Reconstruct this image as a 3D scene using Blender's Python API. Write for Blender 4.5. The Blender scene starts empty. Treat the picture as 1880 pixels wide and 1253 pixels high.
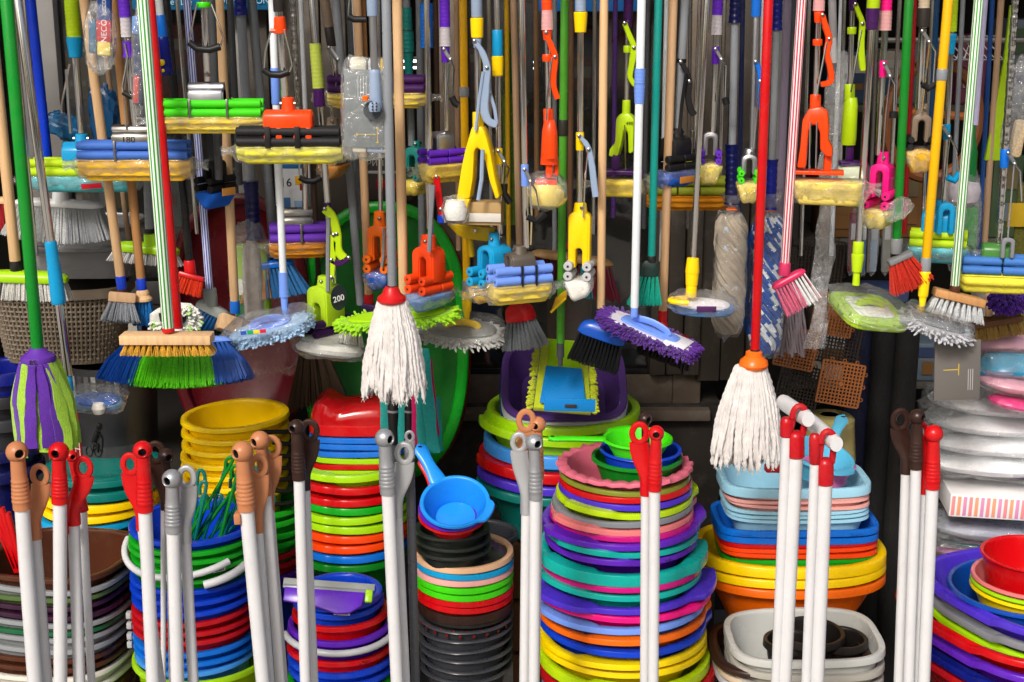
import bpy, bmesh, math, random
from mathutils import Matrix, Vector, noise
random.seed(7)
SC = bpy.context.scene
COL = SC.collection
R = math.radians
PI = math.pi
# ------------------------------------------------------------------ camera
F = 1880 * 50 / 36.0
PITCH = R(14.0)
CAM = Vector((0, 0, 1.7))
cd = bpy.data.cameras.new('camera'); cam = bpy.data.objects.new('camera', cd); COL.objects.link(cam)
cd.lens = 50; cd.sensor_width = 36; cd.clip_end = 400; cd.clip_start = 0.05
cam.location = CAM; cam.rotation_euler = (R(90) - PITCH, 0, 0)
SC.camera = cam
# ------------------------------------------------------------------ sky, sun, exposure
wd = bpy.data.worlds.new('World'); SC.world = wd; wd.use_nodes = True
wn = wd.node_tree
sky = wn.nodes.new('ShaderNodeTexSky'); sky.sky_type = 'NISHITA'; sky.sun_disc = False
SUN_EL, SUN_ROT = 40, 203
sky.sun_elevation = R(SUN_EL); sky.sun_rotation = R(SUN_ROT)
sky.air_density = 1.0; sky.dust_density = 5.0; sky.ozone_density = 0.3
bg = wn.nodes['Background']; bg.inputs[1].default_value = 0.082
wn.links.new(sky.outputs[0], bg.inputs[0])
sd = bpy.data.lights.new('sun', 'SUN'); sun = bpy.data.objects.new('sun', sd); COL.objects.link(sun)
sd.energy = 1.5; sd.angle = R(12); sd.color = (1.0, 0.975, 0.94)
sun.rotation_euler = (R(90 - SUN_EL), 0, R(180 - SUN_ROT))
sun.location = (-2, -4, 6)
SC.view_settings.view_transform = 'Standard'; SC.view_settings.look = 'None'
SC.view_settings.exposure = 0.80; SC.view_settings.gamma = 1.0
SC.view_settings.use_curve_mapping = False
SC.cycles.transparent_max_bounces = 16
SC.cycles.max_bounces = 6
# ------------------------------------------------------------------ photograph pixel -> place
cP, sP = math.cos(PITCH), math.sin(PITCH)
def ray(x, y):
    a = (x - 940) / F; b = (626.5 - y) / F
    return Vector((a, cP + b * sP, -sP + b * cP))
def P(x, y, Y):
    d = ray(x, y)
    return CAM + d * (Y / d.y)
def S(x, y, Y):
    return Y / ray(x, y).y / F
def FR(x, y, Y, yaw=0, roll=0, pitch=0):
    s = S(x, y, Y)
    return (Matrix.Translation(P(x, y, Y)) @ Matrix.Rotation(R(yaw), 4, 'Z') @ Matrix.Rotation(R(roll), 4, 'Y')
            @ Matrix.Rotation(R(pitch), 4, 'X') @ Matrix.Scale(s, 4))
# ------------------------------------------------------------------ materials
def lin(h):
    o = []
    for i in (0, 2, 4):
        c = int(h[i:i + 2], 16) / 255
        o.append(c / 12.92 if c <= .04045 else ((c + .055) / 1.055) ** 2.4)
    return (o[0], o[1], o[2], 1)
MC = {}; HEX = {}
def newmat(key):
    m = bpy.data.materials.new(key); m.use_nodes = True
    nt = m.node_tree; b = nt.nodes['Principled BSDF']
    return m, nt, b
def N(nt, t, **kw):
    n = nt.nodes.new(t)
    for k, v in kw.items():
        if k.startswith('i_'): n.inputs[k[2:].replace('_', ' ')].default_value = v
        else: setattr(n, k, v)
    return n
def surf(h, rough=.35, var=.06, nscale=30, bump=.0, bscale=200, metal=0, stretch=None, sheen=0, spec=.5, trans=0, dirt=.0, coat=0, rv=.12):
    key = ('s', h, rough, var, nscale, bump, bscale, metal, stretch, sheen, spec, trans, dirt, coat)
    if key in MC: return MC[key]
    m, nt, b = newmat('surface_' + h)
    L = nt.links.new
    tc = N(nt, 'ShaderNodeTexCoord'); src = tc.outputs['Object']
    if stretch:
        mp = N(nt, 'ShaderNodeMapping'); mp.inputs['Scale'].default_value = stretch; L(src, mp.inputs[0]); src = mp.outputs[0]
    nz = N(nt, 'ShaderNodeTexNoise'); nz.inputs['Scale'].default_value = nscale; nz.inputs['Detail'].default_value = 4; L(src, nz.inputs['Vector'])
    c = lin(h)
    mx = N(nt, 'ShaderNodeMix', data_type='RGBA')
    dk = tuple(max(0, c[i] * (1 - 2.2 * var)) for i in range(3)) + (1,)
    lt = tuple(min(1, c[i] * (1 + var) + var * .02) for i in range(3)) + (1,)
    mx.inputs['A'].default_value = dk; mx.inputs['B'].default_value = lt
    L(nz.outputs['Fac'], mx.inputs['Factor'])
    out = mx.outputs['Result']
    if dirt > 0:
        n2 = N(nt, 'ShaderNodeTexNoise'); n2.inputs['Scale'].default_value = 9; n2.inputs['Detail'].default_value = 8; n2.inputs['Roughness'].default_value = .7
        L(tc.outputs['Object'], n2.inputs['Vector'])
        rp = N(nt, 'ShaderNodeMapRange'); rp.inputs[1].default_value = .5; rp.inputs[2].default_value = .75; rp.inputs[4].default_value = dirt
        L(n2.outputs['Fac'], rp.inputs[0])
        m2 = N(nt, 'ShaderNodeMix', data_type='RGBA'); m2.inputs['B'].default_value = (.22, .19, .15, 1)
        L(rp.outputs[0], m2.inputs['Factor']); L(out, m2.inputs['A']); out = m2.outputs['Result']
    L(out, b.inputs['Base Color'])
    r2 = N(nt, 'ShaderNodeMapRange'); r2.inputs[3].default_value = max(.02, rough - rv * .6); r2.inputs[4].default_value = min(1, rough + rv)
    n3 = N(nt, 'ShaderNodeTexNoise'); n3.inputs['Scale'].default_value = 14; n3.inputs['Detail'].default_value = 6; L(tc.outputs['Object'], n3.inputs['Vector'])
    L(n3.outputs['Fac'], r2.inputs[0]); L(r2.outputs[0], b.inputs['Roughness'])
    b.inputs['Metallic'].default_value = metal
    b.inputs['Specular IOR Level'].default_value = spec
    if sheen: b.inputs['Sheen Weight'].default_value = sheen; b.inputs['Sheen Roughness'].default_value = .5
    if trans: b.inputs['Transmission Weight'].default_value = trans
    if coat: b.inputs['Coat Weight'].default_value = coat; b.inputs['Coat Roughness'].default_value = .12
    if bump:
        bn = N(nt, 'ShaderNodeTexNoise'); bn.inputs['Scale'].default_value = bscale; bn.inputs['Detail'].default_value = 3; L(src, bn.inputs['Vector'])
        bp = N(nt, 'ShaderNodeBump'); bp.inputs['Strength'].default_value = bump; bp.inputs['Distance'].default_value = .002
        L(bn.outputs['Fac'], bp.inputs['Height']); L(bp.outputs[0], b.inputs['Normal'])
    MC[key] = m; HEX[m.name] = h
    return m
def pl(h, rough=.24): return surf(h, rough=rough, var=.06, nscale=18, bump=.06, bscale=60, dirt=.1, spec=.34, rv=.16)
def clo(h): return surf(h, rough=.9, var=.12, nscale=160, bump=.8, bscale=420, sheen=.25, spec=.2)
def bri(h): return surf(h, rough=.42, var=.3, nscale=320, spec=.35)
def yarn(h): return surf(h, rough=.95, var=.17, nscale=70, bump=.7, bscale=700, sheen=.15, spec=.1)
def wood(h): return surf(h, rough=.55, var=.16, nscale=26, stretch=(5, 5, .35), bump=.1, bscale=90, spec=.3, dirt=.08)
def foam(h): return surf(h, rough=.85, var=.1, nscale=55, bump=.6, bscale=260, spec=.15)
def paint(h): return surf(h, rough=.26, var=.05, nscale=20, bump=.03, dirt=.14, spec=.36)
def paper(h): return surf(h, rough=.6, var=.05, nscale=10, bump=.05)
CHROME = surf('dcdad6', rough=.1, var=.06, nscale=8, metal=1, stretch=(8, 8, .5), rv=.1)
ALU = surf('b2b4b8', rough=.34, var=.06, nscale=20, metal=1, stretch=(6, 6, .4))
STEEL = surf('9a9894', rough=.26, var=.12, nscale=16, metal=1)
def film(h='f2f5f7', veil=.1, gl=.75):
    key = ('film', h, veil, gl)
    if key in MC: return MC[key]
    m, nt, b = newmat('film_' + h); L = nt.links.new
    nt.nodes.remove(b); out = nt.nodes['Material Output']
    tr = N(nt, 'ShaderNodeBsdfTransparent'); tr.inputs[0].default_value = (.97, .98, .98, 1)
    g = N(nt, 'ShaderNodeBsdfGlossy'); g.inputs['Roughness'].default_value = .08; g.inputs[0].default_value = (1, 1, 1, 1)
    df = N(nt, 'ShaderNodeBsdfDiffuse'); df.inputs[0].default_value = lin(h)
    tc = N(nt, 'ShaderNodeTexCoord')
    nz = N(nt, 'ShaderNodeTexNoise'); nz.inputs['Scale'].default_value = 38; nz.inputs['Detail'].default_value = 5; nz.inputs['Distortion'].default_value = 2.6
    L(tc.outputs['Object'], nz.inputs['Vector'])
    bp = N(nt, 'ShaderNodeBump'); bp.inputs['Strength'].default_value = .9; bp.inputs['Distance'].default_value = .006
    L(nz.outputs['Fac'], bp.inputs['Height']); L(bp.outputs[0], g.inputs['Normal'])
    lw = N(nt, 'ShaderNodeLayerWeight'); lw.inputs[0].default_value = .32; L(bp.outputs[0], lw.inputs['Normal'])
    mr = N(nt, 'ShaderNodeMapRange'); mr.inputs[3].default_value = .02; mr.inputs[4].default_value = gl; L(lw.outputs['Facing'], mr.inputs[0])
    mr2 = N(nt, 'ShaderNodeMapRange'); mr2.inputs[1].default_value = .35; mr2.inputs[2].default_value = .7; mr2.inputs[3].default_value = veil * .35; mr2.inputs[4].default_value = veil * 1.7
    L(nz.outputs['Fac'], mr2.inputs[0])
    a = N(nt, 'ShaderNodeMixShader'); L(mr2.outputs[0], a.inputs[0]); L(tr.outputs[0], a.inputs[1]); L(df.outputs[0], a.inputs[2])
    c = N(nt, 'ShaderNodeMixShader'); L(mr.outputs[0], c.inputs[0]); L(a.outputs[0], c.inputs[1]); L(g.outputs[0], c.inputs[2])
    L(c.outputs[0], out.inputs[0])
    MC[key] = m
    return m
FILM = film('f4f6f8', .07, .95); FILM2 = film('f6f7f8', .05, .42); FILMY = film('efe6c8', .06)
def emis(h, st):
    m, nt, b = newmat('lamp'); b.inputs['Emission Color'].default_value = lin(h); b.inputs['Emission Strength'].default_value = st
    return m
BLACK = pl('121214', .45); DARK = pl('2b2724', .4)
# ------------------------------------------------------------------ mesh builder
class MB:
    def __init__(s): s.v = []; s.f = []; s.mi = []
    def rings(s, rs, c0=True, c1=True, close=True, mats=None):
        b = len(s.v); n = len(rs[0])
        for r in rs: s.v.extend([tuple(p) for p in r])
        for i in range(len(rs) - 1):
            for j in range(n if close else n - 1):
                k = (j + 1) % n
                s.f.append((b + i * n + j, b + i * n + k, b + (i + 1) * n + k, b + (i + 1) * n + j))
                s.mi.append(mats[j % len(mats)] if mats else 0)
        if c0: s.f.append(tuple(b + j for j in range(n - 1, -1, -1))); s.mi.append(0)
        if c1: s.f.append(tuple(b + (len(rs) - 1) * n + j for j in range(n))); s.mi.append(0)
        return s
    def tube(s, pts, rad, n=10, cap=True, mats=None, flat=1.0, closed=False):
        pts = [Vector(p) for p in pts]; m = len(pts)
        if not hasattr(rad, '__len__'): rad = [rad] * m
        rs = []; up = None
        for i, p in enumerate(pts):
            if closed: d = pts[(i + 1) % m] - pts[i - 1]
            else: d = pts[min(i + 1, m - 1)] - pts[max(i - 1, 0)]
            if d.length < 1e-9: d = Vector((0, 0, 1))
            d.normalize()
            if up is None:
                up = Vector((0, 1, 0)) if abs(d.y) < .9 else Vector((1, 0, 0))
            a = d.cross(up)
            if a.length < 1e-6: a = d.cross(Vector((1, 0, 0)))
            a.normalize(); up = a.cross(d).normalized()
            rs.append([p + a * (rad[i] * math.cos(2 * PI * j / n)) + up * (rad[i] * flat * math.sin(2 * PI * j / n)) for j in range(n)])
        if closed: rs.append(rs[0]); cap = False
        return s.rings(rs, cap, cap, mats=mats)
    def lathe(s, prof, M, n=24, c0=True, c1=True, mats=None):
        rs = [[M @ Vector((r * math.cos(2 * PI * j / n), r * math.sin(2 * PI * j / n), z)) for j in range(n)] for r, z in prof]
        return s.rings(rs, c0, c1, mats=mats)
    def loft(s, secs, M, n=16):
        """secs: (x, y, z, halfwidth, halfthick)"""
        rs = [[M @ Vector((x + w * math.cos(2 * PI * j / n), y + t * math.sin(2 * PI * j / n), z)) for j in range(n)] for x, y, z, w, t in secs]
        return s.rings(rs)
    def bm(s, bm, M=None):
        b = len(s.v); bm.verts.ensure_lookup_table(); bm.verts.index_update()
        for v in bm.verts: s.v.append(tuple(M @ v.co if M else v.co))
        for f in bm.faces: s.f.append(tuple(b + v.index for v in f.verts)); s.mi.append(0)
        bm.free(); return s
    def box(s, M, sx, sy, sz, r=0, c=(0, 0, 0)):
        bm = bmesh.new(); bmesh.ops.create_cube(bm, size=1)
        for v in bm.verts: v.co = Vector((v.co.x * sx + c[0], v.co.y * sy + c[1], v.co.z * sz + c[2]))
        if r: bmesh.ops.bevel(bm, geom=bm.edges[:], offset=r, segments=2, affect='EDGES', profile=.5)
        return s.bm(bm, M)
    def prism(s, out, M, depth, r=0, y0=None):
        bm = bmesh.new(); y0 = -depth / 2 if y0 is None else y0
        vs = [bm.verts.new((x, y0, z)) for x, z in out]
        f = bm.faces.new(vs)
        g = bmesh.ops.extrude_face_region(bm, geom=[f])
        for e in g['geom']:
            if isinstance(e, bmesh.types.BMVert): e.co.y += depth
        bmesh.ops.recalc_face_normals(bm, faces=bm.faces[:])
        if r:
            ed = [e for e in bm.edges if len(e.link_faces) == 2 and e.calc_face_angle(0) > R(35)]
            bmesh.ops.bevel(bm, geom=ed, offset=r, segments=2, affect='EDGES', profile=.5, clamp_overlap=True)
        return s.bm(bm, M)
MESHN = 0
def mesh(name, mb, mat, org, smooth=True, ang=38):
    me = bpy.data.meshes.new(name)
    ox, oy, oz = org
    me.from_pydata([(x - ox, y - oy, z - oz) for x, y, z in mb.v], [], mb.f)
    ml = mat if isinstance(mat, (list, tuple)) else [mat]
    for m in ml: me.materials.append(m)
    if len(ml) > 1: me.polygons.foreach_set('material_index', mb.mi)
    if smooth:
        me.polygons.foreach_set('use_smooth', [True] * len(me.polygons))
        me.set_sharp_from_angle(angle=R(ang))
    me.update()
    return me
def tagit(o, label=None, cat=None, group=None, kind=None):
    if label: o['label'] = label
    if cat: o['category'] = cat
    if group: o['group'] = group
    if kind: o['kind'] = kind
    return o
def solo(name, mb, mat, org, label=None, cat=None, group=None, kind=None, smooth=True, ang=38):
    o = bpy.data.objects.new(name, mesh(name, mb, mat, org, smooth, ang)); COL.objects.link(o); o.location = org
    return tagit(o, label, cat, group, kind)
def child(par, name, mb, mat, label=None, kind=None, smooth=True, ang=38, org=None):
    root = par
    org = Vector(par['_o']) if '_o' in par else root.location
    o = bpy.data.objects.new(name, mesh(name, mb, mat, org, smooth, ang)); COL.objects.link(o); o.parent = par
    o['_o'] = tuple(org)
    return tagit(o, label, None, None, kind)
class T:
    def __init__(s, name, label, cat, group, org):
        s.e = bpy.data.objects.new(name, None); COL.objects.link(s.e); s.e.empty_display_size = .05
        s.e.location = org; s.o = Vector(org); tagit(s.e, label, cat, group)
    def part(s, name, mb, mat, label=None, kind=None, smooth=True, ang=38, parent=None):
        o = bpy.data.objects.new(name, mesh(name, mb, mat, s.o, smooth, ang)); COL.objects.link(o); o.parent = parent or s.e
        return tagit(o, label, None, None, kind)
    def wire(s, name, pts, Y, r, mat, n=7, parent=None, flat=1):
        """pts in photograph pixels (x, y, depth offset in px)"""
        w = [P(p[0], p[1], Y + (p[2] if len(p) > 2 else 0) * .001) for p in pts]
        sc = S(pts[0][0], pts[0][1], Y)
        rr = [q * sc for q in r] if hasattr(r, '__len__') else r * sc
        return s.part(name, MB().tube(w, rr, n, flat=flat), mat, parent=parent)
def smooth_pts(pts, k=4):
    o = []
    for i in range(len(pts) - 1):
        p0 = Vector(pts[max(i - 1, 0)]); p1 = Vector(pts[i]); p2 = Vector(pts[i + 1]); p3 = Vector(pts[min(i + 2, len(pts) - 1)])
        for j in range(k):
            t = j / k
            o.append(.5 * ((2 * p1) + (p2 - p0) * t + (2 * p0 - 5 * p1 + 4 * p2 - p3) * t * t + (3 * p1 - p0 - 3 * p2 + p3) * t ** 3))
    o.append(Vector(pts[-1]))
    return o
def sstep(a, b, x):
    t = max(0, min(1, (x - a) / (b - a))); return t * t * (3 - 2 * t)
ORD = ['topmost', 'second', 'third', 'fourth', 'fifth', 'sixth', 'seventh', 'eighth', 'ninth', 'tenth', 'eleventh', 'twelfth', 'thirteenth',
       'fourteenth', 'fifteenth', 'sixteenth', 'seventeenth', 'eighteenth', 'nineteenth', 'twentieth', 'twenty-first', 'twenty-second', 'twenty-third', 'twenty-fourth']
FONT = {}
def text_mb(s, M, size, depth=.3):
    """flat lettering as a mesh, in the local x-z plane of M, centred"""
    cu = bpy.data.curves.new('lettering', 'FONT'); cu.body = s; cu.size = size; cu.align_x = 'CENTER'; cu.align_y = 'CENTER'; cu.extrude = depth; cu.resolution_u = 3
    ob = bpy.data.objects.new('lettering', cu); COL.objects.link(ob)
    dg = bpy.context.evaluated_depsgraph_get(); me = ob.evaluated_get(dg).to_mesh()
    mb = MB()
    for v in me.vertices: mb.v.append(tuple(M @ Vector((v.co.x, -v.co.z, v.co.y))))
    for p in me.polygons: mb.f.append(tuple(p.vertices)); mb.mi.append(0)
    bpy.data.objects.remove(ob); bpy.data.curves.remove(cu)
    return mb
# ================================================================== builders
def Mxy(x, y, Y, yaw=0):
    s = S(x, y, Y)
    return Matrix.Translation(P(x, y, Y)) @ Matrix.Rotation(R(yaw), 4, 'Z') @ Matrix.Scale(s, 4)
def vessel(name, label, cat, group, cx, yf, rx, Yc, mat, asp=1.0, H=None, kb=.8, n_exp=2.0, rimw=7, rimh=12, wall=3, yaw=0,
           tabs=(), tabw=0, tabd=0, scallop=0, tilt=(0, 0), roundb=True, nth=72, inset=1.5, seed=0, zoff=0):
    """open tub: (cx, yf) is the pixel of the rim's near edge, rx the half width in px, Yc the depth of its axis (m)"""
    s0 = S(cx, yf, Yc)
    Yn = Yc - rx * asp * s0
    s = S(cx, yf, Yn)
    Yn = Yc - rx * asp * s
    pf = P(cx, yf, Yn)
    org = Vector((pf.x, Yc, pf.z))
    H = H or rx * 1.1
    M = Matrix.Translation(org) @ Matrix.Rotation(R(tilt[0]), 4, 'X') @ Matrix.Rotation(R(tilt[1]), 4, 'Y') @ Matrix.Rotation(R(yaw), 4, 'Z') @ Matrix.Scale(s, 4) @ Matrix.Translation((0, 0, zoff))
    def unit(t):
        c, q = math.cos(t), math.sin(t)
        r = (abs(c) ** n_exp + abs(q) ** n_exp) ** (-1 / n_exp)
        return c * r, q * r
    prof = [(kb * .0, -H + 3, 0, 'b'), (kb * .9, -H + 3, 0, 'b'), (kb, -H + 12, -wall - inset, 'b'), (1, -6, -wall - inset, 'w'), (1, -1.5, -wall - inset + .6, 'w'), (1, 0, -wall - inset + 2.2, 'r'),
            (1, .6, rimw * .35, 'r'), (1, 0, rimw * .85, 'R'), (1, -2.2, rimw, 'R'), (1, -rimh + 1, rimw + .6, 'S'), (1, -rimh, rimw - .8, 'S'),
            (1, -rimh, rimw - 2.2, 'S'), (1, -rimh * .6, .2 - inset, 'S'), (.985, -rimh - 3, -inset, 'w'), (kb, -H + 8, -inset, 'b'), (kb * .95, -H, 0, 'b'), (0, -H, 0, 'b')]
    rs = []
    rnd = random.Random(seed)
    ph = rnd.random() * 6
    for k, z, dr, kind in prof:
        row = []
        for j in range(nth):
            t = 2 * PI * j / nth
            ux, uy = unit(t)
            R0 = rx * math.hypot(ux, uy * asp)
            d = dr; zz = z
            for ta in tabs:
                dd = abs((t - R(ta) - R(yaw) * 0 + PI) % (2 * PI) - PI)
                b = 1 - sstep(R(19), R(27), dd)
                if kind in 'RS': d += tabw * b
                if kind in 'rRS': zz -= tabd * b
            if scallop and kind in 'rRS':
                d += (scallop * (1 + math.cos(t * 26))) * (1 if kind in 'RS' else 0); zz += scallop * .8 * math.cos(t * 26)
            f = (R0 * k + d) / R0 if k > 0 else 0
            wob = .5 * math.sin(2 * t + ph) + .35 * math.sin(3 * t + 2 * ph) if kind in 'rRS' else 0
            row.append(M @ Vector((rx * ux * f, rx * asp * uy * f, zz + wob)))
        rs.append(row)
    mb = MB().rings(rs, False, False)
    o = solo(name, mb, mat, org, label, cat, group, ang=50)
    o['_m'] = 0; del o['_m']
    return o, M, s, org
def bail(par, M, rx, mat, a0, a1, drop, r=5, lift=0, n=22, label=None):
    """bucket handle lying round the rim from angle a0 to a1 (deg, 270 = towards the street)"""
    pts = []
    for i in range(n + 1):
        t = i / n; a = R(a0 + (a1 - a0) * t)
        q = rx + 10 + 4 * math.sin(PI * t)
        pts.append(M @ Vector((q * math.cos(a), q * math.sin(a), -8 - drop * math.sin(PI * t) + lift * t)))
    s = M.to_scale().x
    return child(par, 'handle', MB().tube(pts, r * s, 10), mat, label)
def scoop(name, label, group, cx, yf, rx, Yc, mat, hdl, H=60, lip=None, tilt=(0, 0), hw=13):
    o, M, s, org = vessel(name, label, 'scoop', group, cx, yf, rx, Yc, mat, H=H, kb=.72, rimw=4, rimh=5, wall=2.5, tabs=(lip,) if lip is not None else (), tabw=9, tilt=tilt)
    (hx, hy, hdY) = hdl
    a = R(hx)
    b0 = Vector((math.cos(a) * rx * .98, math.sin(a) * rx * .98, -4)); b1 = Vector((math.cos(a) * (rx + hy), math.sin(a) * (rx + hy), hdY))
    d = (b1 - b0); L = d.length
    side = Vector((-math.sin(a), math.cos(a), 0))
    rs = []
    for i in range(13):
        t = i / 12
        w = hw * (1.15 - .35 * sstep(0, .5, t) + .2 * sstep(.6, .9, t)) * (1 if t < .9 else math.sqrt(max(.05, 1 - ((t - .9) / .105) ** 2)))
        c = b0 + d * t
        rs.append([M @ (c + side * (w * math.cos(2 * PI * j / 12)) + Vector((0, 0, 5.0 * math.sin(2 * PI * j / 12)))) for j in range(12)])
    child(o, 'handle', MB().rings(rs), mat)
    hc = M @ (b0 + d * .93 + Vector((0, 0, 4.6)))
    child(o, 'hanging_hole', MB().lathe([(1, -.2), (4.2, -.2), (4.2, .6), (1, .7)], Matrix.Translation(hc) @ Matrix.Scale(s, 4), 14), BLACK)
    return o, M, s
# ---- hung tools ----------------------------------------------------
class Hang(T):
    """a tool hanging on its stick: xt = pixel x of the stick's axis at y=0, (xb, yb) its lower end"""
    def __init__(s, name, label, cat, group, xt, xb, yb, Y, w, mat, segs=(), ptop=-125, pole='pole', pole_from=None, lean=0):
        s.Y = Y; s.xt = xt; s.xb = xb; s.yb = yb
        super().__init__(name, label, cat, group, P(xb, yb, Y))
        y0 = ptop if pole_from is None else pole_from
        if w:
            s.seg(pole, y0, yb, w, w, mat, n=20)
        for g in segs: s.seg(*g)
    def x(s, y): return s.xt + (s.xb - s.xt) * y / s.yb
    def seg(s, name, ya, yb, wa, wb, mat, kind=None, n=18, parent=None, dx=0, Yo=0):
        Y = s.Y + Yo
        a = P(s.x(ya) + dx, ya, Y); b = P(s.x(yb) + dx, yb, Y); sa = S(s.x(ya), ya, Y)
        ra, rb = wa / 2 * sa, wb / 2 * sa
        mats = None
        if isinstance(mat, (list, tuple)): mats = [0, 1]; n = 20
        L = (b - a)
        if kind == 'rib':
            k = max(4, int((yb - ya) / 7)); pts = []; rr = []
            for i in range(k * 4 + 1):
                t = i / (k * 4); pts.append(a + L * t); rr.append((ra + (rb - ra) * t) * (1 + .022 * math.cos(t * k * 2 * PI)))
        elif kind == 'knob':      # ribbed grip with flared ends
            k = max(4, int((yb - ya) / 11)); pts = []; rr = []
            for i in range(k * 6 + 1):
                t = i / (k * 6); fl = .16 * max(0, 1 - min(t, 1 - t) * 9)
                pts.append(a + L * t); rr.append((ra + (rb - ra) * t) * (1 + fl + .045 * math.cos(t * k * 2 * PI)))
        elif kind == 'cone':
            pts = [a, a + L * .03, a + L * .1, a + L * .9, a + L * .97, b]; rr = [ra * .9, ra, ra * 1.02, rb * 1.02, rb, rb * .9]
        elif kind == 'flare':
            pts = [a, a + L * .8, a + L * .9, a + L * .97, b]; rr = [ra, rb * .95, rb * 1.12, rb * 1.2, rb * 1.05]
        elif kind == 'wrap':      # stick sheathed in crinkled film
            pts = []; rr = []
            k = int((yb - ya) / 5)
            for i in range(k + 1):
                pts.append(a + L * (i / k)); rr.append(ra * (1.02 + .07 * math.sin(i * 1.9) + .05 * math.sin(i * .83)))
        else:
            e = min(.3, 1.5 * sa / max(L.length, 1e-6))
            pts = [a, a + L * e, b - L * e, b]; rr = [ra * .93, ra, rb, rb * .93]
        return s.part(name, MB().tube(pts, rr, n, mats=mats), mat, parent=parent)
    def m(s, y, yaw=0, roll=0, pitch=0, dx=0, Yo=0):
        return FR(s.x(y) + dx, y, s.Y + Yo, yaw, roll, pitch)
def arch_outline(w, h, sw, sh, foot=0):
    """inverted U: width w, height h, slot sw x sh"""
    o = []
    r = w / 2
    top = h - r * .62
    o.append((-w / 2 - foot, 0)); 
    o.append((-w / 2, 8 if foot else top * .5)); 
    for i in range(9):
        a = PI - PI * i / 8
        o.append((r * math.cos(a), top + r * .62 * math.sin(a)))
    o.append((w / 2, 8 if foot else top * .5)); o.append((w / 2 + foot, 0))
    st = sh - sw * .5
    o.append((sw / 2, 0))
    for i in range(7):
        a = PI * i / 6
        o.append((sw / 2 * math.cos(a), max(st, 1) + sw * .5 * math.sin(a)))
    o.append((-sw / 2, 0))
    return o
def mop_head(t, x, y, Y, yaw, L, cl, rol, sp, cw=44, ch=60, clen=46, sw=14, shh=40, spw=44, spd=30, rr=7.5, film_=True, split=(0,), neck=None, bolts=True, dz=0,
             rolls=True, seed=0, plate=None, foot=0, tail=1.0, veil=None, ribs=15, ends=(1, 1), bracket=None, text=None, roll=0, rollmats=None):
    """roller sponge mop head: sponge, four split rollers, arched clamp. (x, y): pixel of the sponge's upper face centre"""
    M = FR(x, y, Y, yaw, roll)
    Q = Matrix.Rotation(R(90), 4, 'Z')
    rnd = random.Random(seed + int(x)); rol = surf(HEX[rol.name], rough=.6, var=.07, nscale=40, bump=.25, bscale=300, spec=.3) if rol.name in HEX else rol
    # local: x along rollers, y across, z up
    if rolls:
        v = spw * .36
        cuts = [-L / 2] + [c for c in split] + [L / 2]
        for sy in (-1, 1):
            for k in (0, 1):
                w = rr * 1.05 + k * rr * 2.15
                for a, b in zip(cuts[:-1], cuts[1:]):
                    mr = M @ Matrix.Translation((0, sy * v, w)) @ Matrix.Rotation(R(90), 4, 'Y')
                    aa, bb = a + 1.5, b - 1.5
                    o = t.part('roller', MB().lathe([(rr * .86, aa), (rr, aa + 1), (rr, bb - 1), (rr * .86, bb)], mr, 16), rol)
                    for e, sgn in ((aa, -1), (bb, 1)):
                        if abs(e) > L / 2 - 4:
                            t.part('hub', MB().lathe([(rr * .28, e - .3), (rr * .28, e + sgn * .8 + .3)], mr, 8), BLACK, parent=o)
        if bracket:
            for bu in bracket[0]:
                for sy in (-1, 1):
                    t.part('bracket', MB().box(M, bracket[1], 2.5, rr * 4.6, .6, c=(bu, sy * (v + rr + 1.2), rr * 2.1)), bracket[2])
    # clamp
    if ch:
        ol = arch_outline(cw, ch, sw, shh, foot)
        z0 = rr * 2.6 if rolls else 0
        mc = M @ Matrix.Translation((0, 0, z0)) @ Q
        mbc = MB().prism(ol, mc, clen, 2.2); mbc.prism(arch_outline(cw - 7, ch - 4, sw + 5, shh + 2), mc, clen + 3, .8)
        cp = t.part('clamp', mbc, cl, ang=30)
        ztop = z0 + ch
        if neck:
            nw, nh = neck
            t.part('neck', MB().lathe([(nw * .62, ztop - 5), (nw * .56, ztop + 3), (nw * .5, ztop + nh - 1), (nw * .44, ztop + nh)], M, 16), cl)
            if bolts:
                for sx in (-1, 1):
                    t.part('bolt', MB().lathe([(1, 0), (3.2, 0), (3.2, 3), (1.6, 4.2)], M @ Matrix.Translation((sx * nw * .5, -4, ztop + nh * .5)) @ Matrix.Rotation(R(90 * sx), 4, 'Y'), 8), STEEL)
        if text:
            tx, tz, size, mat = text[1:]
            side = -1
            mt = M @ Matrix.Translation((tx, -cw / 2 - 1.0, z0 + tz))
            t.part('price_mark', text_mb(text[0], mt, size, .25), mat, parent=cp, smooth=False)
    # sponge
    nu = max(8, int(L / 9)); rs = []
    for i in range(nu + 1):
        tt = i / nu; u = -L / 2 + L * tt
        e = min(1, .72 + .28 * sstep(0, .09, tt)) * min(1, .72 + .28 * sstep(0, .09, 1 - tt))
        row = []
        na = 52
        for j in range(na):
            a = 2 * PI * j / na
            rb = 1 + .075 * math.cos(a * ribs) + .012 * rnd.uniform(-1, 1)
            yy = spw / 2 * math.cos(a) * rb * e; zz = math.sin(a) * (spd * 1.12 * rb if math.sin(a) < 0 else 4.5) * e
            row.append(M @ Vector((u, yy, zz - 3)))
        rs.append(row)
    t.part('sponge', MB().rings(rs), sp, ang=60)
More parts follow.
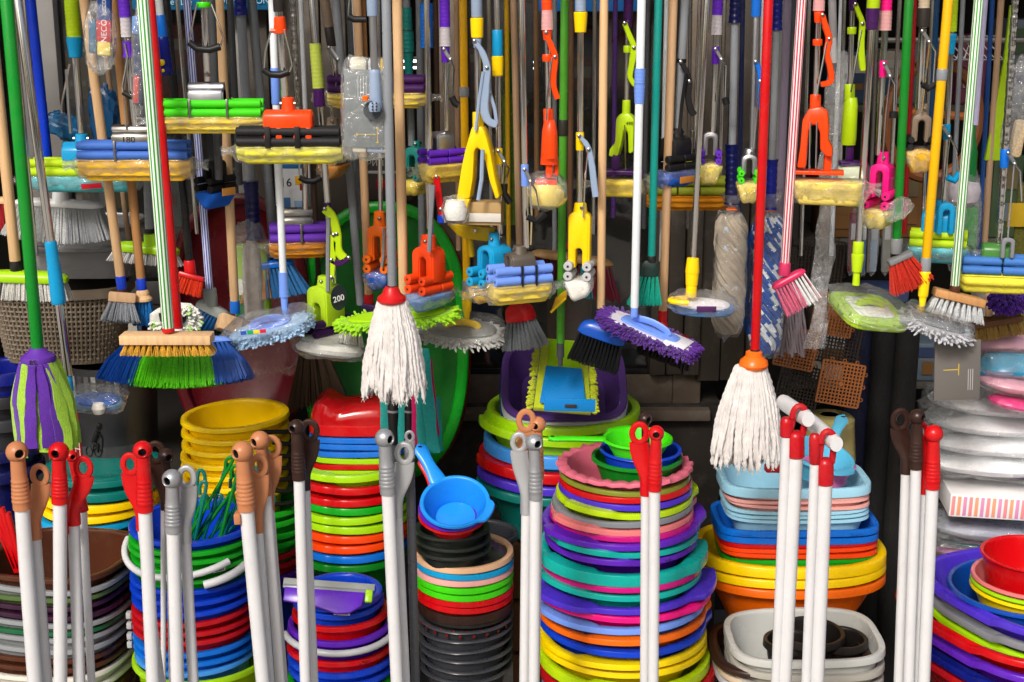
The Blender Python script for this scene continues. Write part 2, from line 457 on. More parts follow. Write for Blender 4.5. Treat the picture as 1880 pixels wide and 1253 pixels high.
    if film_:
        nu = max(10, int(L / 7)); rs = []
        tl = 30 * tail
        us = []
        if ends[0]: us += [(-L / 2 - tl, .5), (-L / 2 - tl * .6, .30), (-L / 2 - tl * .35, .42), (-L / 2 - 3, 1.02)]
        else: us += [(-L / 2 - 2, 1.02)]
        us += [(-L / 2 + L * (i + .5) / nu, 1.07) for i in range(nu)]
        if ends[1]: us += [(L / 2 + 3, 1.02), (L / 2 + tl * .35, .42), (L / 2 + tl * .6, .30), (L / 2 + tl, .5)]
        else: us += [(L / 2 + 2, 1.02)]
        for u, f in us:
            row = []
            for j in range(26):
                a = 2 * PI * j / 26
                k = .05 + .35 * max(0, 1 - f)
                rb = 1 + k * math.cos(a * 7 + u * .11) + rnd.uniform(-.05, .05)
                row.append(M @ Vector((u + rnd.uniform(-2, 2), spw * .5 * math.cos(a) * rb * f, math.sin(a) * (spd if math.sin(a) < 0 else 7) * rb * f - 3 - (1 - f) * 4)))
            rs.append(row)
        t.part('film_wrapper', MB().rings(rs, False, False), veil or FILM, ang=25)
    return M
def lever(t, pts, Y, mat, r=3, tip=None, tipmat=None, tipr=5, name='lever'):
    p3 = [(p[0], p[1], p[2] if len(p) > 2 else -12) for p in pts]
    o = t.wire(name, p3, Y, r, mat)
    if tip:
        t.wire('grip_ring', [(p[0], p[1], p[2] if len(p) > 2 else -12) for p in tip], Y, tipr, tipmat or BLACK, n=10, parent=o)
    return o
def strap(t, pts, Y, w, mat, th=5, name='lever', dz=-12):
    """flat bent lever: pts pixels, w half-width"""
    sc = S(pts[0][0], pts[0][1], Y)
    sp = smooth_pts([Vector((p[0], p[1], 0)) for p in pts], 4)
    n = len(sp); rs = []
    ws = [w] * n if not hasattr(w, '__len__') else [w[min(int(i / 4), len(w) - 1)] for i in range(n)]
    for i, p in enumerate(sp):
        d = (sp[min(i + 1, n - 1)] - sp[max(i - 1, 0)]).normalized(); q = Vector((-d.y, d.x, 0))
        Yd = Y + dz * .001
        a = P(*(p + q * ws[i]).xy, Yd); b = P(*(p - q * ws[i]).xy, Yd)
        dp = Vector((0, th * sc, 0))
        ch = (b - a) * .12
        rs.append([a + dp * .2, a + ch, b - ch, b + dp * .2, b + dp * .8, b + dp - ch, a + dp + ch, a + dp * .8])
    o = t.part(name, MB().rings(rs), mat)
    for q in (pts[0], pts[min(2, len(pts) - 1)]):
        t.part('bolt', MB().lathe([(1, -3), (3.6, -3), (3.6, 0), (1, 1.6)], FR(q[0], q[1], Y + (dz - 2) * .001) @ Matrix.Rotation(R(90), 4, 'X'), 8), STEEL, parent=o)
    return o
def tuft_mb(mb, base, d, side1, side2, L, r0, r1, k, rnd, sr=.8, bend=0):
    for _ in range(k):
        a = rnd.random() * 2 * PI; q = math.sqrt(rnd.random())
        o0 = side1 * (r0 * q * math.cos(a)) + side2 * (r0 * q * math.sin(a))
        o1 = side1 * (r1 * q * math.cos(a)) + side2 * (r1 * q * math.sin(a))
        l = L * rnd.uniform(.92, 1.05)
        p0 = base + o0; p2 = base + d * l + o1 + side1 * rnd.uniform(-1, 1) * L * .02
        p1 = (p0 + p2) * .5 + (o1 - o0) * -.12
        mb.tube([p0, p1, p2], [sr, sr, sr * .7], 4, cap=False)
def brush(t, x, y, Y, L, D, H, mat, tl, nx, ny, bm, yaw=0, roll=0, pitch=0, splay=(12, 8), r0=3, r1=6.5, k=14, shape='box', top=True, sep=True, bev=3, sr=.85, name='block', text=None):
    """scrubbing brush: block L x D x H px, tufts tl long"""
    M = FR(x, y, Y, yaw, roll, pitch)
    rnd = random.Random(int(x * 7 + y))
    mb = MB()
    if shape == 'box': mb.box(M, L, D, H, bev, c=(0, 0, 0))
    else:   # domed plastic block
        rs = []
        for z, f in ((-H / 2, .94), (-H / 2 + 2, 1), (0, 1), (H * .2, .93), (H * .42, .7), (H * .5, .4)):
            rs.append([M @ Vector((L / 2 * f * (abs(math.cos(a)) ** .5) * (1 if math.cos(a) > 0 else -1), D / 2 * f * (abs(math.sin(a)) ** .6) * (1 if math.sin(a) > 0 else -1), z)) for a in [2 * PI * j / 32 for j in range(32)]])
        mb.rings(rs)
    t.part(name, mb, mat)
    X = M.to_3x3().col[0]; Yv = M.to_3x3().col[1]; Z = M.to_3x3().col[2]; sc = X.length
    allb = {}
    for i in range(nx):
        for j in range(ny):
            u = (i + .5) / nx - .5; v = (j + .5) / ny - .5
            base = M @ Vector((u * L * .94, v * D * .86, -H / 2 + 1))
            dv = Vector((math.sin(R(splay[0] * u * 2)), math.sin(R(splay[1] * v * 2)), -1)).normalized()
            d = (M.to_3x3() @ dv).normalized()
            b = bm(u, v) if callable(bm) else bm
            if sep and j == 0: mb = MB()
            else: mb = allb.setdefault(b.name, (MB(), b))[0]
            tuft_mb(mb, base, d, X.normalized(), Yv.normalized(), tl * sc, r0 * sc, r1 * sc, k, rnd, sr * sc)
            if sep and j == 0: t.part('tuft', mb, b, smooth=False)
    for m_, b in allb.values(): t.part('bristles', m_, b, kind='stuff', smooth=False)
    return M
def fan(t, x, y, Y, L, D, bl, L2, D2, bands, n=420, nt=None, nv=4, yaw=0, roll=0, pitch=0, arc=0, head=None, hh=14, sr=.9, dx=0, skew=0, spread=.95, bow=.0, fuzz=.06):
    """sweeping broom: strands from a base ellipse L x D fanning out to L2 x D2 after bl px; bands: (from, to, material)"""
    M = FR(x, y, Y, yaw, roll, pitch); rnd = random.Random(int(x * 3 + y)); sc = M.to_scale().x
    if head:
        rs = []
        for z, f in ((-1, .98), (1.5, 1.04), (hh * .5, 1.0), (hh * .8, .9), (hh, .62)):
            rs.append([M @ Vector((L / 2 * f * (abs(math.cos(a)) ** .45) * (1 if math.cos(a) > 0 else -1), D / 2 * f * (abs(math.sin(a)) ** .6) * (1 if math.sin(a) > 0 else -1), z)) for a in [2 * PI * j / 36 for j in range(36)]])
        t.part('head', MB().rings(rs), head)
    mbs = [MB() for _ in bands]
    nt = nt or max(5, int(L / 6.5))
    for _ in range(n):
        iu = rnd.randrange(nt); iv = rnd.randrange(nv)
        if iv > nv / 2 and rnd.random() < .4: iv = 0
        uc = (iu + .5) / nt * 2 - 1; vc = (iv + .5) / nv * 2 - 1
        q1 = math.sqrt(rnd.random()); q2 = rnd.random() * 6.2832
        ju, jv = q1 * math.cos(q2), q1 * math.sin(q2)
        u = uc + ju * .42 / nt; v = vc + jv * .42 / nv; ue = uc + ju * spread / nt; ve = vc + jv * spread / nv
        f = min(1, max(0, (uc + 1) / 2 + rnd.gauss(0, .018)))
        bi = next((i for i, b in enumerate(bands) if b[0] <= f <= b[1]), 0)
        l = bl * rnd.uniform(1 - fuzz, 1.03) * (1 - arc * u * u)
        a = Vector((u * L * .48, v * D * .45, 0)); b = Vector((ue * L2 * .5 + dx, ve * D2 * .5 + skew, -l)) + Vector((rnd.gauss(0, .7), rnd.gauss(0, .7), 0))
        c = a.lerp(b, .5) + Vector(((b.x - a.x) * bow, (b.y - a.y) * bow, -l * .03))
        mbs[bi].tube([M @ a, M @ c, M @ b], [sr * sc, sr * sc, sr * sc * .75], 3, cap=False)
    for q, b in zip(mbs, bands):
        if q.v: t.part('bristles', q, b[2], kind='stuff', smooth=False)
    return M
def string_mop(t, x, y, Y, w0, w1, h, n, mat, rope=3.4, seed=1, twist=0):
    M = FR(x, y, Y); rnd = random.Random(seed); sc = M.to_scale().x; mb = MB()
    for i in range(n):
        a = 2 * PI * i * .618034; q = math.sqrt((i + .5) / n) if i < n * .35 else rnd.uniform(.85, 1)
        ca, sa = math.cos(a), math.sin(a)
        l = h * rnd.uniform(.86, 1.03) * (1 - .05 * q); wob = rnd.uniform(0, 6); am = rnd.uniform(1.0, 4.2)
        pts = []; rr = []
        m_ = 26
        for k in range(m_ + 1):
            tt = k / m_
            f = w0 / 2 * q + (w1 / 2 * q - w0 / 2 * q) * (1 - (1 - min(1, tt * 1.0)) ** 1.7)
            px = ca * f + am * math.sin(tt * 9 + wob) * tt + rnd.gauss(0, .35)
            py = sa * f * .62 + am * math.cos(tt * 7 + wob) * tt
            pts.append(M @ Vector((px, py, -l * tt))); rr.append(rope * sc * (1 + .16 * (1 if k % 2 else -1)) * (1 if k < m_ else .6))
        mb.tube(pts, rr, 6)
        if rnd.random() < .7:      # frayed end
            e = pts[-1]
            for _ in range(4):
                mb.tube([e, e + Vector((rnd.uniform(-4, 4), rnd.uniform(-4, 4), rnd.uniform(-9, -2))) * sc], [.9 * sc, .5 * sc], 3, cap=False)
    t.part('strands', mb, mat, kind='stuff')
def chenille(t, M, fn, n, mat, L=9, r=2.2, seed=3, name='chenille_pile'):
    """short soft worms; fn(rnd) -> (point, direction) in local px"""
    rnd = random.Random(seed); sc = M.to_scale().x; mb = MB()
    for _ in range(n):
        p, d = fn(rnd); d = (d + Vector((rnd.uniform(-.5, .5), rnd.uniform(-.5, .5), rnd.uniform(-.5, .3)))).normalized()
        l = L * rnd.uniform(.7, 1.25)
        q = p + d * l + Vector((0, 0, -l * .2))
        mb.tube([M @ p, M @ p.lerp(q, .4), M @ p.lerp(q, .8), M @ q], [r * sc * .8, r * sc, r * sc, r * sc * .4], 6)
    t.part(name, mb, mat, kind='stuff')
def blob_film(t, M, rx, ry, rz, seed=0, crumple=.14, mat=None, name='film_wrapper', nexp=2.6, pinch=None, parent=None, n=(30, 18)):
    """crinkled bag round a box rx, ry, rz; pinch: local point the bag's gathered neck is drawn to"""
    rs = []; nu, nv = n
    for i in range(nv + 1):
        ph = -PI / 2 + PI * i / nv
        row = []
        for j in range(nu):
            th = 2 * PI * j / nu
            cx, cy, cz = math.cos(ph) * math.cos(th), math.cos(ph) * math.sin(th), math.sin(ph)
            k = (abs(cx) ** nexp + abs(cy) ** nexp + abs(cz) ** nexp) ** (-1 / nexp)
            d = Vector((cx, cy, cz)) * k
            nz = noise.noise(Vector((cx, cy, cz)) * 2.3 + Vector((seed * 3.1, seed, 0))); n2 = noise.noise(Vector((cx, cy, cz)) * 6 + Vector((seed, 5, seed)))
            f = 1 + crumple * (abs(nz) * 1.6 - .35) + crumple * .75 * (abs(n2) - .2) + crumple * .35 * noise.noise(Vector((cx, cy, cz)) * 13)
            p = Vector((d.x * rx * f, d.y * ry * f, d.z * rz * f))
            if pinch:
                w = sstep(.45, 1.0, d.dot(Vector(pinch).normalized()))
                p = p.lerp(Vector(pinch) + Vector((noise.noise(p * .3), noise.noise(p * .2), 0)) * 6, w * .9)
            row.append(M @ p)
        rs.append(row)
    return t.part(name, MB().rings(rs, False, False), mat or FILM, ang=18, parent=parent)
def flat_mop(t, x, y, Y, L, D, yaw, pitch, roll, pad, plate, bagmat=None, bridge=None, padH=10, nexp=2.4, pile=None, pilen=260, bag=1.12, seed=0, joint=True, pileL=9, platef=.84):
    """flat floor mop: plate on a pad, seen from above"""
    M = FR(x, y, Y, yaw, roll, pitch)
    def disc(f, z0, z1, rnd_=2):
        rs = []
        for z, g in ((z0, .96), (z0 + rnd_, 1), (z1 - rnd_, 1), (z1, .96)):
            row = []
            for j in range(44):
                a = 2 * PI * j / 44; c, q = math.cos(a), math.sin(a)
                r = (abs(c) ** nexp + abs(q) ** nexp) ** (-1 / nexp)
                row.append(M @ Vector((c * r * L / 2 * f * g, q * r * D / 2 * f * g, z)))
            rs.append(row)
        return MB().rings(rs)
    t.part('pad', disc(1, -padH, 0, 3), pad)
    t.part('plate', disc(platef, 0, 4, 1), plate)
    if bridge:
        pts = [(-L * .2, 0, 4), (-L * .16, 0, 11), (0, 0, 15), (L * .16, 0, 11), (L * .2, 0, 4)]
        mbb = MB()
        sp = smooth_pts(pts, 4); s = M.to_scale().x
        mbb.tube([M @ p for p in sp], 7 * s, 8, flat=.5)
        t.part('bridge', mbb, bridge)
    if pile:
        def fn(r):
            a = r.random() * 2 * PI; c, q = math.cos(a), math.sin(a); k = (abs(c) ** nexp + abs(q) ** nexp) ** (-1 / nexp)
            g = r.uniform(.86, 1)
            return Vector((c * k * L / 2 * g, q * k * D / 2 * g, r.uniform(-padH, 0))), Vector((c, q, .15))
        chenille(t, M, fn, pilen, pile, L=pileL, seed=seed + 5)
    if bagmat:
        blob_film(t, M @ Matrix.Translation((0, 0, 4)), L / 2 * bag, D / 2 * bag * 1.05, 20, seed, .12, bagmat, nexp=3)
    return M
# ================================================================== colours
RED = pl('c4070f'); RED2 = pl('b3101c'); DRED = pl('6e0a0e'); ORA = pl('f04408'); ORA2 = pl('f06a08'); YEL = pl('fbd000'); YEL2 = pl('f2d200')
LIME = pl('9fd40c'); LIME2 = pl('b4d60e'); GRN = pl('12a01c'); GRN2 = pl('0a7a1c'); DGRN = pl('0b3d14'); BGRN = pl('3fce0a'); TEAL = pl('0aa59a'); TEAL2 = pl('087068')
CYA = pl('0c96cc'); BLU = pl('0a3cc0'); BLU2 = pl('0c6ad0'); LBLU = pl('3f8fe0'); PBLU = pl('6d93e6'); BLU3 = pl('1a6ed2'); NAVY = pl('0b1878'); NAVY2 = pl('0a1048')
PUR = pl('5a1fb0'); VIO = pl('4a2fc0'); DPUR = pl('3c1050'); MAG = pl('c01078'); PINK = pl('e8107c'); SALM = pl('e07878'); LPINK = pl('e8a8a0'); ROSE = pl('d86a80')
GRY = pl('7d8086'); LGRY = pl('b4b6b8'); DGRY = pl('3a3c42'); WHT = surf('d2d3d5', rough=.3, var=.04, nscale=14, bump=.04, dirt=.22); CREAM = pl('e2b48c'); SKY = pl('9fd4ea'); TAN = pl('b87850', .32); DBRN = pl('2e1a14', .28); SIL = surf('a4a7ab', rough=.36, var=.05, nscale=30, metal=.55, spec=.5)
BRN = pl('4a2616'); TAUPE = pl('7a6a5a'); BGY = pl('8fa2bc'); OLIV = pl('7d8428'); BLKG = pl('1c221e', .32); GBR = pl('1e1a18', .35)
WOOD = wood('d2aa80'); WOOD2 = wood('b98652'); WOODT = wood('a8886a'); WOODB = wood('e0b888'); WOODD = wood('6a4424')
# ================================================================== the place: ground, shop front, interior
def wbox(x0, y0, x1, y1, Y, dep, M=None):
    """box whose street face lies at depth Y and covers these pixels"""
    ym = (y0 + y1) / 2
    X0, X1 = P(x0, ym, Y).x, P(x1, ym, Y).x; z0, z1 = P(x0, y1, Y).z, P(x0, y0, Y).z
    return (X0, X1, Y, Y + dep, z0, z1)
def abox(b, r=.004):
    X0, X1, Y0, Y1, z0, z1 = b
    return MB().box(Matrix.Identity(4), X1 - X0, Y1 - Y0, z1 - z0, r, c=((X0 + X1) / 2, (Y0 + Y1) / 2, (z0 + z1) / 2))
def struct(name, mb, mat, **k):
    return solo(name, mb, mat, (0, 0, 0), kind='structure', **k)
pale_ground = surf('b0aaa0', rough=.9, var=.2, nscale=60, bump=.6, bscale=240)  # street ground colour lightened so that it brightens reflections in the chrome
struct('ground', MB().box(Matrix.Identity(4), 120, 120, .1, c=(0, 0, -.054)), pale_ground)
pav = surf('7a766e', rough=.85, var=.18, nscale=40, bump=.5, bscale=160, dirt=.3)
gx = MB(); g0 = None
pavement = struct('pavement', MB().box(Matrix.Identity(4), 30, 13.5, .04, c=(0, -2.2, -.03)), surf('7c776f', rough=.9, var=.1, nscale=6))
slab = mesh('paving_slab', MB().box(Matrix.Identity(4), .392, .392, .03, .004), pav, (0, 0, 0))
for i in range(-6, 7):
    for j in range(6):
        o = bpy.data.objects.new('paving_slab', slab); COL.objects.link(o); o.parent = pavement
        o.location = (i * .4, 1.55 + j * .4, .005 + random.uniform(-.002, .002))
wallm = surf('4a443c', rough=.8, var=.15, nscale=12, bump=.3, dirt=.5)
struct('shop_floor', MB().box(Matrix.Identity(4), 9, 4.5, .06, c=(0, 5.9, .05)), surf('2a2622', rough=.7))
struct('shop_back_wall', MB().box(Matrix.Identity(4), 9, .1, 3.2, c=(0, 6.6, 1.6)), surf('35322e', rough=.9))
struct('shop_side_wall', MB().box(Matrix.Identity(4), .1, 4.2, 3.2, c=(-3.2, 5.6, 1.6)), surf('35322e', rough=.9))
struct('shop_side_wall', MB().box(Matrix.Identity(4), .1, 4.2, 3.2, c=(3.2, 5.6, 1.6)), surf('35322e', rough=.9))
struct('shop_ceiling', MB().box(Matrix.Identity(4), 9, 4.6, .1, c=(0, 5.7, 2.75)), surf('4a4844', rough=.9))
struct('facade', MB().box(Matrix.Identity(4), 9, .3, 2.4, c=(0, 3.75, 3.4)), surf('8f897e', rough=.85, bump=.3, dirt=.3))
# canopy slab out of view, added to darken the back behind the goods
cano = T('shade_canopy', 'unseen grey canopy roof added to darken the shop front behind the goods', 'canopy', None, (0, 2.9, 2.3))
cano.part('roof', MB().box(Matrix.Identity(4), 6, .85, .05, .005, c=(0, 3.17, 2.62)), surf('6f6c66', rough=.8))
cano.part('edge_strip', MB().box(Matrix.Identity(4), 6, .03, .14, .004, c=(0, 2.73, 2.60)), surf('9a968e', rough=.6))
# sticks hang from this rack
rack = T('hanging_rack', 'steel rack of bars under the added canopy carrying the hung mops', 'rack', None, (0, 2.7, 1.84))
for yy in (2.5, 2.55, 2.6, 2.65, 2.7, 2.75, 2.8, 2.85, 2.9, 2.95):
    rack.part('bar', MB().tube([(-1.7, yy, 1.835), (1.7, yy, 1.835)], .011, 10), STEEL)
for xx in (-1.7, 1.7):
    rack.part('end_bar', MB().tube([(xx, 2.4, 1.857), (xx, 3.6, 1.857)], .013, 10), STEEL)
# ---- shop front
alum = surf('8a8886', rough=.5, var=.08, nscale=14, bump=.1, dirt=.45)
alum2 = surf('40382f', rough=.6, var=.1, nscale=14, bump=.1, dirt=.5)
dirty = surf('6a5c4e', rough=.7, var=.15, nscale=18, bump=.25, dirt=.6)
YW = 3.36
glassm, nt_, b_ = newmat('window_glass')
nt_.nodes.remove(b_)
tr_ = N(nt_, 'ShaderNodeBsdfTransparent'); tr_.inputs[0].default_value = (.55, .57, .56, 1)
gl_ = N(nt_, 'ShaderNodeBsdfGlossy'); gl_.inputs['Roughness'].default_value = .03
df_ = N(nt_, 'ShaderNodeBsdfDiffuse'); df_.inputs[0].default_value = (.25, .24, .22, 1)
fr_ = N(nt_, 'ShaderNodeFresnel'); fr_.inputs[0].default_value = 1.5
nz_ = N(nt_, 'ShaderNodeTexNoise'); nz_.inputs['Scale'].default_value = 3; nz_.inputs['Detail'].default_value = 8
mr_ = N(nt_, 'ShaderNodeMapRange'); mr_.inputs[1].default_value = .45; mr_.inputs[2].default_value = .8; mr_.inputs[3].default_value = .05; mr_.inputs[4].default_value = .3
nt_.links.new(nz_.outputs['Fac'], mr_.inputs[0])
m1_ = N(nt_, 'ShaderNodeMixShader'); m2_ = N(nt_, 'ShaderNodeMixShader')
nt_.links.new(mr_.outputs[0], m1_.inputs[0]); nt_.links.new(tr_.outputs[0], m1_.inputs[1]); nt_.links.new(df_.outputs[0], m1_.inputs[2])
nt_.links.new(fr_.outputs[0], m2_.inputs[0]); nt_.links.new(m1_.outputs[0], m2_.inputs[1]); nt_.links.new(gl_.outputs[0], m2_.inputs[2])
nt_.links.new(m2_.outputs[0], nt_.nodes['Material Output'].inputs[0])
def window(label, x0, y0, x1, y1, fw, mat, sill=True, extra=()):
    b = wbox(x0, y0, x1, y1, YW, .07)
    t = T('shop_window', label, 'window', 'windows of the shop front', ((b[0] + b[1]) / 2, YW, b[4]))
    w = fw * S(x0, 600, YW); X0, X1, Ya, Yb, z0, z1 = b
    t.part('stile', abox((X0, X0 + w, Ya, Yb, z0, z1)), mat); t.part('stile', abox((X1 - w, X1, Ya, Yb, z0, z1)), mat)
    t.part('rail', abox((X0 + w, X1 - w, Ya + .002, Yb, z0, z0 + w * 1.05)), mat); t.part('rail', abox((X0 + w, X1 - w, Ya + .002, Yb, z1 - w, z1)), mat)
    for f in extra:
        xx = X0 + (X1 - X0) * f
        t.part('mullion', abox((xx - w * .5, xx + w * .5, Ya + .003, Yb, z0 + w * 1.05, z1 - w)), mat)
    t.part('bead', abox((X0 + w, X1 - w, Ya + .012, Ya + .02, z0 + w * 1.05, z0 + w * 1.25), .001), BLACK)
    t.part('pane', MB().box(Matrix.Identity(4), X1 - X0 - 2 * w, .006, z1 - z0 - 2.05 * w, c=((X0 + X1) / 2, Ya + .035, (z0 + z1) / 2)), glassm)
    if sill: t.part('sill', abox((X0 - .02, X1 + .02, Ya - .05, Yb, z0 - .03, z0 - .002)), dirty)
    return t
window('dark shop window with worn grey frame behind the left group of mops', 66, -260, 470, 560, 40, alum)
window('wide dark shop window with dirty beige frame in the middle behind hanging mops', 800, -260, 1302, 742, 52, dirty)
# posts and panels
def post(label, x0, x1, y0, y1, Y, mat, ribs=0):
    b = wbox(x0, y0, x1, y1, Y, .06)
    t = T('door_panel', label, 'panel', 'upright panels of the shop front', ((b[0] + b[1]) / 2, Y, b[4]))
    n = max(1, ribs); w = (b[1] - b[0]) / n
    for i in range(n):
        t.part('board', abox((b[0] + i * w + .0015, b[0] + (i + 1) * w - .0015, Y + (i % 2) * .006, Y + .06, b[4], b[5]), .003), mat)
    return t
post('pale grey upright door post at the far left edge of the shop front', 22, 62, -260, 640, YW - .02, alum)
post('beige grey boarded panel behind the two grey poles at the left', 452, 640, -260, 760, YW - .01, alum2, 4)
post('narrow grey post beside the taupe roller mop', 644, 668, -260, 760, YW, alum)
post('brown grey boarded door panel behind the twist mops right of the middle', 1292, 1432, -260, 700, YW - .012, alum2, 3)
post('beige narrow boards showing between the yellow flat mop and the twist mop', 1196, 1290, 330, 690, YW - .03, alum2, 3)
# low wall below the windows
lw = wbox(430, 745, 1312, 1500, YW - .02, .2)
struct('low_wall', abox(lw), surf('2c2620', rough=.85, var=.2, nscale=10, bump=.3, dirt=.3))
# sign strip at the top
sg = T('shop_sign', 'blue sign strip with white lettering at the top behind the mops', 'sign', None, P(600, 6, YW - .06))
sgb = wbox(240, -60, 505, 19, YW - .06, .02); sg.part('board', abox(sgb), pl('0d5f8a', .4))
sgb = wbox(985, -60, 1190, 22, YW - .06, .02); sg.part('board', abox(sgb), pl('0d4f8a', .4))
for s_, xx, yy, sz in (('e', 316, 4, 16), ('De', 342, 4, 18), ('ONE', 418, 2, 18), ('ONE', 486, 2, 16), ('De', 1042, 4, 16), ('lo', 1110, 2, 16)):
    sg.part('letters', text_mb(s_, FR(xx, yy, YW - .064), sz, .3), pl('9fc6d8'), smooth=False)
# lit lamps inside
for (xa, xb, yy, Yl, w_) in ((735, 765, 112, 5.2, 2), (735, 768, 124, 5.0, 2), (962, 985, 114, 5.2, 2), (962, 982, 125, 5.0, 2), (820, 850, 128, 5.6, 1.5), (1000, 1012, 113, 5.6, 1.5)):
    t = T('fluorescent_lamp', 'lit white tube lamp inside the shop seen between the mops at pixel row %d near the %s' % (yy, 'blue grip'), 'lamp', 'lit tube lamps inside the shop', P((xa + xb) / 2, yy, Yl))
    t.e['label'] = 'lit white tube lamp inside the dark shop behind the middle window'
    t.part('tube', MB().tube([P(xa, yy, Yl), P(xb, yy, Yl)], w_ * S(xa, yy, Yl) * 1.3, 8), emis('eef4ff', 6)); t.part('housing', MB().box(Matrix.Translation(P((xa + xb) / 2, yy - 5, Yl)), .08, .03, .012), LGRY)
# goods on shelves inside, seen through the glass and the open right side
shelfm = surf('4a4640', rough=.8)
rnd = random.Random(11)
def shelf(label, x0, x1, Y, rows):
    t = T('goods_shelf', label, 'shelf', 'shelves inside the shop', (P((x0 + x1) / 2, 400, Y).x, Y, .1))
    X0, X1 = P(x0, 400, Y).x, P(x1, 400, Y).x
    for z in rows: t.part('shelf_board', MB().box(Matrix.Identity(4), X1 - X0, .32, .02, .002, c=((X0 + X1) / 2, Y, z)), shelfm)
    for xx in (X0, X1): t.part('upright', MB().box(Matrix.Identity(4), .03, .3, 2.1, .002, c=(xx, Y, 1.1)), shelfm)
    return t, X0, X1
pal = ['782418', '203a58', '948c80', '645838', '344c2e', '6e2c44', '566470', 'a09c94', '6e4818', '263458']
nbx = 0
pnm = ['brick red', 'slate blue', 'beige', 'olive brown', 'green', 'plum', 'grey blue', 'pale grey', 'ochre', 'dark blue']
for lab, x0, x1, Y in (('dim goods shelf inside the shop behind the left window', 90, 440, 4.6), ('dim goods shelf inside the shop behind the middle window', 820, 1270, 4.9), ('dim goods shelf inside the shop at the open right side', 1440, 1990, 4.4)):
    t, X0, X1 = shelf(lab, x0, x1, Y, (.5, .95, 1.35, 1.75))
    for z in (.5, .95, 1.35, 1.75):
        xx = X0 + .08
        while xx < X1 - .1:
            w = rnd.uniform(.07, .16); h = rnd.uniform(.12, .3); pi_ = rnd.randrange(10)
            solo('goods_box', MB().box(Matrix.Translation((xx + w / 2, Y - .075, z + .011 + h / 2)), w, .14, h, .006), paper(pal[pi_]), (xx, Y, z),
                 '%s box on the %s shelf board inside, %s' % (pnm[pi_], {.5: 'lowest', .95: 'second', 1.35: 'third', 1.75: 'top'}[z], lab.split('shop ')[1]), 'box', 'goods boxes on the shelves inside'); nbx += 1
            bx_ = COL.objects[-1]
            for q in range(2):
                pw_, ph_ = w * rnd.uniform(.4, .8), h * rnd.uniform(.12, .35)
                child(bx_, 'label_print', MB().box(Matrix.Translation((xx + w / 2, Y - .15, z + .02 + h * (.28 + .42 * q))), pw_, .002, ph_, 0), paper(rnd.choice(pal)))
            xx += w + rnd.uniform(.01, .06)
# ================================================================== stacks of tubs
def stack(desc, kind, Y, rows, **kw):
    out = []
    seen = {}; rj = random.Random(len(rows) * 7 + int(rows[0][1]))
    for r in rows:
        cx, yf, rx, mat, cname = r[:5]; ex = dict(kw); ex.update(r[5] if len(r) > 5 else {})
        seen[cname] = seen.get(cname, 0) + 1
    cnt = {}
    for i, r in enumerate(rows):
        cx, yf, rx, mat, cname = r[:5]; ex = dict(kw); ex.update(r[5] if len(r) > 5 else {})
        cnt[cname] = cnt.get(cname, 0) + 1
        if seen[cname] == 1: lab = 'only %s %s in %s' % (cname, kind, desc)
        else: lab = '%s %s %s from top in %s' % (ORD[cnt[cname] - 1], cname, kind, desc)
        ex.setdefault('inset', 3.5)
        lab = ex.pop('label', lab); bl = ex.pop('bail', None)
        o = vessel(ex.pop('name', kind.split()[-1]), lab, ex.pop('cat', kind.split()[-1]), ex.pop('group', kind + 's in ' + desc), cx + rj.uniform(-1.5, 1.5), yf, rx, ex.pop('Y', Y), mat, seed=i, tilt=ex.pop('tilt', (rj.uniform(-.7, .7), rj.uniform(-1.3, 1.3))), **ex)
        out.append(o)
    return out
def plinth(label, cx, yt, rx, Y, asp=1):
    p = P(cx, yt, Y - rx * .001); w = rx * .001 * 1.5
    t = T('wooden_crate', label, 'crate', 'crates under the stacks', (p.x, Y, 0))
    if p.z < .06: return
    for i in range(4):
        hh = p.z / 4
        t.part('slat', MB().box(Matrix.Identity(4), w, .02, hh - .01, .002, c=(p.x, Y - w * asp / 2, hh * (i + .5) + .011)), WOODD)
    t.part('crate_body', MB().box(Matrix.Identity(4), w, w * asp - .03, p.z - .02, c=(p.x, Y, p.z / 2 + .003)), WOODD)
# --- B: blue / green / red pails with wire hooks
B = 'the pail stack with wire hooks'
rB = [(332, 996, 116, BLU, 'blue'), (332, 1013, 116, GRN, 'green'), (331, 1029, 115, GRN, 'green'), (332, 1048, 114, GRN, 'green'), (332, 1065, 113, GRN, 'green'), (333, 1086, 114, BLU, 'blue'), (333, 1105, 113, BLU, 'blue'),
      (334, 1125, 112, BLU, 'blue'), (334, 1145, 111, RED2, 'red'), (335, 1162, 111, RED2, 'red'), (335, 1179, 110, RED2, 'red'), (336, 1200, 110, BLU2, 'bright blue'), (337, 1217, 109, BLU2, 'bright blue'), (338, 1234, 108, LBLU, 'light blue')]
SB = stack(B, 'pail', 2.62, rB, H=205, kb=.72, rimw=7, rimh=8, inset=5)
oL, ML, sL, orgL = vessel('pail', 'lime green pail at the bottom of the stack of blue, green and red pails', 'pail', 'pails in ' + B, 345, 1252, 126, 2.62, LIME, H=240, kb=.78, rimw=6, rimh=10)
bail(SB[2][0], SB[2][1], 117, WHT, 178, 312, 22, 6.5, 0, label='white bail handle hanging round the front')
bail(SB[4][0], SB[4][1], 117, WHT, 290, 330, 0, 8, 18)
for k in (9, 10, 11, 12):
    M_ = SB[k][1]
    child(SB[k][0], 'handle_clip', MB().box(M_ @ Matrix.Translation((-SB[k][0].dimensions.x * 0 - 121, -20, -8)), 10, 14, 13, 2), LGRY)
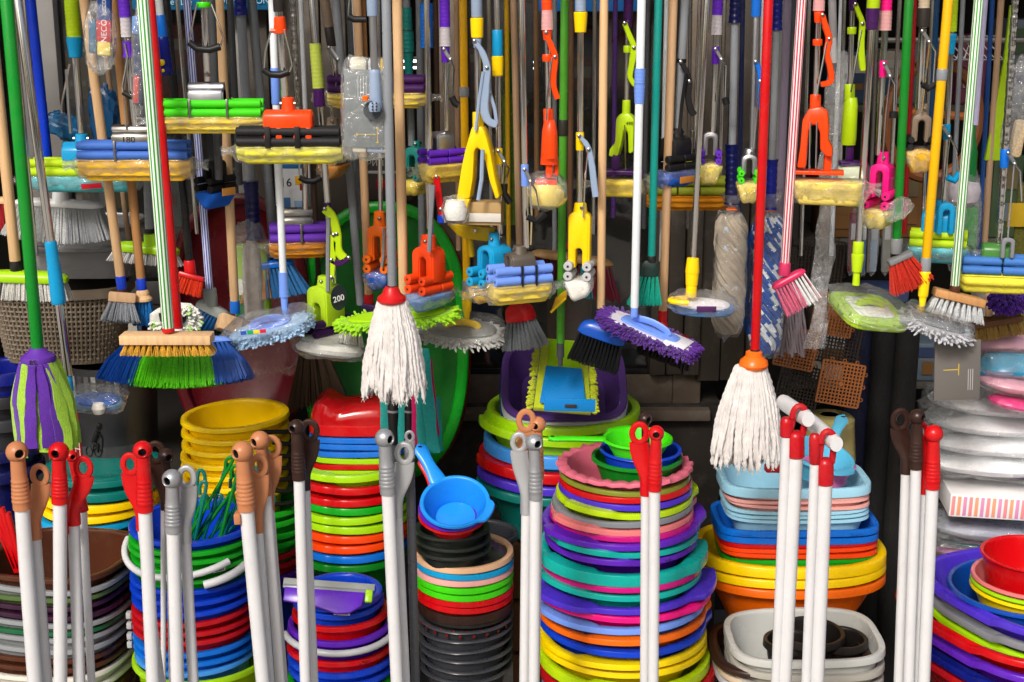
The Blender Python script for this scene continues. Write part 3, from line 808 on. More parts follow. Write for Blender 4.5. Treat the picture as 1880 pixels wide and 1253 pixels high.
def sticker(o, M, rx, ang, z, w, h, bars=True):
    mq = M @ Matrix.Rotation(R(ang), 4, 'Z') @ Matrix.Translation((rx, 0, z)) @ Matrix.Rotation(R(90), 4, 'Z')
    st = child(o, 'sticker', MB().box(mq, w, .7, h, .1), paper('c8c8c4'))
    if bars:
        mb = MB()
        for i in range(8): mb.box(mq, w * (.04 + .03 * (i % 3)), .5, h * .6, 0, c=(-w * .38 + i * w * .105, .35, 0)); mb.box(mq, w * (.04 + .03 * (i % 3)), .5, h * .6, 0, c=(-w * .38 + i * w * .105, -.35, 0))
        child(o, 'barcode', mb, BLACK)
def penmark(o, M, rx, ang, z, k=3):
    mb = MB(); rp_ = random.Random(int(ang * 10)); sc_ = M.to_scale().x
    for i in range(k):
        pts = [M @ Matrix.Rotation(R(ang + i * 3.2 + q * .8), 4, 'Z') @ Vector((rx, 0, z + rp_.uniform(-3.5, 3.5))) for q in range(4)]
        mb.tube(pts, .7 * sc_, 5)
    child(o, 'pen_mark', mb, BLACK)
sticker(SB[3][0], SB[3][1], 121, 304, -5, 24, 7); sticker(SB[4][0], SB[4][1], 120, 301, -5, 26, 7); sticker(SB[6][0], SB[6][1], 119.5, 258, -5, 16, 6)
# wire hooks standing in the top pail
hk = random.Random(5)
Mh = SB[0][1]
for i in range(16):
    a = hk.uniform(0, 6.28); q = hk.uniform(10, 85); lean = hk.uniform(-30, 55)
    col = TEAL2 if i % 3 else GRN2
    b0 = Vector((math.cos(a) * q * .6, math.sin(a) * q * .6, -60)); tp = b0 + Vector((35 + lean + hk.uniform(0, 40), hk.uniform(-20, 20), hk.uniform(85, 190)))
    side = Vector((1, 0, .2)) * (12 if i % 2 else -12)
    pts = smooth_pts([b0, b0.lerp(tp, .5), tp, tp + side * .5 + Vector((0, 0, 9)), tp + side + Vector((0, 0, 2)), tp + side * 1.1 + Vector((0, 0, -14))], 4)
    s_ = Mh.to_scale().x
    w = [Mh @ p for p in pts]
    solo('wire_hook', MB().tube(w, 3.5 * s_, 7), col, tuple(w[0]), ('teal' if i % 3 else 'green') + ' coated wire hook standing in the top blue pail', 'hook', 'coated wire hooks in the blue pail')
# --- C: yellow bucket stack with black handles
rC = [(414, 787 + i * 22.5 - (i > 3) * 2, 95 - i * .4, YEL, 'yellow', {'tilt': (0, -2.0)}) for i in range(7)]
SCk = stack('the leaning yellow stack', 'bucket', 2.95, rC, H=190, kb=.72, rimw=7, rimh=9)
for i, (o, M_, s_, g_) in enumerate(SCk):
    child(o, 'handle', MB().tube([M_ @ Vector((62 + (i % 2) * 20, -86 + (i % 2) * 10, -12)), M_ @ Vector((105, -70, -18)), M_ @ Vector((122, -50, -22))], 4.5 * s_, 8), BLACK)
# --- D2: pails mostly hidden behind the tan sticks
D2 = 'the pails behind the tan sticks'
stack(D2, 'pail', 2.95, [(470, 945, 76, GRN, 'green'), (470, 963, 76, GRN, 'green'), (470, 985, 75, GRN, 'green'), (470, 1004, 75, GRN, 'green'), (471, 1024, 74, RED2, 'red'), (471, 1042, 74, RED2, 'red'), (471, 1064, 74, PUR, 'purple'), (471, 1085, 73, BLU, 'blue'), (471, 1105, 73, BLU, 'blue')], H=150, rimw=6, rimh=9)
# --- D: basins with wavy handles under the red wrapped tubs
D = 'the stack under the red wrapped tubs'
tb = dict(tabs=(232, 40), tabw=10, tabd=-4)
rD = [(640, 873, 98, LIME, 'lime', {'tabs': (228, 55)}), (640, 896, 97, RED, 'red'), (640, 917, 96, RED, 'red'), (640, 933, 95, GRN, 'green'), (640, 950, 95, LIME, 'lime'), (640, 967, 94, LIME, 'lime'), (640, 985, 94, ORA, 'orange'), (640, 1003, 93, ORA, 'orange'), (640, 1021, 93, BLU2, 'blue'), (640, 1038, 92, GRN2, 'dark green')]
stack(D, 'basin', 2.84, rD, H=90, kb=.72, rimw=9, rimh=13, **tb)
plinth('dark crate holding up the basin stack beside the blue scoop', 640, 1105, 92, 2.84)
# --- D top: red glossy tubs (rounded rectangle) wrapped, blue, lime, red
Dt = 'the rectangular pile topped in red'
rDt = [(655, 782, 86, RED, 'red', {'rimh': 20}), (655, 804, 86, BLU3, 'blue'), (655, 817, 86, BLU3, 'blue'), (655, 830, 86, BLU3, 'blue'), (655, 842, 85, LIME, 'lime'), (655, 853, 85, RED, 'red'), (655, 864, 85, LIME, 'lime')]
SDt = stack(Dt, 'tub', 2.86, rDt, H=60, kb=.86, n_exp=4, asp=.62, rimw=5, rimh=10, nth=80)
otub, Mtub, _, _ = SDt[0]
mbw = MB()
rs_ = []
for k_, z_ in ((1.03, -4), (1.02, 14), (.93, 30), (.7, 38), (.3, 41), (.02, 42)):
    rs_.append([Mtub @ Vector((86 * k_ * (1 if math.cos(a) > 0 else -1) * abs(math.cos(a)) ** .5, 54 * k_ * (1 if math.sin(a) > 0 else -1) * abs(math.sin(a)) ** .5, z_ + (10 * math.exp(-((math.cos(a) * 86 * k_ + 55) / 22) ** 2) - 10 * math.exp(-((math.cos(a) * 86 * k_ + 15) / 14) ** 2)) * min(1, max(0, z_ / 20)) + 2.5 * noise.noise(Vector((a * 3, z_ * .1, 0))))) for a in [2 * PI * j / 60 for j in range(60)]])
child(otub, 'upturned_tub', mbw.rings(rs_, False, False), pl('b00a10', .12))
# --- E: blue and red pails under the squeegee
E = 'the pail stack under the purple squeegee'
rE = [(612, 1115, 78, BLU, 'blue'), (612, 1128, 79, BLU, 'blue'), (614, 1152, 85, RED, 'red', {'H': 120}), (614, 1178, 92, PUR, 'purple'), (614, 1196, 94, PUR, 'purple'), (615, 1216, 96, RED, 'red'), (615, 1236, 96, BLU, 'blue'), (615, 1256, 95, BLU, 'blue'), (615, 1278, 95, GRN, 'green'), (615, 1298, 94, RED2, 'dark red')]
SE = stack(E, 'pail', 2.56, rE, H=150, kb=.76, rimw=6, rimh=10)
bail(SE[3][0], SE[3][1], 98, LGRY, 205, 385, 12, 6.5, 10)
penmark(SE[5][0], SE[5][1], 102.5, 296, -5, 4)
plinth('dark crate under the blue and red pails by the squeegee', 615, 1425, 92, 2.56)
for fx, tx in ((.0, 0),):
    sqY = 2.56 - .085
    t = T('window_squeegee', 'purple window squeegee with grey blade lying across the top blue pail', 'squeegee', None, P(600, 1095, sqY))
    Mq = FR(603, 1084, sqY, 0, 4.5, -40)
    t.part('blade', MB().box(Mq, 168, 3, 13, 1, c=(0, 0, 11)), surf('8d918c', rough=.6)); t.part('channel', MB().box(Mq, 164, 7, 8, 2, c=(-2, 0, 2)), GRY)
    ol = [(-80, 0), (68, 0), (64, -26), (44, -40), (20, -44), (0, -38), (-22, -32), (-50, -30), (-80, -26)]
    t.part('body', MB().prism(ol, Mq, 9, 2.5), PUR); t.part('end_cap', MB().box(Mq, 14, 10, 24, 3, c=(75, 0, -6)), LIME)
t = T('price_sticker', 'white barcode sticker on the second blue pail below the squeegee', 'sticker', None, P(624, 1128, 2.47))
Mq = FR(628, 1124, 2.56 - .088, 8, 6); t.part('label_paper', MB().box(Mq, 30, .6, 13, .2), paper('d8d6d0'))
for i in range(9): t.part('bar', MB().box(Mq, 1.2 + (i % 3) * .5, .3, 7, c=(-11 + i * 2.6, -.5, -1)), BLACK)
# --- F: dark pots
Fd = 'the dark pot stack under the blue scoop'
rF = [(850, 1043, 88, CREAM, 'cream'), (850, 1056, 88, CYA, 'blue'), (850, 1068, 88, LPINK, 'pale pink'), (851, 1081, 88, BGRN, 'bright green'), (851, 1093, 87, BGRN, 'bright green'), (851, 1105, 87, RED, 'red'), (851, 1117, 86, RED, 'red'), (852, 1131, 85, DBRN, 'brown', {'rimh': 16}), (852, 1146, 84, GBR, 'black', {'rimh': 8, 'rimw': 4, 'H': 120})]
rF += [(852, 1160 + i * 18.5, 86 - i * .8, DGRY, 'charcoal', {'rimw': 5, 'rimh': 4, 'H': 80}) for i in range(6)]
SF = stack(Fd, 'pot', 2.63, rF, H=120, kb=.8, rimw=5, rimh=11)
plinth('dark crate under the stack of charcoal pots', 852, 1330, 84, 2.63)
for i in range(20):   # pierced holes of the black colander
    o_, M_, s_, g_ = SF[8]
    a = R(190 + i * 8.4)
    child(o_, 'hole_rim', MB().lathe([(1.2, 0), (3.2, .2), (3.2, .9), (2.0, 1.3)], M_ @ Matrix.Rotation(a, 4, 'Z') @ Matrix.Translation((87, 0, -16 - (i % 2) * 9)) @ Matrix.Rotation(R(90), 4, 'Y'), 8), DRED)
stack('the set inside the cream pot', 'pot', 2.60, [(828, 990, 66, BLKG, 'green black'), (829, 1008, 66, BLKG, 'green black'), (830, 1025, 66, BLKG, 'green black')], H=70, kb=.85, rimw=5, rimh=6)
tbag = T('black_bag', 'crumpled black bag lining the cream topped pot', 'bag', None, SF[0][3])
blob_film(tbag, SF[0][1] @ Matrix.Translation((5, -2, -10)), 80, 80, 14, 4, .22, surf('18171c', rough=.3, bump=.6, bscale=60), name='bag_sheet', nexp=2)
vessel('pail', 'slate grey pail standing behind the cream rimmed pot stack', 'pail', None, 885, 1000, 62, 2.78, DGRY, H=140, rimw=5, rimh=10)
sg_ = 'nested measuring scoops above the dark pots'
scoop('scoop', 'red scoop nested below the purple one under the blue scoop', sg_, 829, 962, 61, 2.56, RED, (118, 74, 40), H=34, tilt=(16, 0))
scoop('scoop', 'purple scoop nested directly below the blue scoop', sg_, 830, 953, 62, 2.555, PUR, (118, 76, 34), H=34, tilt=(20, 0))
scoop('scoop', 'blue round scoop with pouring lip and raised handle left of the white string mop stick', sg_, 833, 942, 62, 2.54, pl('1e90ee', .25), (122, 76, 30), H=50, lip=338, tilt=(27, 0), hw=15)
# --- G: the tall pile of bright basins
G = 'the tall pile of bright basins'
rG = [(1157, 887, 119, ROSE, 'pink scalloped', {'scallop': 3, 'rimh': 8}), (1157, 903, 118, OLIV, 'olive', {'rimh': 9}), (1157, 913, 120, RED, 'red'), (1157, 926, 121, VIO, 'violet'), (1155, 942, 124, LIME2, 'lime', {'tabs': (235, 20)}), (1153, 958, 128, GRY, 'grey'), (1152, 972, 130, SALM, 'salmon', {'tabs': (225, 30)}), (1151, 984, 132, MAG, 'magenta'),
      (1152, 1000, 146, PUR, 'purple', {'tabs': (222, 18)}), (1150, 1013, 142, TEAL, 'teal', {'tabs': (238, 30)}), (1150, 1028, 140, PUR, 'purple', {'tabs': (252, 30)}), (1148, 1055, 150, TEAL, 'teal', {'rimh': 22, 'tabs': (226, 345)}), (1150, 1078, 150, MAG, 'magenta'), (1150, 1093, 148, TEAL, 'teal', {'tabs': (220, 30)}), (1152, 1117, 152, VIO, 'violet', {'tabs': (222, 345), 'tabw': 26}), (1152, 1134, 154, PINK, 'hot pink', {'tabs': (218, 340)}),
      (1152, 1154, 155, PBLU, 'periwinkle', {'tabs': (222,)}), (1153, 1176, 155, ORA2, 'orange', {'tabs': (266, 20)}), (1154, 1196, 155, BLU, 'blue', {'tabs': (266, 20)}), (1155, 1219, 156, YEL2, 'yellow', {'tabs': (258,)}), (1155, 1235, 156, YEL2, 'yellow'), (1157, 1262, 160, LIME2, 'lime', {'rimh': 20, 'tabs': (266,)}), (1165, 1290, 164, RED2, 'dark red', {'tabs': (296,), 'tabw': 14, 'rimh': 20}), (1165, 1318, 160, CYA, 'cyan', {'rimh': 20})]
SG = stack(G, 'basin', 2.62, rG, H=92, kb=.72, rimw=7, rimh=11, inset=7, tabw=13, tabd=-6)
penmark(SG[19][0], SG[19][1], 164.5, 243, -7, 4); penmark(SG[10][0], SG[10][1], 148, 300, -6, 2)
plinth('dark crate under the tall pile of bright basins', 1160, 1405, 130, 2.62)
vessel('bowl', 'blue bowl on the tall basin pile behind the lime scoop', 'bowl', 'bowls on top of the tall basin pile', 1183, 846, 74, 2.60, BLU, H=60, rimw=3, rimh=4)
vessel('bowl', 'green bowl on the tall basin pile below the blue bowl', 'bowl', 'bowls on top of the tall basin pile', 1176, 862, 82, 2.60, GRN2, H=60, rimw=4, rimh=7)
scoop('scoop', 'lime green scoop with long handle pointing left atop the tall basin pile', None, 1176, 822, 62, 2.58, BGRN, (181, 106, -2), H=44, lip=118, hw=11)
# --- behind: basins under the purple trays
L_ = 'the stack under the litter trays'
rL = [(1040, 783, 138, LIME, 'lime'), (1035, 806, 142, LIME, 'lime', {'tabs': (205,)}), (1030, 838, 134, LBLU, 'blue', {'rimh': 24}), (1025, 868, 138, RED, 'red', {'tabs': (215,), 'rimh': 20}), (1022, 893, 136, VIO, 'violet', {'tabs': (212,)}), (1022, 912, 136, TEAL2, 'teal', {'tabs': (212,)})]
stack(L_, 'basin', 3.0, rL, H=110, kb=.76, rimw=10, rimh=16, tabw=9, tabd=-5)
plinth('dark crate under the basins behind the silver stick', 1025, 1020, 130, 3.0)
tr = [(1040, 724, 112, surf('4c3070', rough=.22, var=.05, nscale=20), 'dark violet'), (1040, 724, 112, LGRY, 'grey', {'zoff': -9}), (1040, 724, 112, LGRY, 'grey', {'zoff': -16}), (1040, 724, 112, LGRY, 'grey', {'zoff': -23}), (1040, 724, 115, NAVY, 'navy', {'zoff': -30})]
ST = stack('the pile under the lime flat mop', 'tray', 2.98, tr, H=55, kb=.8, n_exp=4.5, asp=.95, rimw=8, rimh=6, nth=88, wall=4, tilt=(26, 0))
# --- H: trays in the yellow oval tubs
H_ = 'the pile behind the white barred sticks'
rH = [(1472, 898, 132, SKY, 'pale blue', {'rimh': 18, 'rimw': 8}), (1472, 912, 131, LPINK, 'pale pink'), (1472, 921, 131, LPINK, 'pale pink'), (1472, 930, 130, LPINK, 'pale pink'), (1472, 939, 130, SKY, 'pale blue'), (1472, 947, 129, SKY, 'pale blue'), (1472, 955, 129, SKY, 'pale blue')]
stack(H_, 'tray', 2.86, rH, H=70, kb=.86, n_exp=4.2, asp=.62, rimw=5, rimh=6, nth=88)
rH2 = [(1474, 976, 147, BLU2, 'blue', {'rimh': 12}), (1474, 988, 146, BLU2, 'blue', {'rimh': 12}), (1474, 998, 144, RED, 'red'), (1474, 1008, 143, ORA, 'orange'), (1474, 1018, 142, ORA, 'orange'), (1474, 1028, 140, GRN, 'green'), (1474, 1036, 139, GRN, 'green')]
stack('the tray pile in the yellow tub', 'tray', 2.86, rH2, H=50, kb=.9, n_exp=5, asp=.6, rimw=5, rimh=8, nth=88)
rH3 = [(1472, 1043, 170, YEL, 'yellow', {'rimh': 20}), (1472, 1064, 168, YEL, 'yellow', {'rimh': 16, 'H': 60}), (1472, 1082, 166, ORA2, 'orange', {'rimh': 16, 'H': 120, 'kb': .7})]
stack('the oval pile behind the square bucket', 'tub', 2.86, rH3, H=80, kb=.84, n_exp=2.5, asp=.72, rimw=12, nth=88)
plinth('dark crate under the yellow and orange oval tubs', 1472, 1205, 150, 2.86, .7)
scoop('scoop', 'pale blue ladle bowl with handle up to the right in the tray', None, 1520, 852, 62, 2.84, pl('58b4d8'), (62, 62, 34), H=44, lip=300, tilt=(10, 12))
vessel('bowl', 'pink bowl under the pale blue ladle in the tray', 'bowl', None, 1530, 866, 48, 2.84, pl('d070a8'), H=36, rimw=4, rimh=4)
tt_ = T('red_clip', 'red plastic clip lying in the pale blue tray by the string mop', 'clip', None, P(1418, 862, 2.84)); tt_.part('body', MB().box(FR(1420, 860, 2.82, 12, 4), 32, 18, 14, 3), RED2); tt_.part('hole', MB().lathe([(1, 0), (3, 0), (3, 1)], FR(1413, 858, 2.809) @ Matrix.Rotation(R(90), 4, 'X'), 10), BLACK)
# --- I: grey square bucket
I_ = 'the square bucket pile at the right'
rI = [(1495, 1213, 140, pl('bfc1bc'), 'light grey', {'rimh': 14}), (1495, 1238, 139, pl('a9a69c'), 'warm grey', {'rimh': 12}), (1495, 1262, 138, pl('a9a69c'), 'warm grey', {'rimh': 12})]
SI = stack(I_, 'bucket', 2.58, rI, H=150, kb=.86, n_exp=3.6, asp=.8, rimw=7, nth=96)
plinth('dark crate under the square grey buckets', 1495, 1405, 130, 2.58, .8)
for cx_, yf_, rx_, lb in ((1500, 1185, 60, 'black flower pot lying inside the light grey square bucket'), (1455, 1192, 42, 'small black pot beside the larger one in the grey bucket'), (1555, 1190, 45, 'black pot at the right inside the grey square bucket')):
    vessel('flower_pot', lb, 'pot', 'black pots in the square bucket', cx_, yf_, rx_, 2.60, GBR, H=70, rimw=4, rimh=14)
rI2 = [(1470, 1235, 140, DBRN, 'dark brown', {'rimw': 14}), (1470, 1252, 138, pl('c8b49c'), 'cream'), (1470, 1268, 138, LGRY, 'grey')]
S2 = stack('the pile under the square bucket', 'tray', 2.60, rI2, H=80, kb=.86, n_exp=3.6, asp=.8, rimw=8, rimh=10, nth=96)
# --- J: rounded tubs at the lower right corner
J = 'the pile at the lower right corner'
rJ = [(1985, 1153, 194, VIO, 'violet', {}), (1987, 1177, 194, GRY, 'grey', {}), (1990, 1200, 195, LIME, 'lime', {}), (1966, 1206, 216, RED, 'red', {}), (1968, 1234, 216, PUR, 'purple', {}), (1968, 1258, 216, NAVY, 'navy', {}), (1970, 1284, 216, RED2, 'dark red', {})]
stack(J, 'tub', 2.63, rJ, H=90, kb=.82, n_exp=3.4, asp=1, rimw=11, rimh=13, yaw=24, tabs=(180, 270), tabw=-4, tabd=9, nth=110)
plinth('dark crate under the rounded tubs at the right corner', 1945, 1390, 150, 2.63)
vessel('bowl', 'deep blue bowl sitting in the violet tub at the right edge', 'bowl', 'bowls at the right edge', 1928, 1132, 138, 2.61, pl('0a48a8'), H=80, rimw=5, rimh=8)
vessel('bowl', 'yellow bowl inside the deep blue bowl at the right edge', 'bowl', 'bowls at the right edge', 1928, 1118, 106, 2.61, YEL2, H=66, rimw=4, rimh=6)
vessel('bowl', 'lime rimmed bowl above the yellow bowl at the right edge', 'bowl', 'bowls at the right edge', 1928, 1108, 105, 2.61, LIME, H=50, rimw=4, rimh=6)
vessel('bowl', 'pink rimmed bowl above the lime bowl at the right edge', 'bowl', 'bowls at the right edge', 1928, 1098, 104, 2.61, SALM, H=50, rimw=4, rimh=6)
vessel('cup', 'red cup with clear wrap on top of the bowls at the right edge', 'cup', None, 1928, 1052, 92, 2.61, RED, H=70, rimw=3, rimh=3, kb=.9)
# --- A: dark tubs at the left edge
A = 'the dark tub pile at the lower left'
ca = pl('85898c'); cb = pl('d4d0c6')
rA = [(75, 1062, 132, BRN, 'brown', {'rimh': 9}), (75, 1082, 133, ca, 'grey'), (76, 1096, 131, pl('4a5f34'), 'olive green'), (76, 1112, 131, pl('32162e'), 'plum'), (77, 1128, 131, pl('32162e'), 'plum'), (77, 1145, 132, ca, 'grey'), (77, 1157, 131, pl('1a5a38'), 'green'), (78, 1170, 132, ca, 'grey'), (78, 1190, 132, ca, 'grey'), (78, 1208, 130, BRN, 'brown'), (78, 1226, 130, BRN, 'brown'), (79, 1244, 132, cb, 'off white'), (79, 1264, 132, cb, 'off white'), (79, 1284, 130, BRN, 'brown')]
stack(A, 'tub', 2.66, rA, H=120, kb=.84, n_exp=3.2, asp=.95, rimw=6, rimh=8, nth=84, yaw=-12)
plinth('dark crate under the dark tubs at the lower left', 79, 1400, 130, 2.66)
# --- A2: teal and yellow lidded basins
A2 = 'the pile behind the red handles'
rA2 = [(162, 884, 102, TEAL2, 'teal'), (162, 905, 104, TEAL2, 'teal', {'rimh': 16}), (158, 928, 104, YEL, 'yellow', {'rimh': 14}), (156, 950, 102, YEL, 'yellow', {'rimh': 12}), (150, 968, 102, CYA, 'blue'), (150, 986, 104, ROSE, 'pink')]
SA2 = stack(A2, 'basin', 2.95, rA2, H=80, kb=.76, rimw=8, rimh=12)
child(SA2[0][0], 'lid', MB().lathe([(103, -3), (102, 2), (92, 4), (88, 2), (70, 4), (30, 8), (0.1, 9)], SA2[0][1], 48, False, False), TEAL2)
plinth('dark crate under the teal and yellow basins', 150, 1080, 100, 2.95)
# red rods at the left edge
for i in range(5):
    a_ = P(-30 + i * 11, 905 + i * 9, 2.62); b_ = P(28 + i * 3, 1042 + (i % 2) * 8, 2.62)
    solo('red_rod', MB().tube([a_, a_.lerp(b_, .5), b_], .0062, 10), RED, tuple(a_), 'shiny red rod of the bundle leaning in at the left edge', 'rod', 'red rods at the left edge')
# ---- unseen buildings added behind the camera to streak the chrome reflections
for x0, w, h, hx, nm in ((-15, 8, 5.0, 'c8beac', 'unseen beige building added across the street to reflect in chrome and glass'), (-4.5, 5.5, 4.2, '5a4034', 'unseen brown building added across the street to reflect in chrome and glass'), (4.5, 9, 5.6, 'a8a49c', 'unseen grey building added across the street to reflect in chrome and glass')):
    t = T('reflection_building', nm, 'building', 'buildings added across the street for reflections', (x0 + w / 2, -11, 0))
    t.part('wall', MB().box(Matrix.Identity(4), w, 4, h, .03, c=(x0 + w / 2, -13, h / 2)), surf(hx, rough=.85))
    k = int(w / 1.6)
    for i in range(k):
        for j in range(2): t.part('window', MB().box(Matrix.Identity(4), .8, .06, 1.2, .01, c=(x0 + (i + .5) * w / k, -10.99, 1.4 + j * 2.0)), surf('14181c', rough=.1))
# ================================================================== white sticks standing in front
YF = 2.22
GF = 'white sticks with coloured handles standing in front'
def stick_base(t, xt, yt, xb, w, Y, mat):
    a = P(xt, yt, Y); b0 = P(xb, 1253, Y); d = b0 - a; b = a + d * ((a.z - .01) / (a.z - b0.z)); s = S(xt, yt, Y); r = w / 2 * s
    t.part('tube', MB().tube([a, a.lerp(b, .5), b], r, 20), mat)
    return a, (a - b).normalized(), s
def axisM(a, up, s):
    z = up; x = Vector((1, 0, 0)); x = (x - z * x.dot(z)).normalized(); y = z.cross(x)
    m = Matrix((x, y, z)).transposed().to_4x4()
    return Matrix.Translation(a) @ m @ Matrix.Scale(s, 4)
def ball_stick(label, xt, yt, xb, w, hx, hy, mat, Y=YF, tube=None, hole=35, clip=None, bw=1.0):
    """stick with a ribbed grip and a round pierced knob; (hx, hy) pixel of the knob's centre"""
    t = T('broom_stick', label, 'stick', GF, P(xb, 1253, Y))
    a, up, s = stick_base(t, xt, yt, xb, w, Y, tube or WHT)
    k = P(hx, hy, Y); up2 = (k - a); Lg = up2.length / s; up2.normalize(); M = axisM(a, up2, s)
    r = w * .56; R0 = w * .74 * bw; prof = [(r * .9, -10), (r * 1.08, -9), (r * 1.08, 0)]
    nr = 6
    for i in range(nr * 6 + 1):
        q = i / 6
        prof.append((r * (1.08 - .12 * sstep(0, nr, q) + .07 * abs(math.sin(q * PI))), 4 + q * Lg * .075))
    z0 = 4 + nr * Lg * .075
    prof += [(r * .93, z0 + (Lg - z0) * .25), (r * .90, z0 + (Lg - z0) * .5), (r * .86, Lg - R0 * .5)]
    g = t.part('grip', MB().lathe(prof, M, 26), mat, ang=60)
    mh = M @ Matrix.Translation((0, 0, Lg)) @ Matrix.Rotation(R(hole), 4, 'Z') @ Matrix.Rotation(R(90), 4, 'X')
    kp = [(.36, .05), (.40, .80), (.43, .86), (.47, .885)] + [(math.cos(R(q)), math.sin(R(q))) for q in (56, 45, 30, 15, 0, -15, -30, -45, -60, -75)] + [(.01, -1)]
    t.part('knob', MB().lathe([(R0 * p, R0 * q) for p, q in kp], mh, 26, False, False), mat, parent=g, ang=60)
    t.part('hole_shade', MB().lathe([(R0 * .005, R0 * .1), (R0 * .355, R0 * .1), (R0 * .385, R0 * .72)], mh, 20, False, False), BLACK, parent=g)  # black cup inside the knob, painting in the shade of its hole
    if clip: t.part('clip', MB().box(M, 12, w * 1.0, 20, 2, c=(clip * (w * .5 + 2), -3, -22)), mat)
    return t
def loop_stick(label, xt, yt, xb, w, hx, hy, mat, Y=YF + .03, tube=None, lw=19, clip=None):
    """flat spoon handle with an eye at its top"""
    t = T('dustpan_stick', label, 'stick', GF, P(xb, 1253, Y))
    a, up, s = stick_base(t, xt, yt, xb, w, Y, tube or WHT)
    k = P(hx, hy, Y); v = k - a; M = axisM(a, Vector((0, .04, 1)).normalized(), s)
    kl = M.inverted() @ k
    Lx, Lz = kl.x, kl.z
    secs = []
    for i in range(15):
        q = i / 14; z = -12 + (Lz - lw * 1.0 + 12) * q
        x = Lx * sstep(.25, 1, q)
        hw = w * .58 + (lw * .95 - w * .58) * sstep(.22, .72, q); th = w * .55 * (1 - .62 * sstep(.2, .7, q))
        secs.append((x, 0, z, hw, th))
    g = t.part('grip', MB().loft(secs, M, 18), mat)
    ring = [M @ Vector((Lx + lw * .68 * math.sin(q), -1, Lz - 2 + lw * .9 * -math.cos(q))) for q in [2 * PI * i / 28 for i in range(28)]]
    t.part('eye', MB().tube(ring, lw * .3 * s, 8, closed=True, flat=.8), mat, parent=g)
    if clip: t.part('clip', MB().box(M, 14, w, 22, 2.5, c=(clip * (w * .5 + 3), -4, -16)), mat)
    return t
SILV = surf('c4c7ca', rough=.3, var=.04, nscale=30, metal=.6)
ball_stick('tan ribbed knob stick, leftmost in front of the purple and green strip mop', 40, 926, 64, 27, 31, 830, TAN)
loop_stick('tan flat eye handle stick right beside the leftmost tan knob', 63, 978, 85, 23, 72, 872, TAN, clip=-1)
ball_stick('red ribbed knob stick below the purple and green strip mop', 110, 915, 111, 25, 108, 830, RED, hole=-8)
ball_stick('half hidden red knob stick just behind the red knob under the strip mop', 152, 930, 168, 15, 131, 838, RED, Y=YF + .07)
loop_stick('red flat eye handle stick in front of the teal basin', 135, 952, 146, 22, 152, 858, RED, clip=-1)
loop_stick('red flat eye handle leaning left of the red knob by the yellow buckets', 258, 962, 296, 14, 238, 852, RED, clip=1)
ball_stick('red ribbed knob stick in front of the blue pail', 266, 930, 281, 25, 262, 827, RED, bw=.95, hole=12)
loop_stick('dark brown flat eye handle mostly hidden behind the silver knob', 300, 925, 300, 10, 285, 830, DBRN, Y=YF + .08)
ball_stick('dark brown knob stick behind the silver knob by the yellow buckets', 312, 945, 318, 16, 305, 838, DBRN, Y=YF + .06, bw=1.25, hole=35)
ball_stick('silver ribbed knob stick in front of the wire hooks pail', 318, 968, 326, 25, 316, 880, SIL, hole=-25)
loop_stick('silver flat eye handle stick beside the silver knob at the pail of hooks', 340, 985, 355, 20, 342, 875, SILV, clip=-1)
ball_stick('tan ribbed knob stick in the left of the tan pair by the yellow buckets', 452, 928, 483, 27, 445, 830, TAN, clip=-1, hole=-38)
loop_stick('tan flat eye handle between the two tan knobs', 474, 966, 496, 17, 474, 855, TAN, clip=-1)
ball_stick('taller tan ribbed knob stick behind the tan pair', 488, 900, 515, 20, 477, 809, TAN, Y=YF + .05, bw=1.2, hole=-38)
loop_stick('tan flat eye handle behind the taller tan knob with purple marks', 496, 925, 522, 14, 498, 820, TAN, Y=YF + .07)
ball_stick('dark brown ribbed knob stick beside the red wrapped tubs', 549, 872, 561, 21, 544, 785, DBRN, bw=.95, hole=-28)
loop_stick('dark brown flat eye handle beside the dark brown knob by the red tubs', 561, 888, 577, 16, 568, 790, DBRN, clip=-1)
ball_stick('silver ribbed knob stick under the white string mop', 712, 898, 729, 24, 706, 805, SIL, hole=50)
loop_stick('large silver flat eye handle on a white tube under the string mop', 730, 938, 745, 17, 742, 832, SILV, clip=-1)
loop_stick('silver eye handle on the dark grey tube under the string mop', 752, 830, 763, 17, 752, 800, SIL, Y=YF + .06, tube=pl('4a4c50'), lw=10)
loop_stick('tan flat eye handle rising behind the silver pair', 972, 915, 968, 14, 966, 772, TAN, Y=YF + .05)
ball_stick('tan knob stick rising behind the silver pair', 988, 870, 982, 18, 987, 780, TAN, Y=YF + .06, bw=1.15, hole=-25)
loop_stick('silver flat eye handle stick left of the silver knob in front of the red basin', 967, 932, 963, 20, 953, 812, SILV, clip=1, lw=17)
ball_stick('silver ribbed knob stick in front of the stacked red and violet basins', 983, 908, 980, 21, 981, 813, SIL, bw=1.05, hole=28)
ball_stick('dark brown knob peeking out behind the red eye handle on the basins', 1187, 860, 1186, 14, 1184, 770, DBRN, Y=YF + .06, bw=1.2)
loop_stick('red flat eye handle stick at the left of the red pair by the tall basins', 1186, 898, 1184, 19, 1174, 795, RED, clip=1)
ball_stick('red ribbed knob stick in front of the tall basins', 1202, 892, 1199, 21, 1205, 796, RED, bw=.95, hole=-6)
loop_stick('dark brown flat eye handle beside the dark brown knob by the wrapped seats', 1664, 858, 1650, 19, 1654, 770, DBRN, clip=1)
ball_stick('dark brown knob stick in front of the wrapped white seats', 1682, 852, 1668, 20, 1684, 766, DBRN, hole=42)
loop_stick('red flat eye handle at the left of the rightmost red knob', 1697, 895, 1682, 15, 1692, 792, RED, Y=YF + .02, clip=1, lw=15)
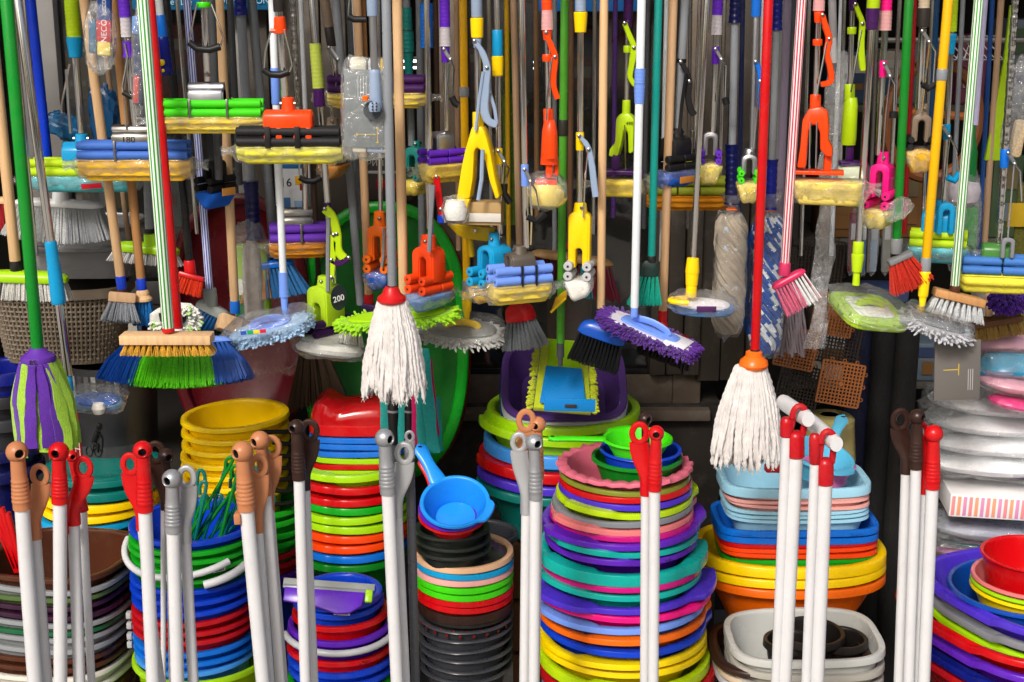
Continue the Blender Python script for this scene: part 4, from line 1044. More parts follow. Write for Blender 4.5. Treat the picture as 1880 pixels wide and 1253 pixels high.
ball_stick('rightmost red ribbed knob stick in front of the wrapped white seats', 1712, 888, 1696, 23, 1714, 797, RED, hole=95)
def tbar(label, x0, y0, x1, y1, tubes, Y=YF):
    t = T('squeegee_stick', label, 'stick', GF, P(tubes[0][2], 1253, Y))
    a = P(x0, y0, Y + .12); b = P(x1, y1, Y - .02); s = S(x1, y1, Y)
    n = 10
    bar = t.part('cross_bar', MB().tube([a.lerp(b, i / n) for i in range(n + 1)], [(15 if i in (0, n) else 17) * s * .95 for i in range(n + 1)], 18, flat=.85), WHT)
    for q in (.2, .42):
        p = a.lerp(b, q); t.part('hole', MB().box(Matrix.Translation(p + Vector((.008, -.015, .004))) @ Matrix.Rotation(R(-30), 4, 'Y') @ Matrix.Scale(s, 4), 8, 3, 8, 1), RED2, parent=bar)
    for (xt, yt, xb, w, yc) in tubes:
        aa, up, s = stick_base(t, xt, yt, xb, w, Y, WHT)
        top = P(xt, yc, Y)
        M = axisM(aa, (top - aa).normalized(), s); Lc = (top - aa).length / s
        t.part('sleeve', MB().lathe([(w * .52, -2), (w * .6, 0), (w * .6, Lc - 6), (w * .5, Lc), (w * .38, Lc + 3), (.1, Lc + 4)], M, 20), RED2)
    p = P(tubes[-1][0], tubes[-1][1], Y); 
    for dx in (-12, 12):
        t.part('yoke', MB().tube([P(tubes[-1][0] + dx, tubes[-1][4] + 6, Y - .002), P(x1 - 16 + dx, y1 - 4, Y - .002)], [6 * s, 6.5 * s], 8, flat=.7), RED2)
    ar = [P(x1 - 16 - 13 * math.cos(q), y1 - 2 - 22 * math.sin(q), Y - .006) for q in [PI * i / 10 for i in range(11)]]
    t.part('yoke', MB().tube(ar, 6 * s, 8), RED2)
    return t
tbar('white barred squeegee stick with red sleeve, rear left one of the two', 1437, 738, 1484, 770, [(1444, 800, 1425, 20, 770), (1461, 838, 1440, 27, 795)], Y=YF + .03)
tbar('white barred squeegee stick with red sleeve, front right one of the two', 1486, 772, 1536, 816, [(1496, 850, 1480, 18, 800), (1515, 888, 1500, 26, 845)])
# ================================================================== tools hung on the rack
GM = 'roller sponge mops hanging on the shop front'; GB = 'brooms and brushes hanging on the shop front'
GFm = 'flat mops hanging on the shop front'; GS = 'string mops hanging on the shop front'; GT = 'twist mops hanging on the shop front'; GP = 'bare poles hanging on the shop front'
SPY = foam('f2d44e'); SPY2 = foam('e8b830'); SPG = foam('e4dc48'); SPT = foam('62c4d2'); SPB = foam('1f62cc'); SPW = foam('ecebe4'); SPC = foam('f4dc70'); SPO = foam('d88a1c'); SPBW = foam('6fa0dc')
PM = lambda h: paint(h)
GPOLE = paint('858a90'); GPOLE2 = paint('6f7478'); DPOLE = paint('4a4d50'); WPOLE = paint('dfe6ea'); WSTRIPE = [paint('f0f2ee'), paint('3a9a34')]; RSTRIPE = [paint('eee6e8'), paint('c83048')]; BSTRIPE = [paint('dfe2f0'), paint('3a56b8')]
TRANS = surf('d8d2d8', rough=.25, trans=.35); PTRANS = surf('f0b0b0', rough=.25, trans=.3)
BK = BLACK
def pole_only(label, xt, xb, yb, Y, w, mat, segs=(), name='pole', kind=None, **k):
    t = Hang('pole', label, 'pole', GP, xt, xb, yb, Y, 0 if kind else w, mat, segs, **k)
    if kind: t.seg('tube', -125, yb, w, w, mat, kind)
    return t
# ---------- 1 lime brush on wood pole at the left edge
t = Hang('broom', 'wide lime broom with white bristles on a wooden pole at the left edge', 'broom', GB, -20, 28, 480, 2.8, 21, WOODB, [('collar', 468, 500, 18, 22, BK)])
brush(t, 45, 507, 2.8, 160, 40, 20, LIME, 34, 16, 3, bri('e6e4dc'), yaw=0, roll=2, shape='dome', splay=(14, 16), r0=4, r1=7, k=16, name='head')
# ---------- 2 purple strip mop
t = Hang('strip_mop', 'green pole mop with purple and lime cloth strips in front at left', 'mop', None, 12, 69, 640, 2.5, 24, paint('0a8a28'), [('ferrule', 628, 640, 21, 22, BK)])
Mm = FR(70, 655, 2.5)
t.part('cap', MB().lathe([(12, 17), (15, 14), (20, 8), (30, 2), (32, -4), (31, -10), (10, -10)], Mm, 30), pl('5c2c9c'))
t.part('price_mark', text_mb('85,', Mm @ Matrix.Translation((2, -32.5, -4)), 14, .3), BK, smooth=False)
VC = clo('5a2a9a'); LC = clo('9cc83a')
rs7 = random.Random(4)
strips = [(-46, -6, LC, 0), (-37, -2, VC, .6), (-22, -10, LC, 1), (-2, -20, VC, 2), (14, 4, VC, 1.6), (27, 16, VC, 1), (6, 6, LC, .4), (38, 10, LC, 1.2), (48, 8, LC, 0), (-10, 10, LC, -1), (20, -8, VC, -1), (-38, 14, LC, -1), (40, 16, LC, -1)]
for i, (u0, du, mt, lay) in enumerate(strips):
    L = rs7.uniform(155, 178); n = 14; wd_ = rs7.uniform(11, 14); rows = []
    th0 = u0 / 46 * 1.15
    for k in range(n + 1):
        q = k / n
        bul = 1 - (1 - min(1, q * 1.5)) ** 2
        cx_ = math.sin(th0) * (29 + 22 * bul) + du * .55 * q; cy_ = -math.cos(th0) * (24 + 6 * bul) * (1 if lay >= 0 else -.6) - lay * 5
        tw = .25 * math.sin(q * 4 + i)
        ta = Vector((math.cos(th0 * .8 + tw), math.sin(th0 * .8 + tw), 0)); nn = Vector((-ta.y, ta.x, 0)) * 1.8
        c_ = Vector((cx_ + rs7.gauss(0, .25), cy_ + rs7.gauss(0, .5), -8 - L * q)); w_ = wd_ * (.62 + .38 * min(1, q * 2.2)) + 1.0 * math.sin(q * 17 + i)
        rows.append([Mm @ (c_ - ta * w_ - nn * .5), Mm @ (c_ - nn * 1.5), Mm @ (c_ + ta * w_ - nn * .5), Mm @ (c_ + ta * w_ + nn * .5), Mm @ (c_ + nn * 1.5), Mm @ (c_ - ta * w_ + nn * .5)])
    t.part('cloth_strip', MB().rings(rows), mt, ang=60)
# ---------- 3 chrome pole with blue sleeve
t = Hang('flat_mop', 'chrome pole mop with blue sleeve and bagged blue foot behind the green pole', 'mop', GFm, 33, 126, 690, 2.62, 17, CHROME, [('sleeve', 443, 558, 22, 27, CYA, 'cone'), ('socket', 682, 718, 12, 12, CYA)])
flat_mop(t, 178, 735, 2.62, 92, 70, 12, 8, 4, clo('5a90b8'), BLU2, FILM, padH=8, bag=1.15)
t.part('puff', MB().lathe([(.1, -13), (9, -10), (13, 0), (10, 9), (.1, 12)], FR(181, 750, 2.58), 16), foam('e8e4d8'))
pole_only('thin chrome pole left of the chrome pole with the blue sleeve', 22, 66, 470, 2.72, 10, CHROME)
# ---------- 4 blue pole
pole_only('bright blue pole ending behind the turquoise sponge mop', 56, 88, 300, 2.86, 19, paint('0a3ad0'))
# ---------- 5 lime cyan frontal pva, turquoise sponge
t = Hang('roller_mop', 'lime gripped mop with cyan clamp and turquoise bagged sponge at left', 'mop', GM, 131, 150, 245, 2.8, 15, CHROME, [('grip', -125, 68, 27, 27, LIME2, 'rib'), ('cone', 68, 106, 29, 24, CYA, 'cone'), ('bracket', 104, 134, 14, 10, CYA)])
lever(t, [(128, 118), (120, 160), (112, 200), (114, 208)], 2.8, CHROME, 2.2); lever(t, [(122, 128), (126, 200), (130, 245)], 2.8, ALU, 3)
mop_head(t, 155, 322, 2.8, 0, 195, CYA, LIME2, SPT, cw=44, ch=40, clen=64, spd=24, rr=7.5, split=(12,), neck=(22, 16), ribs=3)
t.part('red_tag', MB().box(FR(168, 342, 2.77, 0, -4), 38, 1, 10, .2), pl('b01828'))
tb_ = T('blue_bag', 'crumpled blue plastic bag hanging behind the wooden poles at upper left', 'bag', None, P(190, 210, 2.95))
blob_film(tb_, FR(190, 212, 2.95), 26, 14, 50, 9, .25, surf('0f4f80', rough=.25, var=.15, nscale=40, bump=.6, bscale=50), name='bag_sheet')
blob_film(tb_, FR(120, 232, 2.93, 0, 20), 36, 14, 22, 3, .25, surf('0f5f90', rough=.25, var=.15, nscale=40, bump=.6, bscale=50), name='bag_sheet')
# ---------- 6/7 wood poles with small brushes
t = Hang('brush', 'pale wooden pole brush with grey bristles and blue ferrule at left', 'brush', GB, 154, 222, 515, 2.72, 18, WOODB, [('ferrule', 507, 531, 19, 18, BLU), ('socket', 529, 537, 15, 15, BRN)])
brush(t, 224, 547, 2.72, 48, 34, 19, WOOD, 38, 7, 4, bri('9aa0a6'), yaw=16, roll=8, pitch=-14, splay=(22, 30), r0=2.4, r1=5, k=16)
t = Hang('brush', 'tan wooden pole brush with bright blue bristles and round block at left', 'brush', GB, 208, 259, 515, 2.74, 17, WOOD2, [('ferrule', 511, 534, 18, 18, BLU)])
Mx = FR(262, 540, 2.74)
t.part('block', MB().lathe([(9, 8), (12, 4), (12, -2), (17, -8), (17, -12), (6, -12)], Mx, 20), WOODB)
fan(t, 263, 552, 2.74, 30, 22, 46, 42, 26, [(0, 1, bri('1470b8'))], n=200, sr=1.0)
# ---------- 8 wrapped package NECO
t = T('mop_refill_pack', 'navy and red wrapped sponge refill pack hanging on the pale wooden pole', 'refill', None, P(195, 60, 2.66))
Mp = FR(190, 8, 2.66, 0, 4); t.part('card', MB().box(Mp, 25, 10, 130, 1.5, c=(2, 0, -4)), pl('123a80', .3)); t.part('red_panel', MB().box(Mp, 26, 1, 38, .2, c=(2, -5.6, -48)), pl('c81428', .3))
t.part('lettering', text_mb('NECO', Mp @ Matrix.Translation((3, -6.4, -48)) @ Matrix.Rotation(R(-90), 4, 'Y'), 15, .2), pl('f0f0f0'), smooth=False)
t.part('lettering', text_mb('NECO CLE', Mp @ Matrix.Translation((3, -5.6, 4)) @ Matrix.Rotation(R(-90), 4, 'Y'), 10, .2), pl('f0f0f0'), smooth=False)
t.part('sponge', MB().box(Mp, 25, 12, 26, 3, c=(2, 0, -80)), SPC); t.part('sponge', MB().box(Mp, 14, 12, 60, 3, c=(-20, 2, -60)), pl('2a6a90'))
blob_film(t, Mp @ Matrix.Translation((-6, 0, -60)), 30, 12, 62, 2, .16, FILM)
# ---------- 9 purple 180 mop
t = Hang('roller_mop', 'purple gripped mop with steel clamp marked 180 and blue rollers', 'mop', GM, 227, 250, 245, 2.66, 14, CHROME, [('grip', -125, 32, 22, 22, PUR, 'rib'), ('grip_end', 31, 68, 20, 22, TRANS, 'rib'), ('collar', 76, 106, 18, 20, PUR, 'flare')])
lever(t, [(229, 80), (234, 104), (224, 160), (227, 176)], 2.66, CHROME, 1.8); lever(t, [(236, 110), (228, 165), (232, 238)], 2.66, CHROME, 1.6, tip=[(226, 170), (240, 178), (256, 180)], tipr=5)
mop_head(t, 248, 292, 2.66, 0, 205, STEEL, pl('3f6cc0'), SPY2, cw=38, ch=32, clen=72, spd=32, rr=8, split=(-30, 40), ribs=13, bracket=((-30, 40), 4, STEEL), text=('180', -5, 16, 17, BK))
# ---------- 10 second pack
t = T('mop_refill_pack', 'navy refill pack with blue sponge beside the green striped pole', 'refill', None, P(254, 100, 2.64))
Mp = FR(255, 112, 2.64, 0, 5); t.part('card', MB().box(Mp, 17, 8, 150, 1.5, c=(0, 0, -6)), pl('14305c', .3)); t.part('sponge', MB().box(Mp, 17, 12, 32, 3, c=(-5, 0, 64)), foam('6a90c8')); t.part('red_panel', MB().box(Mp, 10, 1, 50, .2, c=(-3, -4.8, -52)), pl('c83020', .3))
blob_film(t, Mp, 14, 9, 100, 6, .12, FILM)
# ---------- 12 red pole broom (blue/green) then 11 striped
t = Hang('broom', 'red pole broom with blue and lime fanned bristles', 'broom', GB, 276, 328, 605, 2.58, 17, paint('c00810'), [('collar', 603, 618, 18, 20, WHT)])
fan(t, 326, 628, 2.62, 196, 34, 84, 270, 110, [(0, .24, bri('0a4aa0')), (.24, .80, bri('5ccc0c')), (.80, 1, bri('0a4aa0'))], n=5200, nt=24, nv=7, spread=1.15, bow=.16, fuzz=.13, head=PBLU, hh=12, arc=.2, sr=.8, pitch=-16)
t = Hang('brush', 'wooden plank brush with yellow tufts on a green striped white pole', 'brush', GB, 262, 309, 606, 2.5, 23, WSTRIPE, [('collar', 601, 610, 22, 23, RED)])
brush(t, 307, 621, 2.5, 166, 42, 17, WOODB, 23, 14, 3, bri('e8b040'), roll=0, splay=(22, 12), r0=2.6, r1=7.5, k=34, bev=1.2, sr=.7)
# ---------- 13 lime scrub
t = Hang('scrub_broom', 'lime scrub broom with white bristles on a grey pole behind the red pole', 'broom', GB, 258, 275, 432, 2.8, 17, GPOLE, [('collar', 420, 434, 18, 19, BK)])
brush(t, 268, 455, 2.8, 124, 44, 20, LIME, 22, 12, 3, bri('eceae4'), yaw=-6, roll=4, pitch=-8, shape='dome', splay=(28, 24), r0=4, r1=7, k=16, name='head')
t.part('socket', MB().lathe([(12, 0), (13, -22)], FR(276, 430, 2.79), 18), LIME)
# ---------- 14 spray mop neck
t = Hang('spray_mop', 'white and blue spray mop neck with yellow button beside the red pole', 'mop', None, 291, 306, 136, 2.72, 0, WHT)
t.seg('pole', -125, 30, 15, 15, WPOLE); t.seg('sleeve', 28, 70, 18, 20, BLU2); t.seg('joint', 68, 138, 22, 25, NAVY, 'cone')
t.part('button', MB().lathe([(6, 0), (6, 3), (3, 5)], FR(297, 115, 2.705) @ Matrix.Rotation(R(90), 4, 'X'), 14), YEL); t.part('button', MB().lathe([(3, 0), (3, 2), (1, 3)], FR(300, 130, 2.705) @ Matrix.Rotation(R(90), 4, 'X'), 12), YEL)
# ---------- 15 black pole red brush
t = Hang('brush', 'small red brush with orange bristles on a black pole', 'brush', GB, 305, 348, 485, 2.78, 15, paint('1a1a1a'), [('socket', 478, 506, 21, 22, RED)])
brush(t, 352, 508, 2.76, 48, 20, 9, RED, 30, 8, 2, bri('d83818'), roll=16, pitch=-10, splay=(6, 14), r0=2.2, r1=4, k=16, name='head')
# ---------- 16 blue striped pole broom
t = Hang('broom', 'grey headed broom with blue bristles on a blue striped pole', 'broom', GB, 343, 385, 535, 2.8, 15, BSTRIPE, [('socket', 530, 562, 25, 27, pl('8c9590'))])
fan(t, 390, 575, 2.80, 66, 26, 84, 96, 34, [(0, 1, bri('1478b8'))], n=420, head=pl('8c9590'), hh=16, roll=28, sr=1.1, dx=-8)
# ---------- 16b white duster
t = T('bagged_duster', 'fuzzy white mop pad with lime spots and black middle behind the striped pole', 'mop pad', None, P(330, 575, 2.7))
Md = FR(322, 588, 2.72, 0, -14, 25)
t.part('pad', MB().loft([(0, 3, -34, 26, 7), (0, 3, -26, 42, 9), (0, 3, 0, 50, 9), (0, 3, 24, 40, 9), (0, 3, 30, 26, 7)], Md), clo('dcdcd4')); t.part('core', MB().loft([(0, -4, -4, 20, 8), (0, -4, 10, 26, 9), (0, -4, 26, 22, 8)], Md), BK)
def fn_(r):
    a = r.uniform(.85, 2.35) * PI; q = r.uniform(.55, 1); return Vector((46 * q * math.cos(a), r.uniform(-10, 2), 30 * q * math.sin(a))), Vector((math.cos(a), r.uniform(-.8, .1), math.sin(a)))
chenille(t, Md, fn_, 300, clo('e8e8e0'), L=8, r=2.4, seed=2); chenille(t, Md, fn_, 60, clo('a8d870'), L=9, r=2.4, seed=9)
# ---------- 17 green roller mop
t = Hang('roller_mop', 'mop with green rollers and a plain steel plate clamp at upper left', 'mop', GM, 374, 381, 150, 2.6, 13, CHROME, [('collar', 4, 14, 26, 26, BGRN)])
lever(t, [(361, 6), (352, 50), (348, 76)], 2.6, CHROME, 1.8, tip=[(347, 78), (362, 90), (385, 92), (404, 86)], tipr=6.5); lever(t, [(388, 8), (400, 40), (410, 70), (404, 86)], 2.6, CHROME, 1.8)
mop_head(t, 382, 214, 2.6, 0, 205, ALU, BGRN, SPY, cw=36, ch=34, clen=62, spd=24, rr=7.5, split=(-30, 40), ribs=13, bracket=((-28, 40), 4, STEEL), veil=FILM)
t.part('bolt', MB().lathe([(6, 0), (6, 4), (3, 7)], FR(380, 141, 2.585), 10), STEEL)
pole_only('dark grey pole just right of the green roller mop stick', 388, 402, 330, 2.7, 15, DPOLE)
# ---------- 18 wood pole w/ square block
t = Hang('brush', 'square pale wooden brush block on a pole with blue ferrule', 'brush', GB, 402, 431, 556, 2.78, 18, WOODB, [('ferrule', 552, 575, 18, 19, BLU2)])
t.part('block', MB().box(FR(420, 596, 2.77, 20, 24, -20), 40, 34, 30, 2), WOODB)
fan(t, 408, 612, 2.78, 36, 26, 22, 46, 34, [(0, 1, bri('2a2a2a'))], n=140, roll=24)
# ---------- 19 navy twist mop + packs
t = Hang('twist_mop', 'navy ribbed grip twist mop in lime wrapped pack at left', 'mop', GT, 441, 461, 345, 2.86, 18, GPOLE, [('handle', -125, 28, 22, 23, NAVY, 'knob'), ('twist_grip', 333, 440, 26, 27, NAVY2, 'knob')], lean=0)
Mt = FR(462, 515, 2.86)
t.part('pack', MB().box(Mt, 62, 30, 136, 8, c=(2, 4, 0)), pl('8fb81a', .22)); t.part('yarn_bundle', MB().lathe([(8, 76), (16, 60), (19, 0), (17, -70)], Mt @ Matrix.Translation((4, -12, 0)), 14), yarn('b8b0a8'))
t.part('label_card', MB().box(Mt, 20, 1, 70, .3, c=(-20, -12, -30)), paper('d8dcd0')); t.part('label_card', MB().box(Mt, 18, 1, 40, .3, c=(-20, -13, -45)), pl('1a7a30'))
blob_film(t, Mt @ Matrix.Translation((0, -4, 20)), 36, 24, 92, 12, .14, FILM)
# ---------- 20 grey pole blue/orange broom
t = Hang('broom', 'blue headed broom with orange and blue bristles behind the pale pole', 'broom', GB, 462, 502, 440, 2.88, 18, GPOLE2, [('socket', 466, 486, 18, 20, BLU2)])
t.seg('pole', 430, 470, 16, 16, GPOLE2)
fan(t, 496, 490, 2.86, 86, 28, 56, 128, 40, [(0, .42, bri('e89418')), (.42, 1, bri('2f72b0'))], n=560, head=BLU2, hh=12, roll=-8, sr=1.2)
# ---------- 21 pale pole flat mop
t = Hang('flat_mop', 'pale pole flat mop with light blue bagged pad and colour tag', 'mop', GFm, 499, 520, 505, 2.66, 14, WPOLE, [('sleeve', 125, 192, 16, 17, PBLU), ('socket', 500, 545, 17, 18, PBLU, 'rib'), ('joint', 543, 576, 14, 10, PBLU)])
flat_mop(t, 494, 598, 2.66, 158, 72, -12, 12, -15, clo('9cc0e2'), PBLU, FILM, bridge=PBLU, padH=22, bag=1.12, seed=3, nexp=2.9, platef=.55, pile=clo('a4c6e4'), pilen=520, pileL=7)
Mt = FR(465, 610, 2.60, 0, -6, 0)
for i, h_ in enumerate(('2a50b0', '18a050', 'e8d020', 'd02030')): t.part('tag_square', MB().box(Mt, 11, .6, 7, .1, c=(i * 12 - 18, 0, 0)), pl(h_))
# ---------- 22 orange frontal
t = Hang('roller_mop', 'orange clamp mop with black rollers and long pale yellow sponge', 'mop', GM, 511, 523, 180, 2.55, 14, CHROME, [('grip', -125, 22, 21, 21, DARK), ('collar', 31, 62, 20, 24, ORA, 'cone')])
t.part('cross_pin', MB().tube([P(497, 57, 2.545), P(524, 57, 2.545)], 4 * S(511, 57, 2.55), 8), ORA)
lever(t, [(497, 57), (487, 95), (485, 126)], 2.55, CHROME, 1.9, tip=[(484, 128), (496, 137), (515, 138), (531, 132)], tipr=6.5); lever(t, [(521, 55), (530, 90), (536, 120), (531, 132)], 2.55, CHROME, 1.9)
Mo = mop_head(t, 532, 268, 2.55, 0, 192, ORA, surf('1c1c1e', rough=.5), SPG, cw=40, ch=44, clen=86, shh=22, spd=26, rr=8.5, split=(), neck=(22, 22), ribs=9, bracket=((-36, 18), 10, BK), veil=FILM, seed=3)
for u_ in (-38, -16, 16, 38): t.part('leg', MB().box(Mo, 12, 44, 22, 3, c=(u_, 0, 24)), ORA)
# ---------- 23 wrapped spiral chrome
pole_only('chrome pole sheathed in crinkled clear film behind the orange clamp', 537, 552, 300, 2.9, 12, CHROME, kind='wrap')
# ---------- 24 lime purple mop with 200 label
t = Hang('roller_mop', 'lime clamp mop marked 200 with lime lever and purple rollers low at left', 'mop', GM, 572, 613, 520, 2.72, 13, CHROME, [('sleeve', 80, 162, 21, 22, pl('a8b848'), 'rib'), ('collar', 160, 196, 20, 22, DPUR, 'cone'), ('bracket', 372, 392, 15, 15, DPUR)])
strap(t, [(596, 384), (610, 400), (618, 430), (620, 460), (632, 476)], 2.70, 8, LIME2, 9); strap(t, [(612, 432), (611, 465), (608, 510)], 2.70, 6, LIME2, 7); strap(t, [(608, 478), (622, 484), (640, 474)], 2.70, 6, DPUR, 9)
lever(t, [(603, 400), (602, 460), (602, 535)], 2.70, GRY, 4)
mop_head(t, 600, 612, 2.72, 52, 96, pl('a8cc20'), DPUR, SPW, cw=52, ch=72, clen=46, sw=16, shh=40, spd=22, rr=7.5, neck=(26, 16), ribs=5, film_=False, seed=2)
tg = MB().loft([(0, 0, -.6, 17, 24), (0, 0, .6, 17, 24)], FR(622, 547, 2.66, 38) @ Matrix.Rotation(R(90), 4, 'X'), 24); t.part('price_label', tg, pl('14202a'))
t.part('lettering', text_mb('200', FR(622, 549, 2.655, 38, -8), 16, .3), pl('f0f0f0'), smooth=False)
Msp = FR(606, 640, 2.70, 24, 12, 0)
t.part('sponge', MB().loft([(0, 0, -14, 40, 16), (0, 0, -8, 62, 24), (0, 0, 0, 66, 26), (0, 0, 8, 58, 22)], Msp), SPW); blob_film(t, Msp, 74, 30, 20, 8, .2, FILM2, pinch=(-90, -4, 26))
# ---------- 25 purple roller frontal
t = Hang('roller_mop', 'steel plate mop with purple rollers and ribbed amber sponge', 'mop', GM, 555, 561, 388, 2.84, 12, CHROME, pole_from=285)
lever(t, [(552, 270), (549, 300), (550, 325)], 2.84, CHROME, 1.7, tip=[(550, 326), (562, 333), (578, 333), (590, 326)], tipr=5.5); lever(t, [(590, 270), (590, 300), (590, 325)], 2.84, CHROME, 1.7)
mop_head(t, 548, 443, 2.84, 8, 106, STEEL, pl('6a35b8'), SPO, cw=34, ch=30, clen=52, spd=24, rr=8, split=(8,), ribs=13, veil=FILMY, ends=(1, 0), bracket=((6,), 4, STEEL))
# ---------- 26/27 taupe grips behind pack
t = Hang('roller_mop', 'plum rollered mop with ribbed yellow sponge behind the grey refill card', 'mop', GM, 596, 617, 140, 2.8, 12, CHROME, [('grip', -125, 50, 18, 19, TAUPE, 'rib'), ('collar', 50, 86, 18, 17, DARK)])
strap(t, [(604, 88), (612, 100), (620, 110)], 2.79, 5, ALU, 4); lever(t, [(619, 110), (618, 135), (617, 160)], 2.79, CHROME, 1.5)
mop_head(t, 692, 170, 2.8, 0, 180, STEEL, DPUR, SPY, ch=0, spd=22, rr=7.5, split=(0,), ribs=13, veil=FILM)
t = Hang('roller_mop', 'small taupe clamp mop with round bagged sponge end under the plum rollers', 'mop', GM, 590, 611, 230, 2.86, 10, CHROME, pole_from=195)
mop_head(t, 613, 300, 2.86, 72, 60, TAUPE, TAUPE, SPO, cw=28, ch=56, clen=34, sw=10, shh=30, spd=20, spw=40, rr=6, ribs=4, veil=FILMY, neck=(20, 12))
# ---------- 30 grey pole
pole_only('grey pole passing behind the grey refill card down to the lime chenille', 617, 662, 560, 2.92, 16, GPOLE)
pole_only('slim grey pole between the two steel wire levers at the upper left', 640, 660, 420, 2.96, 11, GPOLE2)
# ---------- 29 wood pole with red ferrule
t = Hang('brush', 'slim wooden pole with red ferrule behind the white string mop cap', 'brush', GB, 655, 677, 545, 2.84, 16, WOOD, [('ferrule', 540, 566, 18, 18, RED)])
t.part('block', MB().box(FR(690, 566, 2.84, 0, 10), 50, 26, 14, 2), pl('4a2a6a'))
pole_only('slim wooden pole just left of the silver joint pole at the top', 667, 671, 105, 2.86, 9, WOOD2)
pole_only('slim wooden pole left of the black grip ring at the top', 655, 659, 105, 2.84, 9, WOOD)
# ---------- 28 grey card flat pack
t = Hang('flat_mop', 'flat mop in a grey printed card sleeve with silver pole', 'mop', GFm, 683, 688, 135, 2.5, 15, ALU, [('grip', -125, 30, 23, 21, BGY), ('joint', 128, 205, 20, 24, BGY, 'cone')])
Mc = FR(674, 200, 2.51, 0, 1.5)
t.part('card_sleeve', MB().box(Mc, 84, 16, 142, 2), paper('70787a')); t.part('pad', MB().box(Mc, 30, 12, 30, 5, c=(-16, 1, 78)), yarn('e2ddc8')); t.part('pad', MB().box(Mc, 40, 10, 26, 4, c=(22, 2, 78)), clo('c8d0d8')); t.part('pad', MB().box(Mc, 18, 10, 22, 3, c=(32, 0, 80)), clo('e8c040'))
t.part('pad', MB().box(Mc, 26, 10, 14, 4, c=(-14, 1, -74)), yarn('e2ddc8')); t.part('pad', MB().box(Mc, 36, 9, 12, 3, c=(18, 1, -74)), clo('9fb0c8')); t.part('pad', MB().box(Mc, 12, 10, 12, 2, c=(38, 0, -74)), clo('e8b820'))
AR = pl('d8b838')
t.part('arrow', MB().box(Mc, 34, .5, 1.4, c=(0, -8.4, -46)), AR); t.part('arrow', MB().box(Mc, 1.4, .5, 26, c=(20, -8.4, -46)), AR)
for q, w in (((-18, -46), (1, 0)), ((20, -34), (0, 1)), ((20, -59), (0, -1))): t.part('arrow', MB().prism([(q[0] - 2.5, q[1] - 2.5), (q[0] + 2.5, q[1] - 2.5), (q[0] + w[0] * 0, q[1] + 3)], Mc, .5, y0=-8.6), AR)
t.part('lettering', text_mb('43 cm', Mc @ Matrix.Translation((0, -8.2, -51)), 4.5, .2), pl('e0e0e0'), smooth=False)
for i in range(4): t.part('print_line', MB().box(Mc, 1.6, .4, 38, c=(-16 + i * 5, -8.2, 40)), pl('b4b8b8'))
t.part('button', MB().lathe([(6, -4), (6.5, 3), (4, 5)], FR(671, 181, 2.48) @ Matrix.Rotation(R(0), 4, 'X'), 12), ORA2)
t.part('hole_rim', MB().lathe([(17, 0), (17, 1), (3, 1)], FR(684, 203, 2.491) @ Matrix.Rotation(R(90), 4, 'X'), 20), pl('4a5054'))
t.part('pivot', MB().lathe([(10, -9), (12, 0), (9, 8)], FR(688, 196, 2.478), 14), BGY)
for i in range(6): t.part('vent', MB().box(FR(684 + (i % 2) * 7, 190 + (i // 2) * 6, 2.466), 3, 1, 3), BK)
blob_film(t, Mc, 47, 14, 92, 7, .07, FILM, nexp=6)
lever(t, [(642, 0), (640, 22), (640, 30)], 2.54, CHROME, 1.6, tip=[(640, 30), (650, 36), (672, 36)], tipr=6)
# ---------- 31 white string mop
t = Hang('string_mop', 'white string mop with red cap on a grey pole left of the middle', 'mop', GS, 709, 720, 525, 2.5, 18, GPOLE, [('ferrule', 520, 530, 16, 16, BK)])
t.part('cap', MB().lathe([(11, 20), (14, 16), (17, 8), (26, 0), (27, -6), (24, -10), (8, -10)], FR(719, 546, 2.5), 30), RED)
string_mop(t, 720, 552, 2.5, 50, 118, 192, 135, yarn('e2dedb'), 3.7, 3)
# ---------- 32 wood pole chenille
t = Hang('flat_mop', 'wooden pole mop with bright lime chenille pad behind the white string mop', 'mop', GFm, 729, 741, 540, 2.66, 19, WOODB)
flat_mop(t, 728, 580, 2.66, 215, 60, 0, 10, -6, clo('8cc010'), LIME, None, padH=14, pile=clo('9cd814'), pilen=520, pileL=13)
# teal brush below lime pad
t = Hang('scrub_broom', 'teal scrub brush with white bristles under the lime chenille', 'brush', None, 618, 632, 585, 2.74, 0, TEAL)
brush(t, 632, 598, 2.74, 74, 36, 14, CYA, 26, 9, 3, bri('e8e4d8'), roll=14, pitch=-14, shape='dome', splay=(20, 16), r0=3, r1=6, k=14, name='head')
# ---------- 33 orange clamps
t = Hang('roller_mop', 'small orange clamp mop with blue wrapped sponge left of the grey mop pole', 'mop', GM, 694, 699, 400, 2.8, 9, CHROME)
mop_head(t, 699, 498, 2.8, 74, 60, ORA2, ORA2, SPB, cw=40, ch=66, clen=30, sw=12, shh=46, spd=26, spw=46, rr=8, ribs=5, neck=(20, 24), tail=.8)
lever(t, [(705, 420), (704, 470), (701, 490)], 2.77, GRY, 3)
t = Hang('roller_mop', 'orange clamp mop with orange rollers and blue white bagged sponge', 'mop', GM, 783, 792, 440, 2.64, 11, CHROME)
mop_head(t, 788, 536, 2.64, 52, 84, ORA, ORA, SPBW, cw=52, ch=64, clen=34, sw=14, shh=44, spd=26, spw=48, rr=8.5, ribs=4, neck=(26, 20), split=(8,))
lever(t, [(795, 340), (791, 400), (788, 462)], 2.61, GRY, 4.5)
strap(t, [(801, 325), (804, 350), (809, 385), (812, 398)], 2.63, 6, RED, 6); t.part('lever_tip', MB().loft([(0, 0, -7, 7, 5), (0, 0, 7, 8, 6)], FR(810, 402, 2.62)), BLU)
